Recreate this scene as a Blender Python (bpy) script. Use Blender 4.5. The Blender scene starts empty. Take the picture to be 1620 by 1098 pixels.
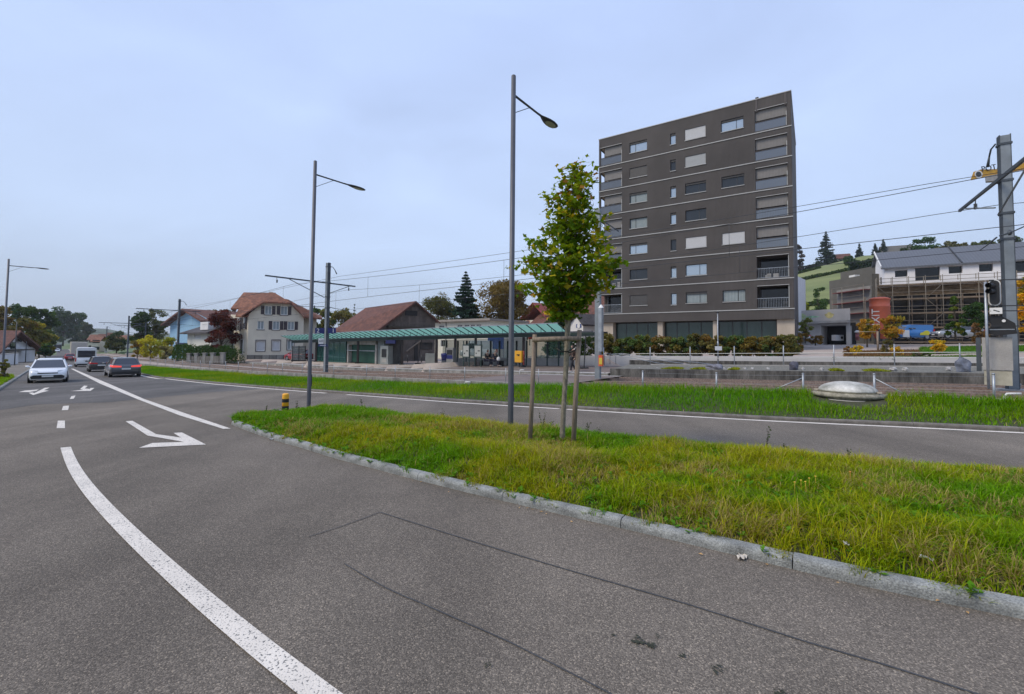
import bpy, bmesh, math, random
import numpy as np
from mathutils import Matrix, Vector
random.seed(7); RNG = np.random.default_rng(7)
SC = bpy.context.scene
COL = SC.collection
# ---------------- camera ----------------
FPX, CX, CY, WPX, HPX = 720.0, 808.2, 515.6, 1620.0, 1098.0
PITCH, ROLL, HCAM = 0.0407, 0.0091, 1.85
_f = Vector((0, math.cos(PITCH), math.sin(PITCH))); _u0 = Vector((0, -math.sin(PITCH), math.cos(PITCH))); _r0 = Vector((1, 0, 0))
_rt = _r0*math.cos(ROLL) + _u0*math.sin(ROLL); _up = -_r0*math.sin(ROLL) + _u0*math.cos(ROLL)
cam = bpy.data.cameras.new('camera'); camo = bpy.data.objects.new('camera', cam); COL.objects.link(camo)
camo.matrix_world = Matrix(((_rt.x, _up.x, -_f.x, 0), (_rt.y, _up.y, -_f.y, 0), (_rt.z, _up.z, -_f.z, HCAM), (0, 0, 0, 1)))
cam.sensor_width = 36; cam.lens = 36*FPX/WPX
cam.shift_x = (WPX/2-CX)/WPX; cam.shift_y = (CY-HPX/2)/WPX
cam.clip_start = .05; cam.clip_end = 12000
SC.camera = camo
# ---------------- world, sun, exposure ----------------
SUN_EL, SUN_AZ = math.radians(48), math.radians(250)   # soft light from behind the camera, left
w = bpy.data.worlds.new('World'); SC.world = w; w.use_nodes = True
N, L = w.node_tree.nodes, w.node_tree.links
N.clear()
out = N.new('ShaderNodeOutputWorld'); bg = N.new('ShaderNodeBackground'); sky = N.new('ShaderNodeTexSky')
sky.sky_type = 'NISHITA'; sky.sun_disc = False; sky.sun_elevation = SUN_EL; sky.sun_rotation = SUN_AZ
sky.air_density = 1.2; sky.dust_density = 2.0
mul = N.new('ShaderNodeVectorMath'); mul.operation = 'SCALE'; mul.inputs['Scale'].default_value = 1.0
L.new(sky.outputs[0], mul.inputs[0])
tc = N.new('ShaderNodeTexCoord'); sep = N.new('ShaderNodeSeparateXYZ'); L.new(tc.outputs['Generated'], sep.inputs[0])
ramp = N.new('ShaderNodeValToRGB'); e = ramp.color_ramp.elements
e[0].position = 0.0; e[0].color = (4.7, 5.6, 7.0, 1); e[1].position = .75; e[1].color = (5.7, 7.2, 11.3, 1)
e2 = ramp.color_ramp.elements.new(.22); e2.color = (5.9, 7.3, 10.0, 1)
L.new(sep.outputs['Z'], ramp.inputs[0])
mp = N.new('ShaderNodeMapping'); mp.inputs['Scale'].default_value = (1, 1, 2.6); L.new(tc.outputs['Generated'], mp.inputs[0])
nz = N.new('ShaderNodeTexNoise'); nz.inputs['Scale'].default_value = 1.7; nz.inputs['Detail'].default_value = 8; nz.inputs['Roughness'].default_value = .5
nz.inputs['Distortion'].default_value = .6; L.new(mp.outputs[0], nz.inputs['Vector'])
mr = N.new('ShaderNodeMapRange'); mr.inputs[1].default_value = .3; mr.inputs[2].default_value = .7; mr.inputs[3].default_value = .88; mr.inputs[4].default_value = 1.08
L.new(nz.outputs[0], mr.inputs[0])
cl = N.new('ShaderNodeVectorMath'); cl.operation = 'SCALE'; L.new(ramp.outputs[0], cl.inputs[0]); L.new(mr.outputs[0], cl.inputs['Scale'])
mx = N.new('ShaderNodeMix'); mx.data_type = 'RGBA'; mx.inputs['Factor'].default_value = .88
L.new(mul.outputs[0], mx.inputs[6]); L.new(cl.outputs[0], mx.inputs[7])
L.new(mx.outputs[2], bg.inputs['Color']); bg.inputs['Strength'].default_value = .10
L.new(bg.outputs[0], out.inputs['Surface'])
sun = bpy.data.lights.new('sun', 'SUN'); sun.energy = 2.3; sun.angle = math.radians(24); sun.color = (1, .87, .68)
suno = bpy.data.objects.new('sun', sun); COL.objects.link(suno)
sd = Vector((math.sin(SUN_AZ)*math.cos(SUN_EL), math.cos(SUN_AZ)*math.cos(SUN_EL), math.sin(SUN_EL)))
suno.rotation_euler = sd.to_track_quat('Z', 'Y').to_euler()
SC.view_settings.view_transform = 'Standard'; SC.view_settings.look = 'None'; SC.view_settings.exposure = 0.09; SC.view_settings.gamma = 1
# ---------------- projection helpers: a sight line of the photograph, a real distance ----------------
C0 = Vector((0, 0, HCAM))
def ray(px, py):
    return _rt*((px-CX)/FPX) + _f - _up*((py-CY)/FPX)
def P(px, py, Z): return C0 + ray(px, py)*Z
_n = _f*((558-CY)/FPX) + _up
GX, GY = -_n.x/_n.z, -_n.y/_n.z
def sstep(t, a, b):
    t = np.clip((t-a)/(b-a), 0, 1); return t*t*(3-2*t)
def Rz(x, y):      # road surface level: falls gently away, flattens far off
    p = GX*x + GY*y; k = .35; q = -2.75
    m = np.maximum(p, q); return m + k*np.log(np.exp((p-m)/k)+np.exp((q-m)/k))
_R00 = float(Rz(0., 0.))
def G(px, py, dz=0.0):
    d = ray(px, py); a, b = .3, 2500.
    for _ in range(50):
        m = (a*b)**.5; p = C0 + d*m
        if p.z > float(Rz(p.x, p.y)) + dz: a = m
        else: b = m
    return C0 + d*a
# ---------------- railway frame: s metres along the line from the near mast (leftwards), n metres away from the road ----------------
_cp = [(96, -33), (57.7, -5.5), (18.7, 17), (-16.2, 39.8), (-51, 70), (-88, 105), (-125, 140), (-200, 212), (-300, 309)]
def _cat():
    o = []
    for i in range(1, len(_cp)-2):
        p0, p1, p2, p3 = [np.array(c, float) for c in _cp[i-1:i+3]]
        for t in np.linspace(0, 1, 40, endpoint=False):
            o.append(.5*((2*p1)+(-p0+p2)*t+(2*p0-5*p1+4*p2-p3)*t*t+(-p0+3*p1-3*p2+p3)*t**3))
    return np.array(o)
RL = _cat(); _seg = np.linalg.norm(np.diff(RL, axis=0), axis=1); RS_ = np.concatenate([[0], np.cumsum(_seg)])
RS_ -= RS_[40]
_tan = np.gradient(RL, axis=0); _tan /= np.linalg.norm(_tan, axis=1)[:, None]
def rail(s, n=0.0):
    x = np.interp(s, RS_, RL[:, 0]); y = np.interp(s, RS_, RL[:, 1]); tx = np.interp(s, RS_, _tan[:, 0]); ty = np.interp(s, RS_, _tan[:, 1])
    return x + ty*n, y - tx*n      # normal pointing away from the road
def raildir(s):
    tx = np.interp(s, RS_, _tan[:, 0]); ty = np.interp(s, RS_, _tan[:, 1]); return float(tx), float(ty)
def inv_rail(x, y):
    x = np.asarray(x, float).ravel(); y = np.asarray(y, float).ravel()
    s = np.empty_like(x); n = np.empty_like(x)
    for a in range(0, len(x), 4000):
        dx = x[a:a+4000, None]-RL[None, :, 0]; dy = y[a:a+4000, None]-RL[None, :, 1]
        i = np.argmin(dx*dx+dy*dy, axis=1); r = np.arange(len(i))
        t = _tan[i]; ddx, ddy = dx[r, i], dy[r, i]
        s[a:a+4000] = RS_[i]+ddx*t[:, 0]+ddy*t[:, 1]; n[a:a+4000] = ddx*t[:, 1]-ddy*t[:, 0]
    return s, n
def SP(px, n):     # s at which offset n crosses image column px
    a, b = -30., 300.
    for _ in range(50):
        m = (a+b)/2; x, y = rail(m, n)
        v = Vector((x, y, 0))-C0; z = v.dot(_f); c = CX+FPX*v.dot(_rt)/z if z > .2 else 1e5
        if c > px: a = m
        else: b = m
    return a
def offs(s): return np.interp(s, [-45, 0, 17, 42, 60, 88, 139], [.42, .25, .12, .0, .15, .4, .5])
def offm(s): return np.interp(s, [-45, 0, 17, 42, 60, 88, 139], [.7, .5, .3, .12, .3, .5, .6])
def zmast(s, n=0.):
    x, y = rail(s, n); return Rz(x, y)+offm(s)
def zbed(s, n=0.):
    x, y = rail(s, n); return Rz(x, y)+offs(s)
def offp(s): return np.interp(s, [-45, 0, 13, 17, 42, 60, 88, 139], [1.1, .95, .8, .52, .40, .55, .78, .9])
def zplat(s, n):
    x, y = rail(s, n); return Rz(x, y)+offp(s)+np.clip((n-3.4)/3.2, 0, 1)*.3
def ddl(x, y): return -((x+23.4)*.716+(y-20.8)*.698)      # metres left of the road's left kerb
def zground(x, y):
    shp = np.shape(x); s, n = inv_rail(x, y); x = np.asarray(x, float).ravel(); y = np.asarray(y, float).ravel()
    R = Rz(x, y)
    right = 1-sstep(s, 22, 40)
    back = offp(s)+.28
    plaza = 1.45+.033*np.clip(n-11, 0, 130)
    low = -.9
    o = np.where(n < 3.6, low, 0)
    far = back*(1-right)+plaza*right
    near_right = np.where((n < 10.6), low, plaza)
    o = np.where(n >= 3.6, np.where(right > .5, near_right, far), o)
    o = np.where(n > 13, far, o)
    dl = ddl(x, y); o = np.where((dl > .3) & (n < 0), .08, o)
    r = np.hypot(x, y)
    return (R+o).reshape(shp)
# ---------------- mesh builder ----------------
def thing(name, label, cat, loc=(0, 0, 0), rotz=0.0, group=None, kind=None):
    o = bpy.data.objects.new(name, None); COL.objects.link(o); o.empty_display_size = .2
    o.location = loc; o.rotation_euler = (0, 0, rotz)
    if label: o['label'] = label
    if cat: o['category'] = cat
    if group: o['group'] = group
    if kind: o['kind'] = kind
    return o
def tag(o, label=None, cat=None, group=None, kind=None):
    if label: o['label'] = label
    if cat: o['category'] = cat
    if group: o['group'] = group
    if kind: o['kind'] = kind
    return o
def Tm(t): return Matrix.Translation(t.location) @ Matrix.Rotation(t.rotation_euler[2], 4, 'Z')
class MB:
    def __init__(s, world=None):
        s.v = []; s.f = []; s.m = []; s.M = Tm(world).inverted() if world is not None else None; s.mi = 0; s.sm = []; s.smooth = False
    def add(s, vs, fs):
        b = len(s.v)
        for p in vs:
            p = Vector(p)
            if s.M is not None: p = s.M @ p
            s.v.append(tuple(p))
        for f in fs: s.f.append(tuple(i+b for i in f)); s.m.append(s.mi); s.sm.append(s.smooth)
        return s
    def box(s, x0, y0, z0, x1, y1, z1, R=None):
        c = [(x0, y0, z0), (x1, y0, z0), (x1, y1, z0), (x0, y1, z0), (x0, y0, z1), (x1, y0, z1), (x1, y1, z1), (x0, y1, z1)]
        if R is not None: c = [R @ Vector(p) for p in c]
        return s.add(c, [(0, 3, 2, 1), (4, 5, 6, 7), (0, 1, 5, 4), (1, 2, 6, 5), (2, 3, 7, 6), (3, 0, 4, 7)])
    def bar(s, a, b, w, h=None, up=(0, 0, 1)):     # rectangular bar from a to b
        a, b = Vector(a), Vector(b); h = w if h is None else h
        d = (b-a).normalized(); u = Vector(up)
        if abs(d.dot(u)) > .98: u = Vector((1, 0, 0))
        x = d.cross(u).normalized(); z = x.cross(d).normalized()
        c = [a+x*i*w/2+z*j*h/2 for i, j in ((-1, -1), (1, -1), (1, 1), (-1, 1))]+[b+x*i*w/2+z*j*h/2 for i, j in ((-1, -1), (1, -1), (1, 1), (-1, 1))]
        return s.add(c, [(3, 2, 1, 0), (4, 5, 6, 7), (0, 1, 5, 4), (1, 2, 6, 5), (2, 3, 7, 6), (3, 0, 4, 7)])
    def tube(s, pts, r, n=8, cap=True, sx=1.0):
        pts = [Vector(p) for p in pts]; k = len(pts); rs = r if isinstance(r, (list, tuple)) else [r]*k
        vs = []; fs = []; pu = None
        for i, p in enumerate(pts):
            d = (pts[min(i+1, k-1)]-pts[max(i-1, 0)])
            d = d.normalized() if d.length > 1e-9 else Vector((0, 0, 1))
            if pu is None:
                u = Vector((0, 0, 1)) if abs(d.z) < .9 else Vector((1, 0, 0))
            else: u = pu
            x = d.cross(u).normalized(); u = x.cross(d).normalized(); pu = u
            for j in range(n):
                a = 2*math.pi*j/n; vs.append(p+x*math.cos(a)*rs[i]*sx+u*math.sin(a)*rs[i])
        for i in range(k-1):
            for j in range(n): fs.append((i*n+j, i*n+(j+1) % n, (i+1)*n+(j+1) % n, (i+1)*n+j))
        sm = s.smooth; s.smooth = True; s.add(vs, fs); b = len(s.v)-len(vs); s.smooth = sm
        if cap:
            s.f.append(tuple(b+j for j in reversed(range(n)))); s.m.append(s.mi); s.sm.append(False)
            s.f.append(tuple(b+(k-1)*n+j for j in range(n))); s.m.append(s.mi); s.sm.append(False)
        return s
    def lathe(s, prof, c=(0, 0, 0), n=16, cap=True, sx=1, sy=1):
        vs = []; fs = []; k = len(prof)
        for r, z in prof:
            for j in range(n):
                a = 2*math.pi*j/n; vs.append((c[0]+r*math.cos(a)*sx, c[1]+r*math.sin(a)*sy, c[2]+z))
        for i in range(k-1):
            for j in range(n): fs.append((i*n+j, i*n+(j+1) % n, (i+1)*n+(j+1) % n, (i+1)*n+j))
        sm = s.smooth; s.smooth = True; s.add(vs, fs); s.smooth = sm; b = len(s.v)-len(vs)
        if cap:
            s.f.append(tuple(b+j for j in reversed(range(n)))); s.m.append(s.mi); s.sm.append(False)
            s.f.append(tuple(b+(k-1)*n+j for j in range(n))); s.m.append(s.mi); s.sm.append(False)
        return s
    def ext(s, poly, a, b, axis='y'):   # extrude a 2-D polygon; axis y: polygon is (x,z); x: (y,z); z: (x,y)
        def mk(p, t): return (p[0], t, p[1]) if axis == 'y' else ((t, p[0], p[1]) if axis == 'x' else (p[0], p[1], t))
        k = len(poly); vs = [mk(p, a) for p in poly]+[mk(p, b) for p in poly]
        fs = [tuple(range(k)), tuple(reversed(range(k, 2*k)))]+[((i+1) % k, i, i+k, (i+1) % k+k) for i in range(k)]
        return s.add(vs, fs)
    def wall(s, u0, u1, w0, w1, holes=(), v=0.0, depth=.25):   # wall in the x-z plane with real openings and reveals
        us = sorted({u0, u1, *[min(max(h[i], u0), u1) for h in holes for i in (0, 1)]}); ws = sorted({w0, w1, *[min(max(h[i], w0), w1) for h in holes for i in (2, 3)]})
        for a, b in zip(us, us[1:]):
            for c, d in zip(ws, ws[1:]):
                mu, mw = (a+b)/2, (c+d)/2
                if any(h[0] < mu < h[1] and h[2] < mw < h[3] for h in holes): continue
                s.add([(a, v, c), (b, v, c), (b, v, d), (a, v, d)], [(0, 1, 2, 3)])
        for a, b, c, d in holes:
            e = v+depth
            s.add([(a, v, c), (b, v, c), (b, v, d), (a, v, d), (a, e, c), (b, e, c), (b, e, d), (a, e, d)], [(0, 4, 5, 1), (3, 2, 6, 7), (0, 3, 7, 4), (1, 5, 6, 2)])
        return s
    def build(s, name, mats, parent=None, bevel=0, fix=True):
        me = bpy.data.meshes.new(name); me.from_pydata(s.v, [], s.f)
        if not isinstance(mats, (list, tuple)): mats = [mats]
        for m in mats: me.materials.append(m)
        me.polygons.foreach_set('material_index', s.m); me.polygons.foreach_set('use_smooth', s.sm); me.update()
        if fix:
            bm = bmesh.new(); bm.from_mesh(me); bmesh.ops.recalc_face_normals(bm, faces=bm.faces); bm.to_mesh(me); bm.free()
        o = bpy.data.objects.new(name, me); COL.objects.link(o)
        if parent is not None: o.parent = parent
        if bevel:
            b = o.modifiers.new('bevel', 'BEVEL'); b.width = bevel; b.segments = 2; b.limit_method = 'ANGLE'; b.angle_limit = math.radians(40)
        return o
def rawmesh(name, V, F, mats, parent=None, col=None, k=4, midx=None, smooth=False):
    me = bpy.data.meshes.new(name); V = np.asarray(V, np.float32).reshape(-1, 3); F = np.asarray(F, np.int32).reshape(-1, k)
    me.vertices.add(len(V)); me.vertices.foreach_set('co', V.ravel())
    me.loops.add(F.size); me.loops.foreach_set('vertex_index', F.ravel())
    me.polygons.add(len(F)); me.polygons.foreach_set('loop_start', np.arange(0, F.size, k, dtype=np.int32)); me.polygons.foreach_set('loop_total', np.full(len(F), k, np.int32))
    if smooth: me.polygons.foreach_set('use_smooth', np.ones(len(F), bool))
    if not isinstance(mats, (list, tuple)): mats = [mats]
    for m in mats: me.materials.append(m)
    if midx is not None: me.polygons.foreach_set('material_index', np.asarray(midx, np.int32))
    if col is not None:
        a = me.color_attributes.new('Col', 'FLOAT_COLOR', 'POINT'); c = np.ones((len(V), 4), np.float32); c[:, :3] = col; a.data.foreach_set('color', c.ravel())
    me.update(calc_edges=True)
    o = bpy.data.objects.new(name, me); COL.objects.link(o)
    if parent is not None: o.parent = parent
    return o
def copy_tree(o, parent=None):
    c = o.copy(); COL.objects.link(c); c.parent = parent
    for ch in KIDS.get(o.name, []) or [x for x in o.children]: copy_tree(ch, c)
    return c
KIDS = {}
def grid(name, xs, ys, zf, m):
    X, Y = np.meshgrid(xs, ys); Z = zf(X, Y); V = np.stack([X, Y, Z], -1).reshape(-1, 3); nx, ny = len(xs), len(ys)
    i, j = np.meshgrid(np.arange(nx-1), np.arange(ny-1)); a = (j*nx+i).ravel(); F = np.stack([a, a+1, a+nx+1, a+nx], 1)
    return rawmesh(name, V, F, m, smooth=True)
# ---------------- materials ----------------
def mat(name, col, rough=.8, var=.12, scale=2.0, bump=0.0, bscale=60.0, metal=0.0, spec=None, stretch=None, var2=0.0, scale2=30.0, tint=None, coat=0.0):
    m = bpy.data.materials.new(name); m.use_nodes = True; n, l = m.node_tree.nodes, m.node_tree.links
    b = n['Principled BSDF']; b.inputs['Roughness'].default_value = rough; b.inputs['Metallic'].default_value = metal
    if spec is not None: b.inputs['Specular IOR Level'].default_value = spec
    if coat: b.inputs['Coat Weight'].default_value = coat; b.inputs['Coat Roughness'].default_value = .08
    tc = n.new('ShaderNodeTexCoord'); vec = tc.outputs['Object']
    if stretch:
        mp = n.new('ShaderNodeMapping'); mp.inputs['Scale'].default_value = stretch; l.new(vec, mp.inputs[0]); vec = mp.outputs[0]
    nz = n.new('ShaderNodeTexNoise'); nz.inputs['Scale'].default_value = scale; nz.inputs['Detail'].default_value = 6; nz.inputs['Roughness'].default_value = .6; l.new(vec, nz.inputs['Vector'])
    mr = n.new('ShaderNodeMapRange'); mr.inputs[1].default_value = .3; mr.inputs[2].default_value = .7; l.new(nz.outputs[0], mr.inputs[0])
    mx = n.new('ShaderNodeMix'); mx.data_type = 'RGBA'
    c = np.array(col, float); d = np.array(tint if tint is not None else c*(1-var*1.6), float); h = c*(1+var)
    mx.inputs[6].default_value = (*d, 1); mx.inputs[7].default_value = (*np.clip(h, 0, 1), 1); l.new(mr.outputs[0], mx.inputs[0])
    colout = mx.outputs[2]
    if var2:
        n2 = n.new('ShaderNodeTexNoise'); n2.inputs['Scale'].default_value = scale2; n2.inputs['Detail'].default_value = 3; l.new(vec, n2.inputs['Vector'])
        m2 = n.new('ShaderNodeMapRange'); m2.inputs[1].default_value = .3; m2.inputs[2].default_value = .7; m2.inputs[3].default_value = 1-var2; m2.inputs[4].default_value = 1+var2; l.new(n2.outputs[0], m2.inputs[0])
        vm = n.new('ShaderNodeVectorMath'); vm.operation = 'SCALE'; l.new(colout, vm.inputs[0]); l.new(m2.outputs[0], vm.inputs['Scale']); colout = vm.outputs[0]
    l.new(colout, b.inputs['Base Color'])
    if bump:
        n3 = n.new('ShaderNodeTexNoise'); n3.inputs['Scale'].default_value = bscale; n3.inputs['Detail'].default_value = 4; l.new(vec, n3.inputs['Vector'])
        bp = n.new('ShaderNodeBump'); bp.inputs['Strength'].default_value = bump; bp.inputs['Distance'].default_value = .02; l.new(n3.outputs[0], bp.inputs['Height']); l.new(bp.outputs[0], b.inputs['Normal'])
    return m
def wavemat(name, c1, c2, scale, axis='X', rough=.8, bump=.4, noise=.15, prof='SIN', metal=0, dist=0.03, nscale=3, ndist=0.0):
    m = mat(name, c1, rough, noise, nscale, metal=metal); n, l = m.node_tree.nodes, m.node_tree.links; b = n['Principled BSDF']
    tc = n.new('ShaderNodeTexCoord'); wv = n.new('ShaderNodeTexWave'); wv.bands_direction = axis; wv.wave_profile = prof
    wv.inputs['Scale'].default_value = scale; wv.inputs['Distortion'].default_value = ndist; l.new(tc.outputs['Object'], wv.inputs['Vector'])
    src = b.inputs['Base Color'].links[0].from_socket; mx = n.new('ShaderNodeMix'); mx.data_type = 'RGBA'
    l.new(wv.outputs['Fac'], mx.inputs[0]); l.new(src, mx.inputs[6]); mx.inputs[7].default_value = (*c2, 1); l.new(mx.outputs[2], b.inputs['Base Color'])
    if bump:
        bp = n.new('ShaderNodeBump'); bp.inputs['Strength'].default_value = bump; bp.inputs['Distance'].default_value = dist; l.new(wv.outputs['Fac'], bp.inputs['Height']); l.new(bp.outputs[0], b.inputs['Normal'])
    return m
def brickmat(name, c1, c2, mortar, scale=1.0, bw=.5, rh=.25, rough=.85, msize=.02, bump=.3, swap=None):
    m = bpy.data.materials.new(name); m.use_nodes = True; n, l = m.node_tree.nodes, m.node_tree.links; b = n['Principled BSDF']; b.inputs['Roughness'].default_value = rough
    tc = n.new('ShaderNodeTexCoord'); mp = n.new('ShaderNodeMapping'); l.new(tc.outputs['Object'], mp.inputs[0])
    if swap: mp.inputs['Rotation'].default_value = swap
    br = n.new('ShaderNodeTexBrick'); br.inputs['Scale'].default_value = scale; br.inputs['Brick Width'].default_value = bw; br.inputs['Row Height'].default_value = rh; br.inputs['Mortar Size'].default_value = msize
    br.inputs['Color1'].default_value = (*c1, 1); br.inputs['Color2'].default_value = (*c2, 1); br.inputs['Mortar'].default_value = (*mortar, 1); l.new(mp.outputs[0], br.inputs['Vector'])
    nz = n.new('ShaderNodeTexNoise'); nz.inputs['Scale'].default_value = 1.7; nz.inputs['Detail'].default_value = 7; l.new(tc.outputs['Object'], nz.inputs['Vector'])
    m2 = n.new('ShaderNodeMapRange'); m2.inputs[1].default_value = .3; m2.inputs[2].default_value = .7; m2.inputs[3].default_value = .7; m2.inputs[4].default_value = 1.25; l.new(nz.outputs[0], m2.inputs[0])
    vm = n.new('ShaderNodeVectorMath'); vm.operation = 'SCALE'; l.new(br.outputs[0], vm.inputs[0]); l.new(m2.outputs[0], vm.inputs['Scale']); l.new(vm.outputs[0], b.inputs['Base Color'])
    bp = n.new('ShaderNodeBump'); bp.inputs['Strength'].default_value = bump; bp.inputs['Distance'].default_value = .03; l.new(br.outputs['Fac'], bp.inputs['Height']); bp.invert = True; l.new(bp.outputs[0], b.inputs['Normal'])
    return m
def leafmat(name, trans=.3, rough=.55):
    m = bpy.data.materials.new(name); m.use_nodes = True; n, l = m.node_tree.nodes, m.node_tree.links; b = n['Principled BSDF']; b.inputs['Roughness'].default_value = rough; b.inputs['Specular IOR Level'].default_value = .05
    a = n.new('ShaderNodeAttribute'); a.attribute_name = 'Col'; l.new(a.outputs['Color'], b.inputs['Base Color'])
    t = n.new('ShaderNodeBsdfTranslucent'); g = n.new('ShaderNodeVectorMath'); g.operation = 'MULTIPLY'; g.inputs[1].default_value = (1.5, 1.35, .5); l.new(a.outputs['Color'], g.inputs[0]); l.new(g.outputs[0], t.inputs['Color'])
    ms = n.new('ShaderNodeMixShader'); ms.inputs[0].default_value = trans; l.new(b.outputs[0], ms.inputs[1]); l.new(t.outputs[0], ms.inputs[2]); l.new(ms.outputs[0], n['Material Output'].inputs[0])
    return m
def glassmat(name, col=(.02, .025, .03), rough=.04, spec=.6, alpha=None):
    m = bpy.data.materials.new(name); m.use_nodes = True; b = m.node_tree.nodes['Principled BSDF']; b.inputs['Base Color'].default_value = (*col, 1); b.inputs['Roughness'].default_value = rough; b.inputs['Specular IOR Level'].default_value = spec
    if alpha is not None: b.inputs['Alpha'].default_value = alpha
    return m
def flat(name, col, rough=.6, metal=0, emit=0):
    m = bpy.data.materials.new(name); m.use_nodes = True; b = m.node_tree.nodes['Principled BSDF']; b.inputs['Base Color'].default_value = (*col, 1); b.inputs['Roughness'].default_value = rough; b.inputs['Metallic'].default_value = metal
    if emit: b.inputs['Emission Color'].default_value = (*col, 1); b.inputs['Emission Strength'].default_value = emit
    return m
M = {}
def asphalt(name, base, warm):
    m = bpy.data.materials.new(name); m.use_nodes = True; n, l = m.node_tree.nodes, m.node_tree.links; b = n['Principled BSDF']; b.inputs['Roughness'].default_value = .88; b.inputs['Specular IOR Level'].default_value = .3
    tc = n.new('ShaderNodeTexCoord')
    vo = n.new('ShaderNodeTexVoronoi'); vo.inputs['Scale'].default_value = 125; l.new(tc.outputs['Object'], vo.inputs['Vector'])
    hs = n.new('ShaderNodeSeparateColor'); l.new(vo.outputs['Color'], hs.inputs[0])
    r1 = n.new('ShaderNodeValToRGB'); e = r1.color_ramp.elements; e[0].position = 0; e[0].color = (base[0]*.55, base[1]*.55, base[2]*.56, 1); e[1].position = 1; e[1].color = (base[0]*2.2, base[1]*2.15, base[2]*2.05, 1)
    for p, k in ((.35, .8), (.7, 1.05), (.92, 1.5)):
        q = r1.color_ramp.elements.new(p); q.color = (base[0]*k, base[1]*k, base[2]*k, 1)
    l.new(hs.outputs[0], r1.inputs[0])
    n2 = n.new('ShaderNodeTexNoise'); n2.inputs['Scale'].default_value = .35; n2.inputs['Detail'].default_value = 8; n2.inputs['Roughness'].default_value = .65; l.new(tc.outputs['Object'], n2.inputs['Vector'])
    m2 = n.new('ShaderNodeMapRange'); m2.inputs[1].default_value = .32; m2.inputs[2].default_value = .68; m2.inputs[3].default_value = .78; m2.inputs[4].default_value = 1.17; l.new(n2.outputs[0], m2.inputs[0])
    # wear along the wheel tracks, following the lanes
    mp = n.new('ShaderNodeMapping'); mp.inputs['Rotation'].default_value = (0, 0, math.radians(-46)); mp.inputs['Scale'].default_value = (.55, .03, 1); l.new(tc.outputs['Object'], mp.inputs[0])
    n4 = n.new('ShaderNodeTexNoise'); n4.inputs['Scale'].default_value = 1.4; n4.inputs['Detail'].default_value = 3; l.new(mp.outputs[0], n4.inputs['Vector'])
    m4 = n.new('ShaderNodeMapRange'); m4.inputs[1].default_value = .35; m4.inputs[2].default_value = .65; m4.inputs[3].default_value = .80; m4.inputs[4].default_value = 1.13; l.new(n4.outputs[0], m4.inputs[0])
    mm = n.new('ShaderNodeMath'); mm.operation = 'MULTIPLY'; l.new(m2.outputs[0], mm.inputs[0]); l.new(m4.outputs[0], mm.inputs[1])
    vm = n.new('ShaderNodeVectorMath'); vm.operation = 'SCALE'; l.new(r1.outputs[0], vm.inputs[0]); l.new(mm.outputs[0], vm.inputs['Scale'])
    wm = n.new('ShaderNodeVectorMath'); wm.operation = 'MULTIPLY'; wm.inputs[1].default_value = warm; l.new(vm.outputs[0], wm.inputs[0]); l.new(wm.outputs[0], b.inputs['Base Color'])
    bp = n.new('ShaderNodeBump'); bp.inputs['Strength'].default_value = .55; bp.inputs['Distance'].default_value = .008; l.new(vo.outputs['Distance'], bp.inputs['Height']); bp.invert = True; l.new(bp.outputs[0], b.inputs['Normal'])
    return m
M['asph'] = asphalt('asphalt_worn', (.148, .142, .134), (1.11, 1.0, .86))
M['asph2'] = asphalt('asphalt_newer', (.105, .105, .106), (1.06, 1.0, .93))
M['asph3'] = asphalt('asphalt_side', (.17, .165, .155), (1.08, 1, .88))
# white paint, worn through to the stone in small specks
def paintmat():
    m = mat('road_paint', (.68, .63, .55), .7, .08, 3); n, l = m.node_tree.nodes, m.node_tree.links; b = n['Principled BSDF']
    tc = n.new('ShaderNodeTexCoord'); vo = n.new('ShaderNodeTexVoronoi'); vo.inputs['Scale'].default_value = 75; l.new(tc.outputs['Object'], vo.inputs['Vector'])
    nn = n.new('ShaderNodeTexNoise'); nn.inputs['Scale'].default_value = 60; l.new(tc.outputs['Object'], nn.inputs['Vector'])
    ad = n.new('ShaderNodeMath'); ad.operation = 'ADD'; l.new(vo.outputs['Distance'], ad.inputs[0]); l.new(nn.outputs[0], ad.inputs[1])
    rm = n.new('ShaderNodeMapRange'); rm.inputs[1].default_value = 1.17; rm.inputs[2].default_value = 1.36; l.new(ad.outputs[0], rm.inputs[0])
    src = b.inputs['Base Color'].links[0].from_socket; mx = n.new('ShaderNodeMix'); mx.data_type = 'RGBA'; l.new(rm.outputs[0], mx.inputs[0]); l.new(src, mx.inputs[6]); mx.inputs[7].default_value = (.14, .14, .135, 1); l.new(mx.outputs[2], b.inputs['Base Color'])
    bp = n.new('ShaderNodeBump'); bp.inputs['Strength'].default_value = .4; bp.inputs['Distance'].default_value = .006; l.new(vo.outputs['Distance'], bp.inputs['Height']); bp.invert = True; l.new(bp.outputs[0], b.inputs['Normal'])
    return m
M['paint'] = paintmat()
M['tar'] = mat('tar_seam', (.055, .055, .055), .7, .2, 8)
M['kerb'] = mat('kerb_granite', (.255, .265, .25), .85, .3, 4, .5, 70, var2=.38, scale2=80)
M['kerb2'] = mat('kerb_old', (.17, .155, .135), .9, .25, 5, .4, 60, var2=.15, scale2=60)
M['conc'] = mat('concrete', (.36, .35, .33), .9, .12, 1.2, .3, 40, var2=.08, scale2=25)
M['concd'] = mat('concrete_stained', (.115, .11, .10), .92, .5, 1.6, .35, 40, stretch=(1.6, 1.6, .35), var2=.25, scale2=14)
M['concl'] = mat('concrete_light', (.50, .49, .48), .85, .08, .8, .2, 40)
M['soil'] = mat('soil', (.05, .052, .02), .95, .3, 6, .6, 30)
M['ballast'] = mat('ballast', (.36, .30, .265), .95, .3, 10, 1.0, 28, var2=.35, scale2=26)
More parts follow.
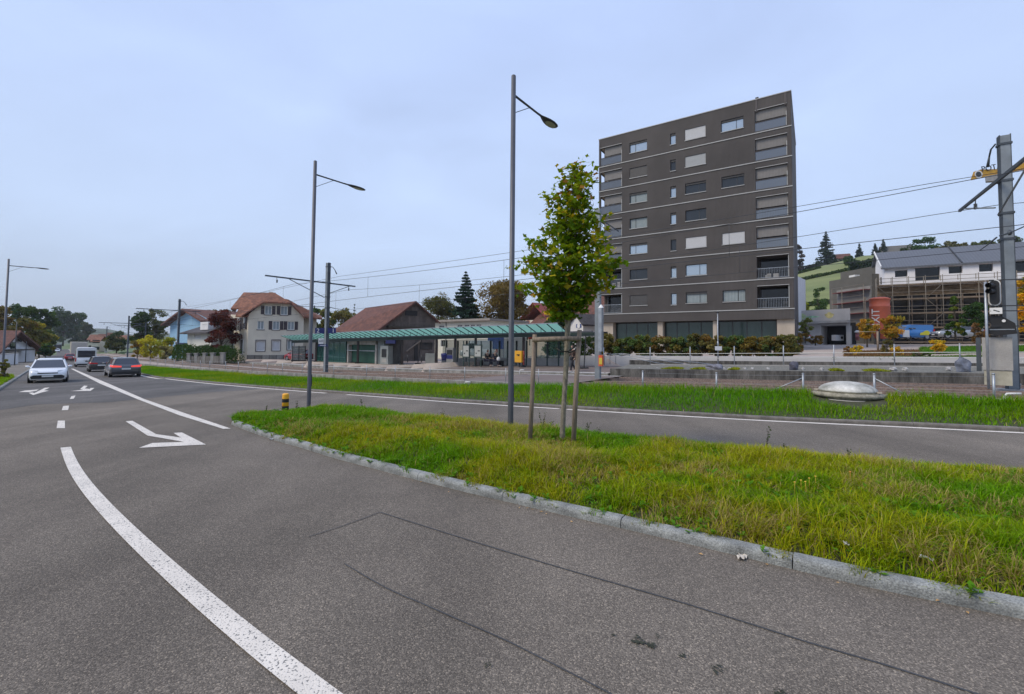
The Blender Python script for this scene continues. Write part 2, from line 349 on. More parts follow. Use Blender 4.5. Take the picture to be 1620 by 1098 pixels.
M['rust'] = mat('rusty_steel', (.24, .18, .15), .7, .3, 12)
M['railtop'] = flat('rail_head', (.42, .41, .40), .3, .9)
M['plat'] = mat('platform_paving', (.17, .135, .12), .88, .15, .8, .2, 30, var2=.1, scale2=9)
M['lampgrey'] = mat('lamp_steel', (.095, .10, .115), .5, .1, 3, metal=.35)
M['lampdark'] = mat('lamp_dark', (.045, .05, .055), .5, .1, 3, metal=.3)
M['galv'] = mat('galvanised', (.36, .39, .42), .45, .15, 5, metal=.6)
M['mast'] = mat('mast_steel', (.23, .26, .28), .6, .15, 2, metal=.3)
M['mastd'] = mat('mast_steel_dark', (.07, .085, .10), .6, .15, 2, metal=.3)
M['wire'] = flat('wire_dark', (.05, .055, .065), .6, .3)
M['black'] = flat('black_paint', (.012, .012, .013), .5)
M['dark'] = mat('dark_metal', (.03, .032, .034), .5, .1, 3)
M['glass'] = glassmat('window_glass')
M['glassg'] = glassmat('shop_glass', (.018, .045, .035), .05, .6)
M['white'] = mat('white_paint', (.72, .72, .70), .6, .05, 2)
M['wood'] = mat('stake_wood', (.26, .205, .155), .9, .3, 3, .6, 25, stretch=(9, 9, .8), var2=.2, scale2=18)
M['bark'] = mat('bark', (.26, .23, .17), .95, .35, 9, .6, 22, stretch=(3, 3, 1), var2=.2, scale2=20)
M['barkd'] = mat('bark_dark', (.09, .075, .055), .95, .3, 6, .6, 22, stretch=(3, 3, .6))
M['leaf'] = leafmat('leaves', .33); M['grass'] = leafmat('grass_blades', .30, .6); M['needle'] = leafmat('needles', .12, .7)
# ================= ground, road, verges, railway =================
def cat_path(pts, step=.5):
    p = np.array([(q[0], q[1]) for q in pts], float)
    p = np.vstack([2*p[0]-p[1], p, 2*p[-1]-p[-2]]); o = []
    for i in range(1, len(p)-2):
        k = max(2, int(np.linalg.norm(p[i+1]-p[i])/step))
        for t in np.linspace(0, 1, k, endpoint=False):
            o.append(.5*((2*p[i])+(-p[i-1]+p[i+1])*t+(2*p[i-1]-5*p[i]+4*p[i+1]-p[i+2])*t*t+(-p[i-1]+3*p[i]-3*p[i+1]+p[i+2])*t**3))
    o.append(p[-2]); return np.array(o)
def sweep(mb, path, prof, zf=None, closed=False):     # prof: (offset to the right of travel, height)
    zf = zf or Rz; path = np.asarray(path); d = np.gradient(path, axis=0); d /= np.linalg.norm(d, axis=1)[:, None]; nr = np.stack([d[:, 1], -d[:, 0]], 1)
    vs = []; k = len(prof)
    for (x, y), (a, b) in zip(path, nr):
        for o, h in prof:
            X, Y = x+a*o, y+b*o; vs.append((X, Y, float(zf(X, Y))+h))
    fs = [(i*k+j, i*k+j+1, (i+1)*k+j+1, (i+1)*k+j) for i in range(len(path)-1) for j in range(k-1)]
    if closed and k > 2: fs += [(i*k+k-1, i*k, (i+1)*k, (i+1)*k+k-1) for i in range(len(path)-1)]+[tuple(range(k)), tuple(reversed(range((len(path)-1)*k, len(path)*k)))]
    return mb.add(vs, fs)
def rsweep(mb, s0, s1, ds, prof, zf, closed=False):
    S = np.linspace(s0, s1, max(2, int(abs(s1-s0)/ds)+1)); k = len(prof); vs = []
    for s in S:
        for n, h in prof:
            x, y = rail(s, n); vs.append((float(x), float(y), float(zf(s, n))+h))
    fs = [(i*k+j, i*k+j+1, (i+1)*k+j+1, (i+1)*k+j) for i in range(len(S)-1) for j in range(k-1)]
    if closed: fs += [(i*k+k-1, i*k, (i+1)*k, (i+1)*k+k-1) for i in range(len(S)-1)]+[tuple(range(k)), tuple(reversed(range((len(S)-1)*k, len(S)*k)))]
    return mb.add(vs, fs)
def poly_sheet(name, pts, dz, m, parent=None):
    from mathutils.geometry import tessellate_polygon
    V = [Vector((p[0], p[1], float(Rz(p[0], p[1]))+dz)) for p in pts]
    mb = MB(); mb.add(V, [tuple(t) for t in tessellate_polygon([V])]); return mb.build(name, m, parent)
def px2(*pts): return [tuple(G(a, b))[:2] for a, b in pts]
def z1(l): return [(a/4.05, 560+b/4.05) for a, b in l]

# terrain reaching the horizon (polar sheet) ------------------------------------------------
M['earth'] = mat('forecourt_ground', (.37, .31, .265), .9, .1, .5, .15, 20, var2=.08, scale2=5)
def gradground():
    m = M['earth']; n, l = m.node_tree.nodes, m.node_tree.links; b = n['Principled BSDF']
    ge = n.new('ShaderNodeNewGeometry'); vl = n.new('ShaderNodeVectorMath'); vl.operation = 'LENGTH'; l.new(ge.outputs['Position'], vl.inputs[0])
    nz = n.new('ShaderNodeTexNoise'); nz.inputs['Scale'].default_value = .02; l.new(ge.outputs['Position'], nz.inputs['Vector'])
    mu = n.new('ShaderNodeMath'); mu.operation = 'MULTIPLY_ADD'; mu.inputs[1].default_value = 90; l.new(nz.outputs[0], mu.inputs[0]); l.new(vl.outputs['Value'], mu.inputs[2])
    mr = n.new('ShaderNodeMapRange'); mr.inputs[1].default_value = 165; mr.inputs[2].default_value = 190; l.new(mu.outputs[0], mr.inputs[0])
    src = b.inputs['Base Color'].links[0].from_socket; mx = n.new('ShaderNodeMix'); mx.data_type = 'RGBA'; l.new(mr.outputs[0], mx.inputs[0]); l.new(src, mx.inputs[6]); mx.inputs[7].default_value = (.09, .13, .045, 1); l.new(mx.outputs[2], b.inputs['Base Color'])
gradground()
r_ = np.concatenate([[0], np.geomspace(1.5, 200, 120), np.geomspace(215, 6000, 26)]); a_ = np.linspace(0, 2*math.pi, 241)
R2, A2 = np.meshgrid(r_, a_, indexing='ij'); X2, Y2 = R2*np.sin(A2), R2*np.cos(A2); Z2 = zground(X2, Y2)
V = np.stack([X2, Y2, Z2], -1).reshape(-1, 3); nx = len(a_); i, j = np.meshgrid(np.arange(len(r_)-1), np.arange(nx-1), indexing='ij'); a = (i*nx+j).ravel()
g = rawmesh('ground', V, np.stack([a, a+1, a+nx+1, a+nx], 1), M['earth'], smooth=False); tag(g, kind='structure')
# meadow hill behind the building site, wooded ridge far off
M['meadow'] = mat('meadow', (.165, .18, .065), .95, .22, .018, .2, 2, stretch=(.35, .35, 6), tint=(.10, .14, .045), var2=.12, scale2=.12)
M['wood_far'] = mat('far_woodland', (.085, .11, .075), .95, .4, .03, .6, .2, var2=.4, scale2=.15)
def hillz(x, y):
    az = np.degrees(np.arctan2(x, y)); r = np.hypot(x, y)
    top = np.interp(az, [8, 18, 26, 32, 38, 44, 50, 70, 90], [6, 20, 30, 41, 47, 45, 44, 44, 40])
    z = 1.2+top*sstep(r, 125, 300)+.0*r
    z = z+1.2*np.sin(r/13.0+az*.12)*sstep(r, 150, 190)*.35
    return z-(8*sstep(r, 700, 1500))
def polar(name, r0, r1, nr, a0, a1, na, zf, m, smooth=True):
    R, A = np.meshgrid(np.geomspace(r0, r1, nr), np.radians(np.linspace(a0, a1, na)), indexing='ij'); X, Y = R*np.sin(A), R*np.cos(A)
    V = np.stack([X, Y, zf(X, Y)], -1).reshape(-1, 3); i, j = np.meshgrid(np.arange(nr-1), np.arange(na-1), indexing='ij'); a = (i*na+j).ravel()
    return tag(rawmesh(name, V, np.stack([a, a+1, a+na+1, a+na], 1), m, smooth=smooth), kind='structure')
polar('hill', 118, 1500, 70, 8, 100, 90, hillz, M['meadow'])
polar('distant_hill', 650, 2600, 30, -75, 22, 120, lambda x, y: -4+(np.interp(np.degrees(np.arctan2(x, y)), [-75, -55, -45, -38, -25, -10, 0, 5, 10, 22], [5, 16, 22, 22, 30, 40, 55, 100, 125, 70])+5*np.sin(np.arctan2(x, y)*31)+3*np.sin(np.arctan2(x, y)*77+1))*sstep(np.hypot(x, y), 640, 1100), M['wood_far'])

# road ---------------------------------------------------------------------------------------
L0 = np.array([-23.4, 20.8]); LD = np.array([-.7055, .7087]); LN = np.array([.7087, .7055])
def lpt(t, w=0.): return L0+LD*t+LN*w
kl = px2((1620, 684.5), (1400, 674), (1200, 664.7), (1000, 653.5), (886, 646.5), (804, 641.6), (720, 636.4), (640, 630.5), (548, 624), (476, 618.8), (381.5, 611.2), (321, 605.6), (269, 599.7), (222.5, 593.3))
ext0 = np.array(kl[0])-(np.array(kl[1])-np.array(kl[0]))*np.array([1, 1])
kdir = (np.array(kl[0])-np.array(kl[1])); kdir /= np.linalg.norm(kdir)
right_pts = [tuple(np.array(kl[0])+kdir*k) for k in (30, 14)]+kl+[tuple(lpt(80, 6.5)), tuple(lpt(130, 6.3)), tuple(lpt(200, 6.3)), tuple(lpt(300, 6.3))]
RP = cat_path(right_pts, .8)             # right-hand edge line of the road
LP = np.array([lpt(t) for t in np.arange(-40, 300, 1.5)])
def road_grid():
    xs = np.concatenate([np.arange(-60, 46, 2.0)]); ys = np.arange(-16, 62, 2.0)
    mb = MB(); K = 26
    # rows from the left edge to the right edge, matched by distance along the road
    rows = []
    for t in np.concatenate([np.arange(-46, 60, 1.0), np.arange(60, 300, 4.0)]):
        a = lpt(t, -.02); d = LN
        # cut of the right edge by this row
        q = (RP-a)@LD; i = np.argmin(np.abs(q)+ (np.abs((RP-a)@LN) > 60)*99); wdt = float((RP[i]-a)@LN)
        rows.append((a, max(6.2, min(wdt+.45, 48)) if t < 40 else max(6.2, wdt+.45)))
    vs = []
    for a, wd in rows:
        for j in range(K): p = a+LN*wd*j/(K-1); vs.append((p[0], p[1], float(Rz(p[0], p[1]))))
    fs = [(i*K+j, i*K+j+1, (i+1)*K+j+1, (i+1)*K+j) for i in range(len(rows)-1) for j in range(K-1)]
    mb.add(vs, fs); return tag(mb.build('road', M['asph']), kind='structure')
road_grid()
# the newer, darker surface further down the road
bnd = px2((-60, 652), (0, 649), (59, 640), (173, 636.5), (247, 629), (330, 621), (400, 616.5))
far_r = [tuple(p) for p in RP if (p-np.array(bnd[-1]))@LD > 0 and (p-L0)@LD < 290]
far_l = [tuple(lpt(t, .02)) for t in np.arange(290, -6, -5)]
def strip2(name, A, B, dz, m, kind='structure', n=120):
    def rs(P_, n):
        P_ = np.asarray(P_, float); d = np.concatenate([[0], np.cumsum(np.linalg.norm(np.diff(P_, axis=0), axis=1))]); u = np.linspace(0, 1, n)**1.3*d[-1]
        return np.stack([np.interp(u, d, P_[:, 0]), np.interp(u, d, P_[:, 1])], 1)
    A, B = rs(A, n), rs(B, n); mb = MB(); vs = []
    for a, b in zip(A, B):
        for t in (0, .33, .67, 1): p = a*(1-t)+b*t; vs.append((p[0], p[1], float(Rz(p[0], p[1]))+dz))
    mb.add(vs, [(i*4+j, i*4+j+1, i*4+j+5, i*4+j+4) for i in range(n-1) for j in range(3)])
    o = mb.build(name, m); tag(o, kind=kind); return o
mbp = MB()
from mathutils.geometry import tessellate_polygon
# near wedge of it, then the long strip
cut = 16.0
near_poly = bnd+[tuple(p) for p in RP if (p-np.array(bnd[-1]))@LD > 0.2 and (p-L0)@LD < cut]
near_poly = near_poly+[tuple(lpt(cut, 6.7)), tuple(lpt(cut, .02)), tuple(lpt(2, .02))]
Vp = [Vector((p[0], p[1], float(Rz(p[0], p[1]))+.005)) for p in near_poly]
mbp.add(Vp, [tuple(t) for t in tessellate_polygon([Vp])]); tag(mbp.build('road_resurfaced', M['asph2']), kind='structure')
ts = np.concatenate([np.arange(cut, 80, 2.), np.arange(80, 298, 6.)])
strip2('road_far', [lpt(t, .02) for t in ts], [RP[np.argmin(np.abs((RP-L0)@LD-t)+(((RP-L0)@LN) > 12)*99)] for t in ts], .005, M['asph2'])

# painted lines
def line_from_edges(name, a, b, dz=.009):
    mb = MB(); A = px2(*a); B = px2(*b); n = min(len(A), len(B)); vs = []
    for i in range(n):
        for p in (A[i], B[i]): vs.append((p[0], p[1], float(Rz(*p))+dz))
    mb.add(vs, [(2*i, 2*i+1, 2*i+3, 2*i+2) for i in range(n-1)]); return tag(mb.build(name, M['paint']), kind='structure')
def line_poly(name, pts, dz=.009): return tag(poly_sheet(name, px2(*pts), dz, M['paint']), kind='structure')
line_from_edges('road_marking_line', [(112, 583.5), (158, 607), (217, 631.6), (284, 657.5), (353, 679)], [(116, 583.5), (171.5, 607), (228, 631.6), (295, 655), (365, 678.5)])
cl_ = [(95.6, 709), (98.8, 720.5), (111, 750), (133.3, 784.7), (151, 803), (172.8, 830), (207.4, 866.7), (281.5, 937), (370, 1016.7), (468.5, 1098), (560, 1170)]
cr_ = [(112.3, 707.4), (118.5, 723), (133, 747.7), (158, 777.3), (178, 800), (205, 829), (248, 864), (333, 937), (426, 1015), (537, 1096), (640, 1168)]
def smooth_edge(e, n=60):
    c = cat_path(px2(*e), .2); d = np.concatenate([[0], np.cumsum(np.linalg.norm(np.diff(c, axis=0), axis=1))]); u = np.linspace(0, d[-1], n); q = np.stack([np.interp(u, d, c[:, 0]), np.interp(u, d, c[:, 1])], 1); return np.stack([np.polyval(np.polyfit(u, q[:, j], 5), u) for j in (0, 1)], 1)
A_, B_ = smooth_edge(cl_), smooth_edge(cr_); mb = MB(); vs = []
for p, q in zip(A_, B_):
    for r in (p, q): vs.append((r[0], r[1], float(Rz(*r))+.009))
mb.add(vs, [(2*i, 2*i+1, 2*i+3, 2*i+2) for i in range(59)]); tag(mb.build('road_marking_curve', M['paint']), kind='structure')
for q in ([(91.6, 666), (102.7, 666), (102.7, 678), (89.4, 678)], [(100, 642.7), (109.4, 642), (107.7, 649), (97.5, 649.4)], [(113, 627), (119.5, 626), (116.5, 631), (110.4, 631.6)]):
    line_poly('road_marking_dash', q)
line_poly('road_marking_arrow', z1([(805, 433), (848, 430), (1000, 516), (1158, 538), (1112, 508), (1165, 505), (1320, 583), (890, 604), (975, 573), (1178, 566), (945, 525)]))
z0 = lambda l: [(a/4.575, 400+b/4.575) for a, b in l]
line_poly('road_marking_arrow', z0([(510, 1002), (600, 992), (580, 987), (608, 962), (635, 964), (613, 983), (652, 986), (655, 979), (684, 979), (655, 1000)]))
line_poly('road_marking_arrow', z0([(135, 1009), (180, 998), (280, 990), (262, 1000), (210, 1009)]))
line_poly('road_marking_arrow', z0([(207, 1014), (236, 1012), (248, 1017), (325, 978), (360, 976), (318, 996), (355, 999), (300, 1012), (240, 1031)]))
# right edge line with its gaps, following the kerb
def seg_path(pth, x0, x1):
    r = []
    for p in pth:
        v = Vector((p[0], p[1], float(Rz(*p))))-C0; z = v.dot(_f)
        c = CX+FPX*v.dot(_rt)/z if z > .5 else (1e5 if v.dot(_rt) > 0 else -1e5)
        if x0 <= c <= x1: r.append(p)
    return np.array(r)
RPf = cat_path(right_pts, .15)
for x0, x1 in ((896, 99999), (548, 888), (100, 520)):
    sp = seg_path(RPf, x0, x1); mb = MB(); sweep(mb, sp, [(-.0, .009), (-.20, .009)] if True else None); tag(mb.build('road_marking_edge', M['paint']), kind='structure')
# tar seams and marks
def seam(pts, wd=.012):
    mb = MB(); sweep(mb, cat_path(px2(*pts), .3), [(-wd*.6, .008), (wd*.6, .008)]); return tag(mb.build('road_seam', M['tar']), kind='structure')
seam([(601, 811), (760, 861), (900, 903), (1088, 957), (1277, 1017), (1400, 1053), (1560, 1104), (1700, 1150)], .011)
seam([(601, 811), (550, 830), (488, 850)], .010)
seam([(545, 893), (610, 931), (663, 954), (740, 988), (810, 1019), (960, 1096), (1060, 1150)], .009)
mb = MB()
for cx_, cy_, r in ((1008, 1012, .05), (1020, 1018, .04), (1034, 1022, .035), (970, 1005, .018), (1040, 1005, .02), (1080, 1036, .025), (1128, 1056, .04), (770, 1051, .02), (1230, 1094, .03), (1136, 1058, .02)):
    for q_ in range(9):
        p = G(cx_, cy_, .008+.0004*q_); k = 9; r2 = r*random.uniform(.12, .42); p = p+Vector((random.gauss(0, r*.6), random.gauss(0, r*.5), 0)); vs = [(p.x, p.y, p.z)]+[(p.x+math.cos(2*math.pi*i/k)*r2*random.uniform(.4, 1.3), p.y+math.sin(2*math.pi*i/k)*r2*random.uniform(.4, 1.2), p.z) for i in range(k)]
        mb.add(vs, [(0, 1+i, 1+(i+1) % k) for i in range(k)])
tag(mb.build('road_stain', mat('moss_stain', (.035, .04, .025), .95, .3, 30)), kind='structure')

# kerb stones -------------------------------------------------------------------------------
def kerb(name, path, w_, h, m, side=1, stone=1.55, gap=.009, sink=.05):
    d = np.concatenate([[0], np.cumsum(np.linalg.norm(np.diff(path, axis=0), axis=1))]); tot = d[-1]; mb = MB(); s = 0
    while s < tot-.3:
        e = min(s+stone, tot); u = np.linspace(s, e-gap, max(3, int((e-s)/.35))); pp = np.stack([np.interp(u, d, path[:, 0]), np.interp(u, d, path[:, 1])], 1)
        jz = random.uniform(-.004, .004)
        pr = [(0, -sink), (0, h-.05+jz), (.006, h-.028+jz), (.020, h-.010+jz), (.045, h+jz), (w_, h+.003+jz), (w_, -sink)]
        sweep(mb, pp, [(side*o, z) for o, z in pr], closed=True); s = e
    return tag(mb.build(name, m), kind='structure')
isl_near = px2((366, 672), (392, 682), (437, 697.5), (478, 709), (527, 724.5), (582, 739), (634, 753), (686, 766), (748, 781.5), (824, 799), (900, 817), (975.6, 834), (1078, 858), (1184, 883.5), (1300, 912), (1433, 942), (1620, 980))
d_ = np.array(isl_near[-1])-np.array(isl_near[-2]); d_ /= np.linalg.norm(d_)
isl_near += [tuple(np.array(isl_near[-1])+d_*k) for k in (2, 5)]
isl_far = px2((367, 665.5), (380, 660), (410, 656.5), (444, 653.5), (526, 650), (599, 653.5), (651, 663), (720, 670), (789, 678), (913, 688.7), (1040, 702.7), (1167, 716), (1344, 735), (1620, 754.6))
d_ = np.array(isl_far[-1])-np.array(isl_far[-2]); d_ /= np.linalg.norm(d_)
isl_far += [tuple(np.array(isl_far[-1])+d_*k) for k in (2, 5)]
IN, IF = cat_path(isl_near, .25), cat_path(isl_far, .25)
kerb('kerb_island_near', IN, .125, .098, M['kerb'], side=-1)
kerb('kerb_island_far', IF, .12, .09, M['kerb2'], side=1)
from mathutils.geometry import intersect_point_line
ISL = np.vstack([IN, IF[::-1]])
def in_poly(x, y, poly):
    x = np.asarray(x); y = np.asarray(y); c = np.zeros(x.shape, bool); X, Y = poly[:, 0], poly[:, 1]; j = len(poly)-1
    for i in range(len(poly)):
        t = ((Y[i] > y) != (Y[j] > y)) & (x < (X[j]-X[i])*(y-Y[i])/(Y[j]-Y[i]+1e-12)+X[i]); c ^= t; j = i
    return c
def dist_path(x, y, path):
    out = np.full(x.shape, 1e9)
    for i in range(len(path)): out = np.minimum(out, np.hypot(x-path[i, 0], y-path[i, 1]))
    return out
def isl_z(x, y):
    d = np.minimum(dist_path(x, y, IN[::2]), dist_path(x, y, IF[::2])); return Rz(x, y)+.045+.14*sstep(d, 0, 1.2)+.025*np.sin(x*2.1+y)*np.cos(y*1.7-x*.6)*sstep(d, .1, 1.0)
def area_mesh(name, poly, zf, m, st=.3):
    x0, y0 = poly.min(0)-st; x1, y1 = poly.max(0)+st; xs = np.arange(x0, x1, st); ys = np.arange(y0, y1, st); X, Y = np.meshgrid(xs, ys); ins = in_poly(X, Y, poly)
    Z = zf(X.ravel(), Y.ravel()).reshape(X.shape); nx = len(xs); F = []
    for j in range(len(ys)-1):
        for i in range(nx-1):
            if ins[j, i] and ins[j, i+1] and ins[j+1, i+1] and ins[j+1, i]: a = j*nx+i; F.append((a, a+1, a+nx+1, a+nx))
    V = np.stack([X, Y, Z], -1).reshape(-1, 3); used = np.unique(np.array(F)); mp = -np.ones(len(V), int); mp[used] = np.arange(len(used))
    return tag(rawmesh(name, V[used], mp[np.array(F)], m, smooth=True), kind='structure')
area_mesh('island_ground', ISL, lambda x, y: isl_z(x, y), M['soil'], .12)

# grass ----------------------------------------------------------------------------------
def vnoise(x, y, sc, seed=0):
    r = np.random.default_rng(seed); g = r.random((64, 64)); X = x*sc+100; Y = y*sc+100; xi = np.floor(X).astype(int); yi = np.floor(Y).astype(int); fx = X-xi; fy = Y-yi; fx = fx*fx*(3-2*fx); fy = fy*fy*(3-2*fy)
    q = lambda a, b: g[a % 64, b % 64]
    return q(xi, yi)*(1-fx)*(1-fy)+q(xi+1, yi)*fx*(1-fy)+q(xi, yi+1)*(1-fx)*fy+q(xi+1, yi+1)*fx*fy
def blades(name, pos, h, wd, lean, az, col, segs=3, label=None, curl=1.0):
    n = len(pos); dx, dy = np.cos(az), np.sin(az); px_, py_ = -dy, dx; k = segs+1; V = np.zeros((n, k, 2, 3), np.float32); C = np.zeros((n, k, 2, 3), np.float32)
    for i in range(k):
        t = i/segs; hor = lean*(t**1.8)*h; ver = h*t*(1-.35*curl*lean*t*t); ww = wd*(1-t)**.7*.5+.0006
        for s_, sg in ((0, -1), (1, 1)):
            V[:, i, s_, 0] = pos[:, 0]+dx*hor+px_*ww*sg; V[:, i, s_, 1] = pos[:, 1]+dy*hor+py_*ww*sg; V[:, i, s_, 2] = pos[:, 2]+ver
        C[:, i, :, :] = col[:, None, :]
    b = (np.arange(n)*k*2)[:, None, None]; q = np.array([[2*i, 2*i+1, 2*i+3, 2*i+2] for i in range(segs)])[None]; F = (b+q).reshape(-1, 4)
    return tag(rawmesh(name, V.reshape(-1, 3), F, M['grass'], col=C.reshape(-1, 3)), label, 'grass', kind='stuff')
def scatter(poly, dens, zf, clump=10, spread=.055, dmax=None):
    x0, y0 = poly.min(0); x1, y1 = poly.max(0); n = int((x1-x0)*(y1-y0)*dens/clump); x = RNG.uniform(x0, x1, n); y = RNG.uniform(y0, y1, n)
    d = np.hypot(x, y); keep = in_poly(x, y, poly) & (RNG.random(n) < np.clip((7.0/np.maximum(d, 1))**.9, .22, 1)); x, y = x[keep], y[keep]
    cl = np.arange(len(x)); x = np.repeat(x, clump); y = np.repeat(y, clump); cl = np.repeat(cl, clump); a = RNG.uniform(0, 2*np.pi, len(x)); r = spread*np.sqrt(RNG.random(len(x))); cx, cy = x.copy(), y.copy(); x = x+np.cos(a)*r; y = y+np.sin(a)*r
    k = in_poly(x, y, poly); return x[k], y[k], a[k], cl[k], cx[k], cy[k]
def grasscol(n, patch, straw, rng, lush=1.0):
    g1 = np.array([.100, .255, .003]); g2 = np.array([.245, .325, .004]); g3 = np.array([.39, .33, .012]); st = np.array([.44, .36, .13])
    c = g1[None]*(1-patch[:, None])+g2[None]*patch[:, None]; yy = np.clip(patch*1.6-.75, 0, 1)[:, None]*rng.random(n)[:, None]; c = c*(1-yy)+g3*yy
    s = rng.random(n) < straw; c[s] = st*rng.uniform(.6, 1.1, s.sum())[:, None]; return c*rng.uniform(.62, 1.35, n)[:, None]*lush
x, y, a, cl, cx, cy = scatter(ISL, 2900, None, 11, .06)
keepk = (dist_path(x, y, IN[::2]) > .155) & (dist_path(x, y, IF[::2]) > .09)
x, y, a, cl = x[keepk], y[keepk], a[keepk], cl[keepk]
n = len(x); rr = np.random.default_rng(3)
pn = .62*vnoise(x, y, .55, 1)+.38*vnoise(x, y, 1.9, 2); pn = np.clip((pn-.3)*2.3+.14*(x-1.0)/6, 0, 1); clr = rr.random(cl.max()+1)[cl]; pn = np.clip(pn+(clr-.5)*.45, 0, 1)
edge = np.minimum(dist_path(x, y, IN[::3]), 1.0)
hh = (.045+.095*vnoise(x, y, 1.3, 5)+.05*vnoise(x, y, 4, 6))*rr.uniform(.55, 1.25, n)*(.75+.5*clr)
dist = np.hypot(x, y)
_bp = G(451, 657.5); _q = np.hypot(x-_bp.x*.985, y-_bp.y*.985); hh = hh*np.clip((_q-.12)/.95, .10, 1)*np.clip(dist_path(x, y, IN[::2])*2.2, .45, 1)
pos = np.stack([x, y, isl_z(x, y)+.004], 1)
straw = np.clip(.03+.34*(vnoise(x, y, 1.1, 9) > .62)+.10*pn, 0, .5)
col_ = grasscol(n, pn, 0, rr); st_ = rr.random(n) < straw; col_[st_] = np.array([.42, .33, .12])*rr.uniform(.6, 1.1, st_.sum())[:, None]
az = np.where(rr.random(n) < .75, a, rr.uniform(0, 6.28, n))
blades('grass_island', pos, hh*1.22, np.clip(.0048+.0006*dist, .005, .016)*rr.uniform(.7, 1.3, n), rr.uniform(.25, 1.25, n), az, col_, 3, 'tall mixed green and yellowish grass growing on the kerbed traffic island')
# broad-leaved weeds and clover low in the island grass
def rosettes(name, poly, n, zf, rng, label, cols=((.07, .20, .01), (.12, .27, .015)), size=(.03, .075)):
    x0, y0 = poly.min(0); x1, y1 = poly.max(0); x = rng.uniform(x0, x1, n*3); y = rng.uniform(y0, y1, n*3); k = in_poly(x, y, poly); x, y = x[k][:n], y[k][:n]; kk = 7
    x = np.repeat(x, kk); y = np.repeat(y, kk); m_ = len(x); a = rng.uniform(0, 6.28, m_); L_ = rng.uniform(*size, m_); z = zf(x, y)+rng.uniform(.02, .07, m_)
    dx, dy = np.cos(a), np.sin(a); w2 = L_*.32; up = rng.uniform(.1, .7, m_)*L_
    V = np.stack([np.stack([x, y, z], 1), np.stack([x+dx*L_*.5-dy*w2, y+dy*L_*.5+dx*w2, z+up*.7], 1), np.stack([x+dx*L_, y+dy*L_, z+up], 1), np.stack([x+dx*L_*.5+dy*w2, y+dy*L_*.5-dx*w2, z+up*.7], 1)], 1)
    c = np.array(cols[0])[None]+(np.array(cols[1])-np.array(cols[0]))[None]*rng.random(m_)[:, None]; C = np.repeat(c[:, None], 4, 1)
    return tag(rawmesh(name, V.reshape(-1, 3), np.arange(m_*4).reshape(-1, 4), M['grass'], col=C.reshape(-1, 3)), label, 'weeds', kind='stuff')
rosettes('weeds_island', ISL, 2600, lambda x, y: isl_z(x, y), np.random.default_rng(11), 'low broad leaved weeds and clover among the island grass')

# verge between road and railway -----------------------------------------------------------
KP = []                                         # foot of the kerb on the far side of the road
dR = np.gradient(RPf, axis=0); dR /= np.linalg.norm(dR, axis=1)[:, None]; nR = np.stack([dR[:, 1], -dR[:, 0]], 1)
KPath = (RPf+nR*.12)[::4]
sK, nK = inv_rail(KPath[:, 0], KPath[:, 1]); okk = (sK < 150); KPath = KPath[okk]; sK = sK[okk]; nK = nK[okk]
kerb('kerb_railway_side', KPath, .12, .10, M['kerb2'], side=1, stone=2.0)
def verge_top(s, f):       # f 0 at the kerb, 1 at the railway edge
    return .07*(1-f)+f*np.interp(s, [-60, 10, 16, 22, 40, 150], [.54, .50, .40, .22, .16, .20])
VN = np.interp
mb = MB(); K = 9; vs = []
for (x_, y_), s_, n_ in zip(KPath, sK, nK):
    nend = -5.7
    for j in range(K):
        f = j/(K-1); nn = n_+.1+(nend-n_-.1)*f; X_, Y_ = rail(s_, nn); vs.append((float(X_), float(Y_), float(Rz(X_, Y_))+float(verge_top(s_, f))))
mb.add(vs, [(i*K+j, i*K+j+1, (i+1)*K+j+1, (i+1)*K+j) for i in range(len(sK)-1) for j in range(K-1)]); tag(mb.build('verge_ground', M['soil']), kind='structure')
def verge_grass(name, smin, smax, dens, label, seed, hgt):
    rg = np.random.default_rng(seed); n = int(dens*(smax-smin)); s = rg.uniform(smin, smax, n); ok = RNG.random(n) < np.clip(1.3-np.abs(s-8)*.012, .45, 1); s = s[ok]; f = rg.random(len(s))*1.0
    nk = np.interp(s, sK, nK) if sK[0] < sK[-1] else np.interp(s, sK[::-1], nK[::-1])
    nn = nk+.16+(-5.75-nk-.16)*f; x, y = rail(s, nn); z = Rz(x, y)+verge_top(s, f)-.01; _s = SP(1341, -6.0); _dx, _dy = rail(_s, -6.0); _k = (np.hypot(x-_dx, y-_dy) > 1.0) & (np.hypot(x-_dx*.955, y-_dy*.955) > .95); x, y, z, f, s = x[_k], y[_k], z[_k], f[_k], s[_k]; n = len(x); cl = vnoise(x, y, 3.5, seed+1)
    h = (.09+.17*vnoise(x, y, .8, seed)+.13*cl)*rg.uniform(.55, 1.2, n)*hgt*(.45+.55*np.clip(f*3.2, 0, 1))
    p = np.clip(1.1*vnoise(x, y, .45, 4+seed)-.30+.3*rg.random(n)-.05+.35*(f > .72)*rg.random(n), 0, 1); h = h*np.where((s < 17) & (f > .6), 1.3, 1.0); c = grasscol(n, p, .02+.0*f, rg, 1.0)
    c = c*np.array([.86, .98, .8])
    return blades(name, np.stack([x, y, z], 1), h, rg.uniform(.010, .020, n), rg.uniform(.2, 1.1, n), rg.uniform(0, 6.28, n), c, 2, label)
verge_grass('grass_verge', -40, 75, 1500, 'long bright green grass on the verge between road and railway', 21, .86)
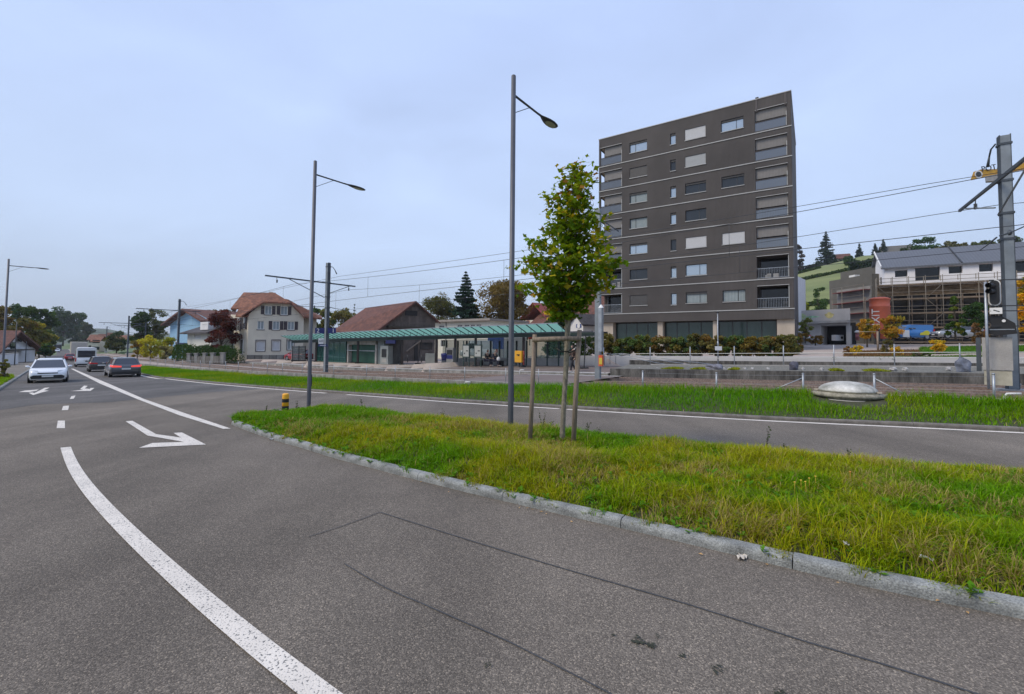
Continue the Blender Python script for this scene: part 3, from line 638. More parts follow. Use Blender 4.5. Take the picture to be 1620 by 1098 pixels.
# left verge and pavement
def lv_z(x, y): return Rz(x, y)+.13
LV = np.array([lpt(t, -.13) for t in np.arange(-40, 16.5, 1)]+[lpt(20, -.4)]+[lpt(16, -2.6)]+[lpt(t, -4.6) for t in (8, 0, -40)])
kerb('kerb_left_side', np.array([lpt(t, -.0) for t in np.arange(-40, 150, .5)]), .12, .11, M['kerb'], side=-1, stone=1.5)
area_mesh('left_verge_ground', LV, lv_z, M['soil'], .35)
mb = MB(); sweep(mb, np.array([lpt(t, 0) for t in np.arange(-45, 290, 2.)]), [(-.12, .10), (-.125, .115), (-7.6, .125), (-7.65, -.3)]); tag(mb.build('pavement', M['asph3']), kind='structure')
x, y, a, cl, cx, cy = scatter(LV, 1500, None, 6, .1); rg = np.random.default_rng(31); n = len(x)
blades('grass_left_verge', np.stack([x, y, lv_z(x, y)-.01], 1), (.12+.28*vnoise(x, y, .7, 8))*rg.uniform(.6, 1.2, n), rg.uniform(.015, .03, n), rg.uniform(.2, 1.2, n), rg.uniform(0, 6.28, n), grasscol(n, np.clip(.7*vnoise(x, y, .5, 3)+.1*rg.random(n), 0, 1), .03, rg), 2, 'overgrown grass verge left of the road by the pavement')

# railway -----------------------------------------------------------------------------------
mb = MB(); rsweep(mb, -42, 190, 2, [(-5.62, -.4), (-5.6, .04), (-4.3, .12), (-.8, .11), (2.9, .13), (3.42, .06)], zbed); tag(mb.build('track_bed', M['ballast']), kind='structure')
M['concm'] = mat('concrete_mid', (.27, .26, .235), .92, .3, 1.6, .35, 40, stretch=(1.6, 1.6, .35), var2=.2, scale2=14)
def track(n0, nm):
    t = thing(nm, None, None, (0, 0, 0)); tag(t, 'far rusty railway track beside the platform' if n0 > 0 else 'near rusty railway track behind the grass verge', 'railway track', 'railway tracks')
    mb = MB()
    S = np.arange(-40, 120, .62)
    for s in S:
        x0, y0 = rail(s, n0-1.25); x1, y1 = rail(s, n0+1.25); z = float(zbed(s, n0))+.085; mb.bar((x0, y0, z), (x1, y1, z), .24, .1)
    mb.build('sleepers', M['concm'], t)['kind'] = 'stuff'
    for side in (-.75, .75):
        mb = MB(); rsweep(mb, -42, 190, 2, [(n0+side-.07, .11), (n0+side-.02, .13), (n0+side-.035, .245), (n0+side-.035, .27)], zbed); rsweep(mb, -42, 190, 2, [(n0+side+.035, .27), (n0+side+.035, .245), (n0+side+.02, .13), (n0+side+.07, .11)], zbed)
        r = mb.build('rail', M['rust'], t); mb = MB(); rsweep(mb, -42, 190, 2, [(n0+side-.034, .272), (n0+side+.034, .272)], zbed); mb.build('rail_head', M['railtop'], r)
track(-2.4, 'railway_track'); track(1.75, 'railway_track')
sA = SP(948, -6)
mb = MB(); rsweep(mb, sA, 175, 1.5, [(-5.95, -.6), (-5.95, .44), (-5.75, .45), (-5.75, -.6)], lambda s, n: Rz(*rail(s, n)), closed=True)
tag(mb.build('track_wall', M['concm']), 'long low stained concrete wall between verge and railway', 'wall')
# thin posts with a wire on that wall
fw = thing('wire_fence', 'thin steel posts with a wire standing along the low trackside wall', 'fence')
for k, px_ in enumerate([852, 800, 735, 680, 625, 580, 528, 478, 447, 423, 400, 377, 357, 332, 317, 301, 289, 276, 262, 250, 238]):
    s_ = SP(px_, -5.85); X_, Y_ = rail(s_, -5.85); z_ = float(Rz(X_, Y_)); mb = MB(); mb.tube([(X_, Y_, z_+.40), (X_, Y_, z_+1.12)], .018, 6); mb.build('post', M['galv'], fw)
mb = MB()
for h_ in (1.08, .8):
    pts = []
    for s_ in np.linspace(SP(852, -5.85), SP(238, -5.85), 40): X_, Y_ = rail(s_, -5.85); pts.append((X_, Y_, float(Rz(X_, Y_))+h_))
    mb.tube(pts, .004, 4)
mb.build('wire', M['galv'], fw)
# platform
sP = SP(962, 3.4)
mb = MB(); rsweep(mb, sP, 175, 1.5, [(3.42, -1.2), (3.42, -.02), (3.40, 0), (3.72, .004)], zplat); tag(mb.build('platform_edge', M['concm']), kind='structure')
mb = MB(); rsweep(mb, sP, 175, 1.5, [(3.722, .002), (5.4, .002), (7.5, .002), (11.0, .002), (16, -.01), (40, -.25)], zplat); tag(mb.build('platform', M['plat']), kind='structure')
mb = MB(); rsweep(mb, sP-1.2, 60, 1.5, [(3.74, .009), (3.88, .009)], zplat); tag(mb.build('platform_edge_line', M['white']), kind='structure')
# level crossing slabs beside the crossing mast
mb = MB()
for nn_ in (2.75, 3.05): rsweep(mb, sP-1, sP+5.5, .5, [(nn_-.09, .30), (nn_+.09, .30)], zbed)
tag(mb.build('crossing_marking', M['white']), kind='structure')
mb = MB(); rsweep(mb, sP-1, sP+6, .5, [(-5.6, .27), (3.3, .29), (3.41, .29), (3.41, -.2)], zbed); tag(mb.build('crossing_slab', M['plat']), kind='structure')
# wall, gravel strip, ramp and upper wall right of the platform
def zR(s, n): return Rz(*rail(s, n))
def wB(s): return np.interp(s, [-45, 0, 13], [1.06, .95, .86])
sB0, sB1 = -42, SP(965, 3.4)
mb = MB(); rsweep(mb, sB0, sB1, 1.5, [(3.4, -.6), (3.4, 0), (3.62, .01), (3.62, -.6)], lambda s, n: zR(s, n)+wB(s), closed=True); tag(mb.build('platform_end_wall', M['concd']), 'dark weather-stained concrete retaining wall along the far track', 'wall')
M['gravel'] = mat('gravel', (.17, .165, .14), .95, .25, 9, .8, 20, var2=.3, scale2=16)
mb = MB(); rsweep(mb, sB0, sB1, 1.5, [(3.62, -.03), (5.2, .05), (7.3, .17)], lambda s, n: zR(s, n)+wB(s)); tag(mb.build('gravel_strip', M['gravel']), kind='structure')
mb = MB(); rsweep(mb, sB0, sB1-1.5, 1.5, [(7.3, -2.5), (7.3, .22), (7.5, .22), (7.5, -2.5)], lambda s, n: zR(s, n)+wB(s), closed=True); tag(mb.build('ramp_parapet', M['conc']), 'narrow pale concrete parapet above the underpass ramp', 'wall')
mb = MB(); rsweep(mb, sB0, sB1+2, 1.5, [(7.5, -1.5), (10.5, -1.5)], lambda s, n: zR(s, n)+wB(s)); tag(mb.build('ramp_floor', M['plat']), kind='structure')
sW = SP(946, 10.5)
mb = MB(); rsweep(mb, sB0, sB1+1, 1.5, [(10.5, -2.6), (10.5, 1.28), (10.58, 1.28), (10.58, -2.6)], zR, closed=True); tag(mb.build('ramp_wall', M['concd']), 'dark far wall of the underpass ramp', 'wall')
mb = MB(); rsweep(mb, sB0, SP(850, 10.6), 1.5, [(10.6, -.8), (10.6, 1.60), (10.82, 1.61), (10.82, -.8)], zR, closed=True); tag(mb.build('hedge_wall', M['concl']), 'long pale concrete retaining wall beneath the hedge', 'wall')
mb = MB(); rsweep(mb, sB0, SP(845, 10.8), 1.5, [(10.8, 1.45), (12.5, 1.5), (16, 1.55)], zR); tag(mb.build('hedge_bed_ground', M['soil']), kind='structure')
# railings on the ramp parapet
rl = thing('ramp_railing', 'galvanised railing with two rails along the underpass ramp', 'railing')
zq = lambda s, n: float(zR(s, n)+wB(s))
for px_ in (955, 1028.6, 1092, 1162, 1240, 1320, 1416, 1520):
    s_ = SP(px_, 7.4); X_, Y_ = rail(s_, 7.4); mb = MB(); mb.tube([(X_, Y_, zq(s_, 7.4)+.1), (X_, Y_, zq(s_, 7.4)+1.38)], .03, 6); mb.build('post', M['galv'], rl)
for h_ in (.62, .92):
    pts = []
    for s_ in np.linspace(-30, SP(1028 if h_ < .7 else 1000, 7.4), 24): X_, Y_ = rail(s_, 7.4); pts.append((X_, Y_, zq(s_, 7.4)+h_))
    mb = MB(); mb.tube(pts, .022, 6); mb.build('rail', flat('rail_cream_%d' % int(h_*100), (.55, .55, .50), .5), rl)
st = thing('ramp_handrail', 'bent grey handrails running down into the underpass by the hedge wall', 'railing')
for k in range(3):
    a0 = SP(956+k*9, 8.2+.5*k); x0, y0 = rail(a0, 8.2+.5*k); x1, y1 = rail(a0-6.5-k*2, 8.0+.5*k); z0_ = zq(a0, 8.)
    mb = MB(); mb.tube([(x0, y0, z0_+.1), (x0, y0, z0_+.85), (x0*.96+x1*.04, y0*.96+y1*.04, z0_+.93), (x1, y1, z0_-.05)], .022, 6); mb.build('handrail', M['galv'], st)
# ================= buildings =================
class Fac:      # a facade standing at its real place: origin, horizontal direction; at() reads a point of it along a sight line
    def __init__(s, a, b, z0):
        s.O = Vector((a[0], a[1], z0)); s.U = (Vector((b[0], b[1], 0))-Vector((a[0], a[1], 0))).normalized(); s.V = Vector((-s.U.y, s.U.x, 0)); s.ang = math.atan2(s.U.y, s.U.x)
        s.L = (Vector((b[0], b[1], 0))-Vector((a[0], a[1], 0))).length
    def at(s, px, py, v=0.0):
        d = ray(px, py); t = (s.O+s.V*v-C0).dot(s.V)/d.dot(s.V); p = C0+d*t; return (p-s.O).dot(s.U), p.z-s.O.z
    def thing(s, name, label, cat, group=None): return thing(name, label, cat, s.O, s.ang, group)
def xy(px, Z, py=548): p = P(px, py, Z); return (p.x, p.y)
def zat(px, py, Z): return P(px, py, Z).z
def win(T, u0, u1, w0, w1, v, frame, glass, mull=(), fw=.06, tr=None, label=None, name='window', pane='pane'):
    mb = MB(); t = .05
    mb.box(u0, v, w0, u1, v+t, w0+fw); mb.box(u0, v, w1-fw, u1, v+t, w1); mb.box(u0, v, w0+fw, u0+fw, v+t, w1-fw); mb.box(u1-fw, v, w0+fw, u1, v+t, w1-fw)
    for m_ in mull: mb.box(u0+(u1-u0)*m_-fw/2, v, w0+fw, u0+(u1-u0)*m_+fw/2, v+t, w1-fw)
    if tr: mb.box(u0+fw, v+.003, w0+(w1-w0)*tr-fw/3, u1-fw, v+t-.003, w0+(w1-w0)*tr+fw/3)
    f = mb.build(name, frame, T)
    if label: f['label'] = label
    mb = MB(); mb.add([(u0+fw, v+t*.6, w0+fw), (u1-fw, v+t*.6, w0+fw), (u1-fw, v+t*.6, w1-fw), (u0+fw, v+t*.6, w1-fw)], [(0, 1, 2, 3)]); mb.build(pane, glass, f)
    return f
M['clad'] = wavemat('cladding_brown', (.082, .073, .068), (.052, .047, .045), 2.6, 'X', .75, .5, .32, 'SIN', 0, .03, .22)
M['cladf'] = mat('fascia_brown', (.085, .075, .073), .7, .12, 1.0)
M['trimw'] = mat('trim_light', (.40, .41, .40), .5, .05, 2)
M['blindw'] = wavemat('blind_light', (.58, .59, .60), (.40, .41, .42), 9, 'Z', .6, .3, .05)
M['blindd'] = wavemat('blind_dark', (.05, .052, .055), (.025, .026, .03), 9, 'Z', .5, .3, .05)
M['screen'] = wavemat('screen_fabric', (.22, .21, .20), (.17, .165, .16), 2.4, 'X', .8, .1, .08)
M['curt'] = wavemat('curtain', (.32, .37, .38), (.16, .20, .21), 2.2, 'X', .8, .2, .1)
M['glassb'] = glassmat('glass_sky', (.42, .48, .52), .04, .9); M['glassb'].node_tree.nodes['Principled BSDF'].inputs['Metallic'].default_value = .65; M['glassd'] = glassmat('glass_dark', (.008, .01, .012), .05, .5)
M['tanc'] = mat('plinth_concrete', (.44, .38, .31), .85, .1, 1.0, .2, 30, stretch=(1, 1, .3))
M['glassm'] = glassmat('glass_grey', (.20, .22, .24), .06, .9); M['glassm'].node_tree.nodes['Principled BSDF'].inputs['Metallic'].default_value = .5
# ---- apartment tower ----
TZ = 1.25
F = Fac(xy(947.2, 56.8), xy(1257.6, 45.3), TZ); TW = F.L
T = F.thing('apartment_tower', 'tall dark brown eight storey apartment block with pale floor bands', 'apartment building'); DEP = 15.0
lines = [F.at(1150, y)[1] for y in (221.0, 264.8, 307.3, 352.5, 400.5, 445.4, 491.3)]       # band heights
top = F.at(1150, 169.6)[1]; fas = F.at(1150, 506.5)[1]
step = (lines[0]-lines[6])/6; lines = [lines[6]+step*(6-k) for k in range(7)]
cx_ = {'A': (290, 411), 'B': (573, 611), 'C': (675, 820), 'D': (928, 1085), 'L': (88, 236), 'R': (1166, 1388)}
U = {}
for k, (a, b) in cx_.items(): U[k] = (F.at(930+a/4.39, 270)[0], F.at(930+b/4.39, 270)[0])
U['L'] = (F.at(950, 305)[0], F.at(984, 300)[0]); U['R'] = (F.at(1195.5, 290)[0], F.at(1246.5, 280)[0])
rows = ['ABCD', 'ABC', 'ABCD', 'ABC', 'ABCD', 'ABC', 'ABCD']; holes = []; spec = []
for r, row in enumerate(rows):
    base = lines[r]
    for k in row:
        w0, w1 = base+.95, base+2.18
        if r == 0: w0, w1 = base+.95, base+2.22
        if k == 'B': w0 = base+.85; w1 = base+2.15
        holes.append((U[k][0], U[k][1], w0, w1)); spec.append((r, k))
    for k in 'LR': holes.append((U[k][0], U[k][1], base+.12, base+2.42)); spec.append((r, k))
mb = MB(); mb.wall(0, TW, fas, top, holes, 0, .28)
Mk = mb.M; mb.M = Matrix.Rotation(math.pi/2, 4, 'Z'); mb.wall(0, DEP, fas, top, [(.32, 1.8, h[2], h[3]) for h, (r, k) in zip(holes, spec) if k == 'L'], 0, -.2); mb.M = Mk; mb.add([(TW, 0, fas), (TW, DEP, fas), (TW, DEP, top), (TW, 0, top)], [(0, 1, 2, 3)])
mb.add([(0, DEP, fas), (TW, DEP, fas), (TW, DEP, top), (0, DEP, top)], [(0, 1, 2, 3)]); mb.add([(0, 0, fas), (TW, 0, fas), (TW, DEP, fas), (0, DEP, fas)], [(0, 1, 2, 3)])
mb.build('wall', M['clad'], T, fix=False)
mb = MB(); mb.box(-.05, -.05, top, TW+.05, DEP+.05, top+.08); mb.build('roof', M['trimw'], T)
for b in lines: mb = MB(); mb.box(-.04, -.06, b-.045, TW+.04, .0, b+.045); mb.build('floor_band', M['trimw'], T)
blind = {(0, 'C'): 'blindw', (4, 'C'): 'blindw', (4, 'D'): 'blindw', (1, 'A'): 'blindd', (6, 'A'): 'blindd', (1, 'C'): 'screenl'}
M['screenl'] = wavemat('screen_light', (.40, .42, .42), (.28, .29, .30), 3, 'X', .8, .2, .08)
for (a, b, c, d), (r, k) in zip(holes, spec):
    if k in 'ABCD':
        g_ = M['glassb'] if (r + ord(k)) % 3 != 1 else M['glass']
        if r == 6 and k in 'CD': g_ = M['curt']
        if r in (2, 3) and k == 'A': g_ = M['curt']
        if (r, k) == (2, 'C') or (r, k) == (2, 'D') or (r, k) == (3, 'C'): g_ = M['glass']
        mull = {'A': (.33,), 'B': (), 'C': (.66,), 'D': (.68,)}[k]
        w_ = win(T, a, b, c, d, .16, M['dark'], g_, mull, .05)
        mb = MB(); mb.box(a-.03, -.07, c-.07, b+.03, .15, c-.004); mb.build('sill', M['trimw'], w_)
        if (r, k) in blind: mb = MB(); mb.box(a+.02, .06, c+.03, b-.02, .11, d-.02); mb.build('blind', M[blind[(r, k)]], w_)
        elif r < 3 or (r + ord(k)) % 2: mb = MB(); mb.box(a+.02, .08, d-.22, b-.02, .12, d-.01); mb.build('blind', M['blindd'], w_)
    else:           # loggia: a recessed room with screen, balustrade and things behind it
        lg = MB(); D2 = 1.9
        lg.add([(a, .28, c), (b, .28, c), (b, D2, c), (a, D2, c), (a, .28, d), (b, .28, d), (b, D2, d), (a, D2, d)], [(0, 3, 2, 1), (4, 5, 6, 7), (1, 2, 6, 5), (3, 7, 6, 2)]+([(0, 4, 7, 3)] if k == 'R' else []))
        if k == 'L': lg.add([(0, .28, c), (a, .28, c), (a, D2, c), (0, D2, c), (0, .28, d), (a, .28, d), (a, D2, d), (0, D2, d)], [(0, 3, 2, 1), (4, 5, 6, 7)])
        lo = lg.build('loggia', M['tanc'] if r < 5 else M['cladf'], T)
        mb = MB(); mb.box(a+.3, D2-.06, c+.02, b-.35, D2-.03, d-.25); mb.build('glass_door', M['glassm'], lo)
        if r < 5:
            mb = MB(); mb.box(a+(.5 if k == 'L' else .02), .20, c+1.22, b-.02, .215, d-.02); mb.build('sun_screen', M['screen'], lo)
        else:
            mb = MB(); mb.box(a+.25, D2-.1, c+.02, b-.1, D2-.07, d-.05); mb.build('glass_front', M['glassd'], lo)
        mb = MB(); mb.box(a, .02, c+1.0, b, .06, c+1.05); mb.box(a, .02, c+.03, b, .06, c+.07)
        if r < 5: m9 = MB(); m9.box(a+.02, .09, c+.06, b-.1, .11, c+1.0); m9.build('balcony_panel', M['glassm'], lo)
        nb = int((b-a)/.14)
        for i in range(1, nb): q = a+(b-a)*i/nb; mb.box(q-.012, .03, c+.07, q+.006, .05, c+1.0)
        mb.build('balustrade', M['cladf'] if r < 5 else M['galv'], lo)
        mb = MB(); mb.box(a, -.05, d+.0, b, .0, d+.05); mb.build('blind_rail', M['trimw'], lo)
        mb = MB(); mb.box(b-.09, .03, c+.05, b-.03, .09, c+1.55 if r < 5 else d-.05); mb.build('corner_post', M['trimw'], lo)
        if r != 1:
            mb = MB(); random.seed(r*7+ord(k))
            for q in range(3):
                u_ = random.uniform(a+.4, b-.5); mb.box(u_, .6, c, u_+random.uniform(.3, .6), 1.0, c+random.uniform(.35, .8))
            mb.build('balcony_furniture', M['conc'] if (r+ord(k)) % 2 else M['dark'], lo)
# ground floor: pillars and shop glass set back
gu = lambda x: F.at(x, 525)[0]
mb = MB(); mb.box(-.1, -.0, fas+.002, TW+.1, .0, fas+.003)
for n_, (a, b) in enumerate(((948.5, 968), (1039, 1047), (1127, 1133), (1229, 1257))):
    mb = MB(); mb.box(gu(a), .35, -1, gu(b), 1.2 if n_ else 3, fas-.01); mb.build('pillar', M['tanc'], T)
M['green_glass'] = glassmat('shop_glass_green', (.022, .05, .04), .06, .7)
def shopwin(a, b, n):
    u0, u1 = gu(a), gu(b); f = win(T, u0, u1, .0, fas-.05, 1.25, M['dark'], M['green_glass'], [i/n for i in range(1, n)], .09, name='shop_window')
shopwin(969, 1038, 4); shopwin(1048, 1126, 4); shopwin(1134, 1228, 4)
mb = MB(); mb.box(0.02, 3.2, -1, TW-.02, DEP-.05, fas-.02); mb.build('core_wall', M['cladf'], T)
# down pipes of the top floor and roof vent
mb = MB(); 
for x_ in (949, 1197, 1243): u_ = F.at(x_, 200)[0]; mb.box(u_-.09, -.05, lines[0]+2.3 , u_+.09, -.004, top-.01)
mb.build('gutter_cover', M['cladf'], T)
mb = MB(); u_ = F.at(1197, 160)[0]; mb.box(u_-.15, .3, top+.08, u_+.15, .7, top+.4); mb.build('roof_vent', M['dark'], T)

# ---- generic pitched house ----
def roofmb(u0, u1, v0, v1, ze, zr, along='v', oh=.5, hipa=0.0, hipb=0.0, th=.22):     # ridge along v (gable to the front) or along u
    mb = MB()
    if along == 'v':
        um = (u0+u1)/2; sl = (zr-ze)/(um-u0); zo = ze-oh*sl; a0, a1 = v0-oh, v1+oh
        e = [(u0-oh, a0, zo), (um, a0+hipa, zr), (u1+oh, a0, zo), (u0-oh, a1, zo), (um, a1-hipb, zr), (u1+oh, a1, zo)]
        if hipa:    # half hip: gable top cut back
            t = .45; za = ze+(zr-ze)*(1-t); ua = u0+(um-u0)*(1-t); ub = u1-(um-u0)*(1-t); zl = za
            e = [(u0-oh, a0, zo), (ua, a0, za), (um, a0+hipa, zr), (ub, a0, za), (u1+oh, a0, zo), (u0-oh, a1, zo), (um, a1-hipb, zr), (u1+oh, a1, zo)]
            fs = [(0, 1, 2, 6, 5), (4, 7, 6, 2, 3), (1, 3, 2)]
        else: fs = [(0, 1, 4, 3), (2, 5, 4, 1)]
    else:
        vm = (v0+v1)/2; sl = (zr-ze)/(vm-v0); zo = ze-oh*sl; a0, a1 = u0-oh, u1+oh
        e = [(a0, v0-oh, zo), (a1, v0-oh, zo), (a0+hipa, vm, zr), (a1-hipb, vm, zr), (a0, v1+oh, zo), (a1, v1+oh, zo)]
        fs = [(0, 1, 3, 2), (4, 2, 3, 5)]
        if hipa: fs.append((0, 2, 4))
        if hipb: fs.append((1, 5, 3))
    k = len(e); lo = [(a, b, c-th) for a, b, c in e]
    mb.add(e+lo, fs+[tuple(reversed([i+k for i in f])) for f in fs])
    ed = {}
    for f in fs:
        for i in range(len(f)): a, b = f[i], f[(i+1) % len(f)]; ed[(a, b)] = 1
    mb2 = [(a, b) for a, b in ed if (b, a) not in ed]
    base = len(mb.v)-2*k
    for a, b in mb2: mb.f.append((base+a, base+a+k, base+b+k, base+b)); mb.m.append(0); mb.sm.append(False)
    return mb
def gablewall(mb, u0, u1, w0, ze, zr, v, holes=(), depth=.2, cut=1.0):     # front wall with openings plus its gable triangle
    mb.wall(u0, u1, w0, ze, [h for h in holes if h[3] <= ze+1e-6], v, depth); um = (u0+u1)/2
    zt = ze+(zr-ze)*cut; du = (um-u0)*cut
    hs = [h for h in holes if h[3] > ze+1e-6]
    if hs:
        a = min(h[0] for h in hs)-.2; b = max(h[1] for h in hs)+.2; t = max(h[3] for h in hs)+.1
        mb.wall(a, b, ze, t, hs, v, depth); sa = (um-u0)/(zr-ze)
        mb.add([(u0, v, ze), (a, v, ze), (a, v, t), (u0+(t-ze)*sa, v, t)], [(0, 1, 2, 3)]); mb.add([(b, v, ze), (u1, v, ze), (u1-(t-ze)*sa, v, t), (b, v, t)], [(0, 1, 2, 3)])
        mb.add([(u0+(t-ze)*sa, v, t), (u1-(t-ze)*sa, v, t), (u1-du, v, zt), (u0+du, v, zt)], [(0, 1, 2, 3)])
    else: mb.add([(u0, v, ze), (u1, v, ze), (u1-du, v, zt), (u0+du, v, zt)], [(0, 1, 2, 3)])
def tilemat(name, a, b): return brickmat(name, a, b, tuple(c*.55 for c in a), 1.0, .30, .22, .85, .018, .5)
M['tile'] = tilemat('roof_tiles_orange', (.27, .115, .065), (.15, .065, .045)); M['tiled'] = tilemat('roof_tiles_brown', (.17, .068, .046), (.095, .042, .034)); M['tileg'] = tilemat('roof_tiles_grey', (.085, .08, .085), (.06, .057, .062))
M['plaster'] = mat('plaster_cream', (.60, .55, .44), .9, .07, .8, .15, 40); M['plasterw'] = mat('plaster_white', (.66, .66, .66), .9, .05, .6, .1, 30)
M['shutter'] = wavemat('shutter', (.06, .045, .05), (.03, .024, .026), 8, 'Z', .6, .3, .1); M['stone'] = mat('window_stone', (.20, .19, .18), .9, .1, 3)
M['plinth'] = brickmat('stone_plinth', (.17, .16, .14), (.26, .25, .22), (.09, .085, .08), 1.0, .9, .5, .95, .05, .6)

# ---- station house (cream, half-hipped orange roof) ----
F = Fac(xy(391.5, 63.0), xy(479.5, 66.0), 0); F.O.z = zat(392, 573, 63)
T = F.thing('station_house', 'cream plastered house with orange half-hipped tile roof and dark shutters', 'house')
W = F.L; D_ = 8.0; at = F.at
zzp = lambda a, b: at(340+a/5.49, 420+b/5.49)
def zz(a, b, c, d): p, q = zzp(a, d), zzp(c, b); return (p[0], q[0], p[1], q[1])
wins = [zz(432, 352, 494, 424), zz(570, 355, 632, 428), zz(368, 482, 427, 554), zz(500, 484, 562, 557), zz(630, 487, 690, 558), zz(358, 655, 434, 742), zz(496, 652, 566, 738), zz(628, 652, 684, 730)]
def W3(px_, py_, v): u_, z_ = F.at(px_, py_, v); return (u_, v, z_)
el = zzp(283, 425)[1]; er = zzp(765, 428)[1]; h1 = zzp(428, 318); h2 = zzp(664, 325)
mb = MB(); ze = min(el, er); wl = [h for h in wins if h[3] <= ze]; wt = [h for h in wins if h[3] > ze]
mb.wall(0, W, -1.0, ze, wl, 0, .18); a = wt[0][0]-.15; b = wt[-1][1]+.15; t = h1[1]
mb.wall(a, b, ze, t, wt, 0, .18); mb.add([(0, 0, ze), (a, 0, ze), (a, 0, t), (h1[0], 0, t)], [(0, 1, 2, 3)]); mb.add([(b, 0, ze), (W, 0, ze), (h2[0], 0, t), (b, 0, t)], [(0, 1, 2, 3)])
mb.add([(W, 0, -1), (W, D_, -1), (W, D_, ze), (W, 0, ze)], [(0, 1, 2, 3)]); mb.add([(0, D_, -1), (W, D_, -1), (W, D_, ze+2), (0, D_, ze+2)], [(0, 1, 2, 3)])
# oblique left wing with shuttered windows, right wing set back
fl = Vector(F.O); pw = Vector((*xy(363.5, 68.5), 0)); lw = Vector(((pw-fl).dot(F.U), (pw-fl).dot(F.V), 0)); zl = zat(366, 497, 67.5)-F.O.z
mb.add([(lw.x, lw.y, -1), (0, 0, -1), (0, 0, zl-.35), (lw.x, lw.y, zl)], [(0, 1, 2, 3)]); mb.add([(lw.x, lw.y, -1), (lw.x+1, D_+3, -1), (lw.x+1, D_+3, zl), (lw.x, lw.y, zl)], [(0, 1, 2, 3)])
pr_ = W3(501, 504, 2.6); mb.add([(W, 2.6, -1), (pr_[0], 2.6, -1), (pr_[0], 2.6, pr_[2]+.1), (W, 2.6, pr_[2]+1.5)], [(0, 1, 2, 3)]); mb.add([(pr_[0], 2.6, -1), (pr_[0], D_, -1), (pr_[0], D_, pr_[2]), (pr_[0], 2.6, pr_[2]+.1)], [(0, 1, 2, 3)])
mb.build('wall', M['plaster'], T, fix=False)
mb = MB(); mb.box(-.03, -.06, -1, W+.05, -.005, zzp(500, 778)[1]); mb.build('plinth', M['plinth'], T)
def slab(pts, faces, m, nm='roof', th=.2):
    k = len(pts); mb = MB(); mb.add(list(pts)+[(p[0], p[1], p[2]-th) for p in pts], faces+[tuple(reversed([i+k for i in f])) for f in faces]); E_ = [(f[i], f[(i+1) % len(f)]) for f in faces for i in range(len(f))]; S_ = set(E_)
    for a, b in E_:
        if (b, a) not in S_: mb.add([tuple(mb.v[i]) for i in (a, a+k, b+k, b)], [(0, 1, 2, 3)])
    return mb.build(nm, m, T)
Pp = [W3(382.8, 498.5, -.6), W3(417.4, 477.0, -.6), W3(461, 479, -.6), W3(482, 502, -.6), W3(433.8, 462.8, 1.6), W3(433.8, 462.8, 1.6)]
ax = Pp[4]; bk_ = (ax[0], D_+.5, ax[2]); lb = (Pp[0][0], D_+.5, Pp[0][2]); rb_ = (Pp[3][0], D_+.5, Pp[3][2])
r = slab([Pp[0], Pp[1], Pp[2], Pp[3], ax, bk_, lb, rb_], [(0, 1, 4, 5, 6), (1, 2, 4), (2, 3, 7, 5, 4)], M['tile'])
A_ = W3(385.5, 462.5, 6.0); B_ = W3(436, 463.2, 6.0); C_ = W3(365.0, 487.5, 3.2); D2_ = W3(404, 486.2, 1.3); M2_ = W3(426, 473.0, 3.0); E2 = (A_[0]-1.5, 11.0, C_[2])
slab([C_, D2_, M2_, B_, A_, E2], [(0, 1, 2, 3, 4), (0, 4, 5)], M['tile'])
slab([W3(372.5, 499.5, 1.4), W3(392, 499.5, -.55), W3(400, 486, 1.6), W3(378, 487, 2.2)], [(0, 1, 2, 3)], M['tile'], 'lower_roof')
q1 = W3(456.6, 474.0, 2.2); q2 = W3(481, 500.5, .9); q3 = W3(510, 504, 1.9); q4 = W3(509, 500, 5.0); slab([q2, q3, q4, (q1[0]-.5, q1[1]+2.5, q1[2]+.3), q1], [(0, 1, 2, 3, 4)], M['tile'])
mb = MB(); mb.box(ax[0]-.9, 6, ax[2]-.8, ax[0]-.3, 6.6, ax[2]+.5); mb.build('chimney', M['plaster'], r)
# dormer-like upper bay above the left wing
mb = MB(); g1 = W3(373.8, 499, 3.2); g2 = W3(380.5, 486, 2.6); mb.add([(g1[0], g1[1], g1[2]), (g2[0], g2[1], g1[2]), (g2[0], g2[1], g2[2]+.2), (g1[0], g1[1], g2[2]+.2)], [(0, 1, 2, 3)]); pass
for i, h in enumerate(wins):
    gl = M['blindw'] if i in (5, 6) else M['curt']
    wdw = win(T, *h, .10, M['white'], gl, () if i in (5, 6) else (.5,), .07)
    mb = MB(); mb.box(h[0]-.12, -.05, h[2]-.14, h[1]+.12, -.003, h[2]-.003)
    if i >= 5: mb.box(h[0]-.14, -.045, h[2], h[0]-.003, -.003, h[3]); mb.box(h[1]+.003, -.045, h[2], h[1]+.14, -.003, h[3]); mb.box(h[0]-.14, -.05, h[3]+.003, h[1]+.14, -.003, h[3]+.16)
    mb.build('sill', M['stone'], wdw)
    if i in (0, 1, 3, 4):
        ww = (h[1]-h[0])*.5
        for a, b in ((h[0]-.05-ww, h[0]-.05), (h[1]+.05, h[1]+.05+ww)): mb = MB(); mb.box(a, -.06, h[2], b, -.01, h[3]); mb.build('shutter', M['shutter'], T)
dl_ = (Vector((0, 0, 0))-lw).normalized(); nl_ = Vector((dl_.y, -dl_.x, 0)); Ll = lw.length
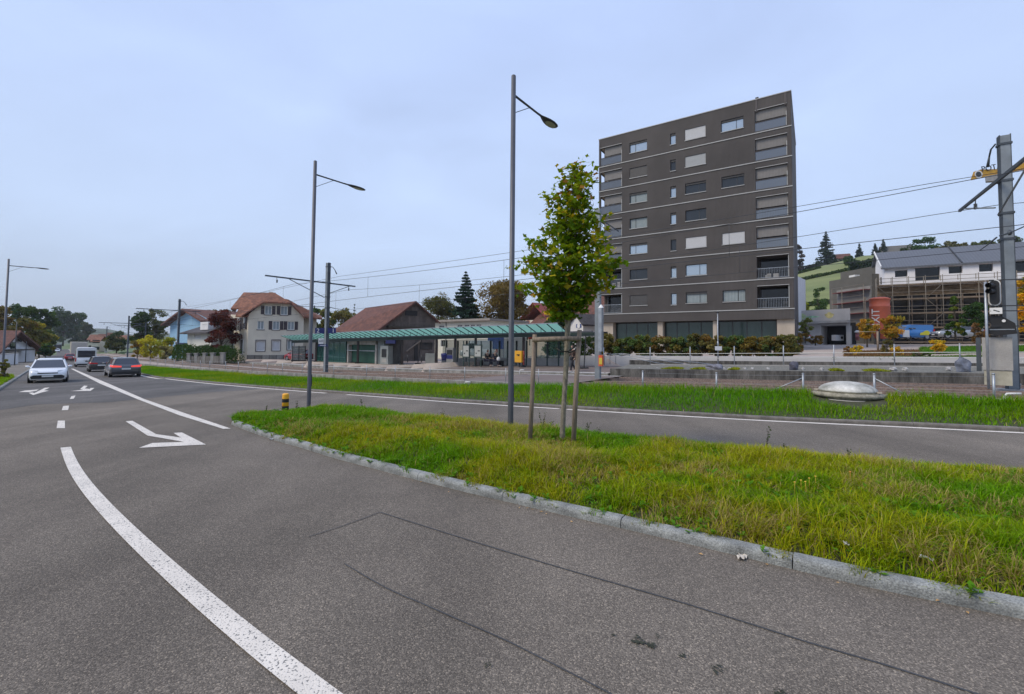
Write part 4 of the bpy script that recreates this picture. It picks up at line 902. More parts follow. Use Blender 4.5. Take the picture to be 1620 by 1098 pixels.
def onwing(t0, t1, z0_, z1_, o, m, nm, par=None):
    mb = MB(); c = [lw+dl_*(t*Ll)+nl_*k+Vector((0, 0, z)) for k in (o, o-.05) for t, z in ((t0, z0_), (t1, z0_), (t1, z1_), (t0, z1_))]; mb.add(c, [(0, 1, 2, 3), (7, 6, 5, 4), (0, 4, 5, 1), (1, 5, 6, 2), (2, 6, 7, 3), (3, 7, 4, 0)]); return mb.build(nm, m, par or T)
for t0, t1, z0_, z1_, sh_ in ((.12, .26, 1.0, 3.2, 0), (.62, .78, 1.0, 3.2, 0), (.10, .22, 4.6, 6.3, 1), (.42, .54, 4.4, 6.3, 1), (.74, .86, 4.6, 6.3, 1)):
    w_ = onwing(t0, t1, z0_, z1_, .05, M['white'], 'window'); onwing(t0+.02, t1-.02, z0_+.1, z1_-.1, .065, M['glass'], 'pane', w_)
    if sh_:
        for a in (t0-.085, t1+.01): onwing(a, a+.075, z0_, z1_, .09, M['shutter'], 'shutter')
mb = MB(); p1, p2 = lw+dl_*Ll*.02, lw+dl_*Ll*.66; o_ = nl_*1.3
mb.add([p1+Vector((0, 0, 3.75)), p2+Vector((0, 0, 3.75)), p2+o_+Vector((0, 0, 3.75)), p1+o_+Vector((0, 0, 3.75)), p1+Vector((0, 0, 3.95)), p2+Vector((0, 0, 3.95)), p2+o_+Vector((0, 0, 3.95)), p1+o_+Vector((0, 0, 3.95))], [(0, 3, 2, 1), (4, 5, 6, 7), (0, 1, 5, 4), (1, 2, 6, 5), (2, 3, 7, 6), (3, 0, 4, 7)]); mb.build('balcony', M['stone'], T)
mb = MB()
for k in range(15): q = p1.lerp(p2, k/14)+o_; mb.bar((q.x, q.y, 3.95), (q.x, q.y, 4.9), .035)
mb.bar(p1+o_+Vector((0, 0, 4.9)), p2+o_+Vector((0, 0, 4.9)), .06); mb.build('balcony_railing', M['dark'], T)

# ---- timber barn ----
F = Fac(xy(604, 57), xy(688, 62), 0); F.O.z = zat(640, 571, 58)
T = F.thing('timber_barn', 'old timber barn with broad brown tile roof behind the station canopy', 'barn'); W = F.L
M['planks'] = wavemat('barn_planks', (.19, .155, .13), (.06, .048, .042), 1.6, 'X', .95, .5, .35, 'SAW', 0, .02, 1.1, 1.5)
# the gable faces the tracks; the ridge runs back to the left
apex = F.at(655.5, 478); el = F.at(596, 522); er = F.at(687, 507)
um, zr = apex; ze = er[1]; D_ = 16
mb = MB(); zel = el[1]; u0 = el[0]
mb.add([(u0, 0, -1), (W, 0, -1), (W, 0, ze), (um, 0, zr), (u0, 0, zel)], [(0, 1, 2, 3, 4)]); mb.add([(u0, 0, -1), (u0, 5, -1), (u0, 5, zel), (u0, 0, zel)], [(0, 1, 2, 3)]); mb.add([(W, 0, -1), (W, D_, -1), (W, D_, ze), (W, 0, ze)], [(0, 1, 2, 3)])
mb.build('wall', M['planks'], T, fix=False)
mb = MB(); oh = .6; sh = -13.5     # far end of the ridge lies to the left and behind
R0 = Vector((um, -.5, zr+.12)); 
def solve_uv(px, py, w):      # local point at height w along a sight line
    d = ray(px, py); t = (F.O.z+w-C0.z)/d.z; p = C0+d*t-F.O; return p.dot(F.U), p.dot(F.V)
ru, rv = F.at(578.5, 486, 9.5)[0], 9.5; rz = zr+.12
rz2 = F.at(578.5, 487, 9.5)[1]
bu, bv = F.at(525, 523, 7.0)[0], 7.0; bz = F.at(525, 524, 7.0)[1]
A = [(um, -.5, zr+.12), (W+.5, -.5, ze-.25), (u0-.4, -.5, zel-.25), (ru, rv, rz2), (bu, bv, bz), (W+.5, D_, ze-.25), (ru+4, D_, rz2)]
lo = [(a, b, c-.25) for a, b, c in A]
mb.add(A+lo, [(0, 3, 4, 2), (0, 1, 5, 6, 3), (7, 9, 11, 10), (0, 2, 9, 7), (1, 0, 7, 8), (2, 4, 11, 9)])
mb.build('roof', M['tiled'], T)
a = F.at(641, 491); b = F.at(660, 500); mb = MB(); mb.box(a[0], -.05, b[1], b[0], -.01, a[1]); mb.build('hatch', M['black'], T)
mb = MB(); c = F.at(612, 516); d = F.at(687, 512); mb.box(c[0], -.5, c[1]-.15, d[0], -.02, c[1]+.05); mb.build('beam', M['barkd'], T)
mb = MB(); a = F.at(641, 556); b = F.at(664, 539); mb.bar((a[0], -.25, a[1]), (b[0], -.25, b[1]), .25, .12); mb.build('brace', M['wood'], T)
a = F.at(655, 565); b = F.at(661, 543); mb = MB(); mb.box(a[0], -.05, -.5, b[0], -.01, b[1]); mb.build('door', M['black'], T)
a = F.at(664, 553); b = F.at(684, 542); mb = MB(); mb.box(a[0], -.05, a[1], b[0], -.01, b[1]); mb.build('window', M['glass'], T)

# ---- white flat building behind ----
F = Fac(xy(684, 80), xy(775, 72), 0); F.O.z = zat(700, 566, 78); T = F.thing('white_office_building', 'long low white building with a row of upper windows behind the platform', 'building'); W = F.L
zt = F.at(720, 509)[1]; zc = [F.at(x, 520)[0] for x in (694, 703, 723, 731, 734, 742, 744, 751, 753, 761)]; a1, a0 = F.at(720, 514)[1], F.at(720, 519.5)[1]-.9
hol = [(zc[i], zc[i+1], a0, a1) for i in (0, 2, 4, 6, 8)]; g0, g1 = F.at(700, 543)[1], F.at(700, 538)[1]; gu_ = F.at(703, 540)[0]; hol2 = [(gu_-.9, gu_+.6, g0-.6, g1)]
mb = MB(); mb.wall(0, W, -2, zt, hol+hol2, 0, .2); mb.add([(0, 0, -2), (0, 10, -2), (0, 10, zt), (0, 0, zt)], [(0, 1, 2, 3)]); mb.add([(W, 0, -2), (W, 10, -2), (W, 10, zt), (W, 0, zt)], [(0, 1, 2, 3)]); mb.build('wall', mat('plaster_offwhite', (.66, .65, .56), .9, .06), T, fix=False)
for h in hol+hol2: win(T, *h, .1, M['white'], M['glass'], (.33, .66), .06)
mb = MB(); mb.box(-.5, -.7, zt, W+.5, 10, zt+.35); mb.build('roof', mat('flat_roof', (.30, .27, .24), .9), T)
mb = MB(); q = F.at(706, 515)[0]; mb.box(q-.06, -.1, -1, q+.06, -.01, zt); mb.build('down_pipe', M['stone'], T)

# ---- yellow house with brown roof and the small white gabled shed, seen through the young tree ----
F = Fac(xy(872, 92), xy(952, 84), 0); F.O.z = zat(900, 548, 90); T = F.thing('ochre_house', 'large ochre house under a steep red brown roof beside the tower', 'house'); W = F.L
ze = F.at(905, 493)[1]; zr = F.at(905, 463)[1]
mb = MB(); hl = []
for x_ in (893, 902, 925, 936): u_ = F.at(x_, 500)[0]; hl += [(u_, u_+1.1, F.at(905, 512)[1], F.at(905, 500)[1]), (u_, u_+1.1, F.at(905, 529)[1], F.at(905, 519)[1])]
mb.wall(0, W, -3, ze, hl, 0, .2); mb.add([(0, 0, -3), (0, 10, -3), (0, 10, ze), (0, 5, zr), (0, 0, ze)], [(0, 1, 2, 3, 4)]); mb.build('wall', mat('plaster_ochre', (.38, .30, .18), .9, .1), T, fix=False)
roofmb(0, W, 0, 12, ze, zr+1.0, 'u', .9).build('roof', M['tiled'], T)
for h in hl: win(T, *h, .1, M['white'], M['glass'], (.5,), .09)
F = Fac(xy(901.5, 70), xy(922.5, 67), 0); F.O.z = zat(905, 545, 70); T = F.thing('white_shed', 'small white gabled building with a blue poster on its front', 'shed'); W = F.L
ze = F.at(903, 505)[1]; zr = F.at(912, 496)[1]; ze = zr-W*.42
mb = MB(); gablewall(mb, 0, W, -3, ze, zr, 0); mb.add([(W, 0, -3), (W, 8, -3), (W, 8, ze), (W, 0, ze)], [(0, 1, 2, 3)]); mb.build('wall', M['plasterw'], T, fix=False)
roofmb(0, W, 0, 8, ze, zr, 'v', .35).build('roof', M['tileg'], T)
a = F.at(912, 518.5); b = F.at(920, 512.5); mb = MB(); mb.box(a[0], -.06, a[1], b[0], -.01, b[1]); mb.build('poster', flat('poster_blue', (.02, .05, .22), .5), T)
mb = MB(); mb.lathe([(.38, 0), (.38, .02)], (0, 0, 0), 14); po = mb.build('poster_disc', M['white'], T); po.rotation_euler = (math.pi/2, 0, 0); po.location = ((a[0]+b[0])/2, -.065, (a[1]+b[1])/2)
# red-brown roofs behind the brown tree
F = Fac(xy(822, 120), xy(868, 112), 0); F.O.z = zat(840, 548, 116); T = F.thing('red_roof_house', 'distant house showing only its red tiled roofs behind the trees', 'house'); W = F.L
ze = F.at(850, 506)[1]; zr = F.at(830, 480)[1]; mb = MB(); mb.box(0, 0, -3, W, 9, ze); mb.build('wall', M['plaster'], T); roofmb(0, W, 0, 9, ze, zr, 'v', .6).build('roof', tilemat('roof_tiles_red', (.30, .06, .045), (.22, .05, .04)), T)
roofmb(W*.6, W*1.3, -2, 7, ze-1, ze+2.2, 'u', .5).build('roof', M['tiled'], T)

# ---- blue house and small white house on the left ----
F = Fac(xy(268, 88), xy(325, 78), 0); F.O.z = zat(290, 566, 84); T = F.thing('blue_house', 'light blue two storey house with a wide shallow brown roof', 'house'); W = F.L
M['blue'] = mat('plaster_blue', (.26, .45, .62), .9, .06); ze = F.at(270, 507)[1]; zr = F.at(312, 492)[1]+.4; um = W*.55
hl = [(F.at(297.5, 500)[0], F.at(308, 500)[0], F.at(300, 510)[1], F.at(300, 504)[1])]
mb = MB(); mb.wall(0, W, -1, ze, [h for h in hl if h[3] < ze], 0, .15); mb.add([(0, 0, ze), (W, 0, ze), (um, 0, zr)], [(0, 1, 2)]); mb.add([(0, 0, -1), (0, 16, -1), (0, 16, ze), (0, 0, ze)], [(0, 1, 2, 3)]); mb.build('wall', M['blue'], T, fix=False)
A = [(-1.2, -1.2, ze-.75), (um, -1.2, zr+.1), (W+1, -1.2, ze-.45), (-1.2, 17, ze-.75), (um, 17, zr+.1), (W+1, 17, ze-.45)]; mb = MB(); mb.add(A+[(a, b, c-.3) for a, b, c in A], [(0, 1, 4, 3), (1, 2, 5, 4), (6, 9, 10, 7), (7, 10, 11, 8), (0, 6, 7, 1), (1, 7, 8, 2), (0, 3, 9, 6), (2, 8, 11, 5)]); mb.build('roof', M['tiled'], T)
for v_ in (2.5, 6, 9.5, 13): mb = MB(); mb.box(-.08, v_, 1.4, -.01, v_+1.0, 3.4); w_ = mb.build('window', M['white'], T); mb = MB(); mb.box(-.09, v_+.1, 1.5, -.081, v_+.9, 3.3); mb.build('pane', M['glass'], w_)
for u_ in (.8, 3.2): mb = MB(); mb.box(u_, -.08, 1.6, u_+1.2, -.01, 3.0); w_ = mb.build('window', M['white'], T); mb = MB(); mb.box(u_+.1, -.09, 1.7, u_+1.1, -.081, 2.9); mb.build('pane', M['glass'], w_)
mb = MB(); mb.box(-3.2, 1, -.5, -.3, 1.15, 2.6); mb.box(-3.2, 1, 2.5, -.3, 3, 2.7); mb.build('porch', M['blue'], T)
F = Fac(xy(296, 72), xy(334, 66), 0); F.O.z = zat(315, 570, 69); T = F.thing('small_white_house', 'small off-white house with dark grey hipped roof and a blue balcony', 'house'); W = F.L
ze = F.at(300, 523)[1]; zr = F.at(318, 502)[1]; a = F.at(307.5, 536); b = F.at(318, 528.5)
hl = [(a[0], b[0], a[1], b[1])]
mb = MB(); mb.wall(0, W, -1, ze, hl, 0, .15); mb.add([(0, 0, -1), (0, 9, -1), (0, 9, ze), (0, 0, ze)], [(0, 1, 2, 3)]); mb.add([(W, 0, -1), (W, 9, -1), (W, 9, ze), (W, 0, ze)], [(0, 1, 2, 3)]); mb.build('wall', mat('plaster_pale', (.60, .60, .55), .9, .05), T, fix=False)
roofmb(0, W, 0, 9, ze, zr, 'u', .8, 2.6, 1.0).build('roof', M['tileg'], T)
win(T, *hl[0], .05, M['white'], M['blindw'], (), .06)
mb = MB(); d0 = F.at(319, 522); d1 = F.at(332, 509); mb.box(d0[0], -.2, d0[1], d1[0], 2, d1[1]); mb.build('dormer', M['plasterw'], T)
mb = MB(); mb.box(-4.4, .2, 1.7, -.02, 2.2, 2.6); mb.build('balcony', flat('balcony_blue', (.015, .025, .10), .6), T)
for v_ in (1.0, 3.2): mb = MB(); mb.box(-.07, v_, 2.8, -.01, v_+.9, 4.3); mb.build('window', M['glass'], T)
# garden wall with stone pillars and hedge
gw = thing('garden_fence', 'low garden wall with square stone pillars before the dark hedge', 'garden wall')
pl = [(300, 63), (312, 62), (325, 60.5), (337.5, 59), (353, 57.5)]; pts = []
for x_, z_ in pl:
    p = xy(x_, z_); zb = zat(x_, 571.5, z_); pts.append((p, zb)); mb = MB(gw); mb.box(p[0]-.22, p[1]-.22, zb-.3, p[0]+.22, p[1]+.22, zb+1.0); mb.box(p[0]-.28, p[1]-.28, zb+1.0, p[0]+.28, p[1]+.28, zb+1.12); mb.build('pillar', M['concm'], gw)
mb = MB(gw)
for (p, a), (q, b) in zip(pts, pts[1:]): mb.bar((p[0], p[1], a+.22), (q[0], q[1], b+.22), .16, .9)
mb.build('wall', M['concd'], gw)

# ---- building site on the right ----
M['renderw'] = mat('render_white', (.80, .79, .80), .9, .05, .5, .05, 20)
F = Fac(xy(1402, 66), xy(1700, 56.5), 0); F.O.z = 2.4; T = F.thing('new_house_row', 'long white building under construction with dark roof above wrapped scaffolding', 'building'); W = F.L
p = F.at(1404, 423); q = F.at(1383, 455); ze = F.at(1410, 422.5)[1]; zr = F.at(1400, 401)[1]; z0_ = F.at(1404, 455)[1]
# heights: the eaves follow the wall, the ridge lies behind
yw = lambda x: (F.at(x, 430)[0])
hl = []
for x0, x1, y0, y1 in ((1416, 1436, 428, 438.5), (1448, 1487.5, 424, 444), (1501, 1523, 421.5, 433), (1549, 1571.5, 418, 430), (1605, 1655, 413, 432)):
    a = F.at(x0, (y0+y1)/2+5)[0]; b = F.at(x1, (y0+y1)/2+5)[0]; zc1 = F.at(x0, y0)[1]; zc0 = F.at(x0, y1)[1]; hl.append((a, b, zc0, zc1))
mb = MB(); mb.wall(0, W, 0, ze, hl, 0, .5); Dp = 11.0; zr2 = F.at(1400, 401, Dp/2)[1]
mb.add([(0, 0, 0), (0, Dp, 0), (0, Dp, ze), (0, Dp/2, zr2), (0, 0, ze)], [(0, 1, 2, 3, 4)]); mb.build('wall', M['renderw'], T, fix=False)
for h in hl: mb = MB(); mb.box(h[0]+.02, .45, h[2]+.02, h[1]-.02, .49, h[3]-.02); mb.build('window', M['glassd'], T)
A = [(-.4, -.4, ze-.1), (W+.4, -.4, ze-.1), (W+.4, Dp/2, zr2+.2), (-.4, Dp/2, zr2+.2), (-.4, Dp+.4, ze-.1), (W+.4, Dp+.4, ze-.1)]
mb = MB(); mb.add(A+[(a, b, c-.22) for a, b, c in A], [(0, 1, 2, 3), (3, 2, 5, 4), (6, 9, 8, 7), (9, 10, 11, 8), (0, 6, 7, 1), (0, 3, 9, 6), (3, 4, 10, 9), (1, 7, 8, 2)])
M['sheet'] = wavemat('metal_roof', (.12, .13, .145), (.085, .092, .105), .9, 'X', .55, .3, .12, 'SAW'); rf = mb.build('roof', M['sheet'], T)
mb = MB(); mb.bar((-.42, -.42, ze), (-.42, Dp/2, zr2+.3), .12, .3); mb.build('verge_board', M['white'], rf)
for k in (.33,): u_ = F.at(1520, 405)[0]; mb = MB(); mb.bar((u_, -.4, ze+.0), (u_, Dp/2, zr2+.3), .14, .1); mb.build('roof_joint', M['dark'], rf)
# gable side (left) faces the tower: small windows
for v_ in (2.4, 5.2): mb = MB(); mb.box(-.06, v_, F.at(1404, 446)[1], -.01, v_+.7, F.at(1404, 438)[1]+.3); mb.build('window', M['glassd'], T)
# scaffolding: standards, ledgers, boards, braces
FS = Fac((F.O.x-F.V.x*2.2, F.O.y-F.V.y*2.2), (F.O.x-F.V.x*2.2+F.U.x, F.O.y-F.V.y*2.2+F.U.y), 2.0)
S = FS.thing('scaffolding', 'tall tube scaffolding with timber boards around the white building site', 'scaffolding')
zt = FS.at(1404, 452)[1]; lev = [zt-2.0*k for k in range(0, 6)]; xs_ = np.arange(-1.2, 36, 1.75); mb = MB(); mg = MB(); me_ = MB(); mo = MB()
for u_ in xs_:
    for v_ in (0, 1.0): mb.tube([(u_, v_, -.6), (u_, v_, zt+1.2)], .045, 5)
for z_ in lev:
    if z_ < .3: continue
    for dz in (0, .5, 1.0): mb.tube([(xs_[0], 0, z_+dz), (xs_[-1], 0, z_+dz)], .035, 5)
    mg.box(xs_[0], .08, z_-.09, xs_[-1], .92, z_-.03); mg.box(xs_[0], -.02, z_-.08, xs_[-1], .03, z_+.14)
for i in range(0, len(xs_)-1, 3):
    for k in range(len(lev)-2): a, b = (xs_[i], xs_[i+1]) if (i+k) % 2 else (xs_[i+1], xs_[i]); me_.tube([(a, -.06, lev[k+1]), (b, -.06, lev[k])], .03, 5)
M['scaf'] = mat('scaffold_tube', (.20, .175, .14), .6, .2, 3, metal=.3); mb.build('standards', M['scaf'], S)['kind'] = 'stuff'; mg.build('platform_boards', mat('scaffold_boards', (.17, .125, .085), .9, .3, 2), S); me_.build('braces', M['scaf'], S)
# board edge in timber and white sheeting on top
mb = MB(); mb.box(-1, .95, zt-1.4, 36, 1.05, zt-.1); mb.build('timber_panel', mat('formwork', (.22, .15, .085), .9, .45, .6, stretch=(1, 1, 3), var2=.3, scale2=3), S)
mb = MB(); mb.box(5, -.02, zt-.02, 34, .2, zt+.35); mb.build('white_sheeting', M['plasterw'], S)
mb = MB(); mb.box(-1, 1.3, -.5, 36, 1.34, zt-1.4); mb.build('dark_storey_wall', mat('dark_shell', (.03, .03, .03), .95, .5, .7), S)
for i in range(9):
    u_ = -1.5+i*3.9
    for za, zc in ((zt-3.1, zt-1.5), (.3, 2.3)): mb = MB(); mb.box(u_, 1.1, za, u_+1.6, 1.28, zc); mb.build('shell_opening', M['black'] if i % 3 else M['concd'], S)
mb = MB()
for i in range(14): u_ = -2.5+i*2.6; mb.box(u_, 1.06, lev[3] if len(lev) > 3 else 1, u_+.14, 1.2, zt-1.4)
mb.build('props', M['wood'], S)['kind'] = 'stuff'
# grey block with scaffolding left of it
F = Fac(xy(1318, 78), xy(1382, 70), 0); F.O.z = 2.6; T = F.thing('grey_concrete_building', 'grey flat roofed building with red-edged scaffold boards and garage below', 'building'); W = F.L
gz = lambda x, y: F.at(x, y)[1]
M['greyb'] = mat('grey_render', (.115, .112, .10), .9, .08, .7); M['greyl'] = mat('grey_lightrender', (.24, .24, .23), .9, .12, .7)
a = F.at(1304, 430); b = F.at(1346, 430); mb = MB(); mb.box(a[0], 3, -1, b[0]+3, 12, gz(1320, 427.5)); mb.build('rear_wall', M['greyb'], T)
mb = MB(); mb.box(F.at(1312, 450)[0], 0, -1, W, 9, gz(1345, 439)); mb.build('wall', M['greyb'], T)
mb = MB(); mb.box(F.at(1326, 470)[0], -.25, gz(1345, 520), W-.1, -.01, gz(1345, 457)); mb.build('insulation_wall', M['greyl'], T)
for y_ in (462, 479.5, 497, 516):
    mb = MB(); z_ = gz(1345, y_); mb.box(F.at(1328, y_)[0], -1.4, z_-.12, W, -.3, z_); mb.build('scaffold_deck', flat('deck_red_%d' % int(y_), (.16, .05, .05), .8), T)
mb = MB()
for x_ in (1329, 1345, 1380): u_ = F.at(x_, 480)[0]; mb.tube([(u_, -1.4, -1), (u_, -1.4, gz(1345, 455))], .05, 5)
for y_ in (455, 471, 489, 507): mb.tube([(F.at(1328, y_)[0], -1.45, gz(1345, y_)), (W, -1.45, gz(1345, y_))], .035, 5)
mb.build('scaffold_tubes', M['scaf'], T)
mb = MB(); mb.box(F.at(1334, 436)[0], 1, gz(1345, 439), F.at(1343, 436)[0], 1.9, gz(1345, 434)); mb.build('roof_vent', M['white'], T)
# garage block with the painted frieze
F = Fac(xy(1255, 72), xy(1346, 66), 0); F.O.z = zat(1300, 540, 69); T = F.thing('garage_block', 'low grey garage with dark open door and a faded painted band', 'garage'); W = F.L
g0 = F.at(1299, 520)[0]; g1 = F.at(1338.5, 520)[0]; gt = F.at(1320, 515)[1]; g2 = F.at(1255.5, 520)[0]; g3 = F.at(1264, 520)[0]
mb = MB(); mb.wall(0, W, -1, F.at(1300, 490)[1], [(g0, g1, -.5, gt), (g2, g3, -.5, F.at(1260, 522)[1])], 0, 2.5); mb.build('wall', mat('garage_concrete', (.48, .46, .44), .9, .1, .4), T, fix=False)
mb = MB(); mb.box(g0-.5, 2.5, -1, g1+.5, 2.6, gt+.5); mb.build('garage_interior', M['black'], T)
mb = MB(); z_ = F.at(1290, 512)[1]; mb.box(0, -.9, z_, W, -.01, z_+.35); mb.build('canopy', M['conc'], T)
for nm, (x0, y0, x1, y1), c in (('painted_flower', (1263, 496, 1275, 505), (.45, .55, .30)), ('painted_band', (1274, 499.5, 1296, 503), (.30, .52, .32)), ('painted_sun', (1305, 494, 1319, 503.5), (.58, .50, .22))):
    a = F.at(x0, y1); b = F.at(x1, y0); mb = MB(); cx_, cz_ = (a[0]+b[0])/2, (a[1]+b[1])/2
    vs = [(cx_, -.012, cz_)]+[(cx_+(b[0]-a[0])/2*math.cos(t)*(1+.15*math.sin(5*t)), -.012, cz_+(b[1]-a[1])/2*math.sin(t)*(1+.15*math.cos(4*t))) for t in np.linspace(0, 2*math.pi, 20, endpoint=False)]
    mb.add(vs, [(0, 1+i, 1+(i+1) % 20) for i in range(20)]); mb.build(nm, mat(nm, c, .9, .35, 1.5), T)
# white wall block right of the tower
F = Fac(xy(1256, 66), xy(1276, 74), 0); F.O.z = 2.2; T = F.thing('white_wall_block', 'blank white gable wall just right of the tower', 'building'); W = F.L
mb = MB(); A = [(-3, 0, -1), (W, 0, -1), (W, 0, F.at(1274.5, 443)[1]), (0, 0, F.at(1258, 436)[1]), (-3, 0, F.at(1258, 436)[1]+1)]; mb.ext([(a, c) for a, b, c in A], 0, 5); mb.build('wall', M['plasterw'], T)
# orange silo with white lettering
p = xy(1393, 52); zb = zat(1393, 540, 52); rr_ = 13.6*52/720
T = thing('mortar_silo', 'round orange red silo with white upright lettering among shrubs', 'silo', (p[0], p[1], zb)); h_ = zat(1393, 471, 52)-zb
M['silo'] = mat('silo_paint', (.52, .12, .065), .55, .12, .7)
mb = MB(); mb.lathe([(rr_*.5, .3), (rr_*.97, 1.6), (rr_*.97, h_-1.1), (rr_, h_-1.05), (rr_, h_-.95), (rr_*.95, h_-.9), (rr_*.95, h_-.25), (rr_*1.02, h_-.2), (rr_*1.02, h_-.1), (rr_*.6, h_+.05), (.1, h_+.1)], (0, 0, 0), 28); mb.build('tank', M['silo'], T)
mb = MB()
for a in range(4): q = math.pi/4+a*math.pi/2; mb.bar((math.cos(q)*rr_*.9, math.sin(q)*rr_*.9, 0), (math.cos(q)*rr_*.9, math.sin(q)*rr_*.9, 2.2), .12)
mb.build('stand', M['dark'], T)
def text(body, size, m, parent, loc, rot, name='lettering', ext=.01):
    c = bpy.data.curves.new(name, 'FONT'); c.body = body; c.size = size; c.extrude = ext; c.align_x = 'CENTER'; c.align_y = 'CENTER'
    t = bpy.data.objects.new(name, c); COL.objects.link(t); dg = bpy.context.evaluated_depsgraph_get(); me = bpy.data.meshes.new_from_object(t.evaluated_get(dg)); COL.objects.unlink(t); bpy.data.objects.remove(t)
    o = bpy.data.objects.new(name, me); COL.objects.link(o); me.materials.clear(); me.materials.append(m); o.parent = parent
    o.matrix_local = Matrix.Translation(loc) @ rot; return o
def frot(U, V):        # text lying in the facade plane: x along U, y up, facing -V
    return Matrix(((U.x, 0, -V.x, 0), (U.y, 0, -V.y, 0), (0, 1, 0, 0), (0, 0, 0, 1)))
vd = Vector((-p[0], -p[1], 0)).normalized(); th = math.radians(-20); d2 = Vector((vd.x*math.cos(th)-vd.y*math.sin(th), vd.x*math.sin(th)+vd.y*math.cos(th), 0))
rx = Vector((0, 0, 1)).cross(d2)
Rt = Matrix(((0, -rx.x, d2.x, 0), (0, -rx.y, d2.y, 0), (1, 0, 0, 0), (0, 0, 0, 1)))
text('FIXIT', 1.05, M['white'], T, d2*(rr_*.99)+Vector((0, 0, h_*.5)), Rt, ext=.03)
# ================= lamps, masts, wires =================
def lamp(px_, py_, label):
    b = G(px_, py_); H = 8.46; nx_, ny_ = .57, .82
    T = thing('street_lamp', label, 'street lamp', (b.x, b.y, b.z-.03), math.atan2(ny_, nx_), 'tall grey street lamps with one arm')
    mb = MB(); mb.tube([(0, 0, 0), (0, 0, .1), (0, 0, H)], [.066, .066, .056], 14); mb.tube([(0, 0, H), (0, 0, H+.02)], [.056, .04], 14); mb.build('pole', M['lampgrey'], T)
    mb = MB(); mb.box(.05, -.045, .75, .071, .045, 1.15); mb.build('access_door', M['lampdark'], T)
    a = H-.45; mb = MB(); mb.tube([(.04, 0, a), (.6, 0, a+.01), (1.25, 0, a+.02)], [.028, .026, .026], 8); mb.build('arm', M['lampdark'], T)
    mb = MB(); mb.tube([(.05, 0, a-.42), (.72, 0, a-.0)], .010, 6); mb.build('strut', M['lampdark'], T)
    mb = MB(); k = 12; vs = []; fs = []; prof = [(1.15, .028, .028), (1.28, .035, .03), (1.42, .08, .045), (1.58, .125, .055), (1.76, .15, .055), (1.92, .135, .045), (2.02, .09, .03), (2.06, .02, .012)]
    for x_, w_, t_ in prof:
        for j in range(k):
            q = 2*math.pi*j/k; vs.append((x_, math.cos(q)*w_, a+.02+math.sin(q)*t_*(1 if math.sin(q) > 0 else .35)))
    for i in range(len(prof)-1):
        for j in range(k): fs.append((i*k+j, i*k+(j+1) % k, (i+1)*k+(j+1) % k, (i+1)*k+j))
    fs += [tuple(range(k)), tuple(reversed(range((len(prof)-1)*k, len(prof)*k)))]
    mb.smooth = True; mb.add(vs, fs); hd = mb.build('lamp_head', M['lampdark'], T)
    mb = MB(); vs = [(1.76+.22*math.cos(q), .105*math.sin(q), a-.006) for q in np.linspace(0, 2*math.pi, 16, endpoint=False)]; mb.add(vs+[(x_, y_, z_+.004) for x_, y_, z_ in vs], [tuple(range(16)), tuple(reversed(range(16, 32)))]); mb.build('lens', flat('lamp_lens_%d' % px_, (.30, .33, .20), .25), hd)
    return T
lamp(807.5, 685, 'nearest street lamp, standing on the island next to the staked young tree')
lamp(488.3, 645, 'street lamp at the far end of the island beside the striped bollard')
lamp(3.5, 600, 'street lamp across the road at the left verge')
# thin sign poles by the left house
for x_, z_, h_, lab in ((24.5, 62, 6.0, 'thin grey pole on the left pavement nearest the road lamp'), (41.5, 78, 3.6, 'thin grey pole in front of the white house wall on the left')):
    p = xy(x_, z_); zb = float(Rz(*p))+.1; T = thing('street_pole', lab, 'pole', (p[0], p[1], zb)); mb = MB(); mb.tube([(0, 0, 0), (0, 0, h_)], [.06, .05], 8); mb.build('pole', M['lampdark'], T); mb = MB(); mb.lathe([(.09, 0), (.09, .12)], (0, 0, 0), 8); mb.build('foot', M['dark'], T)

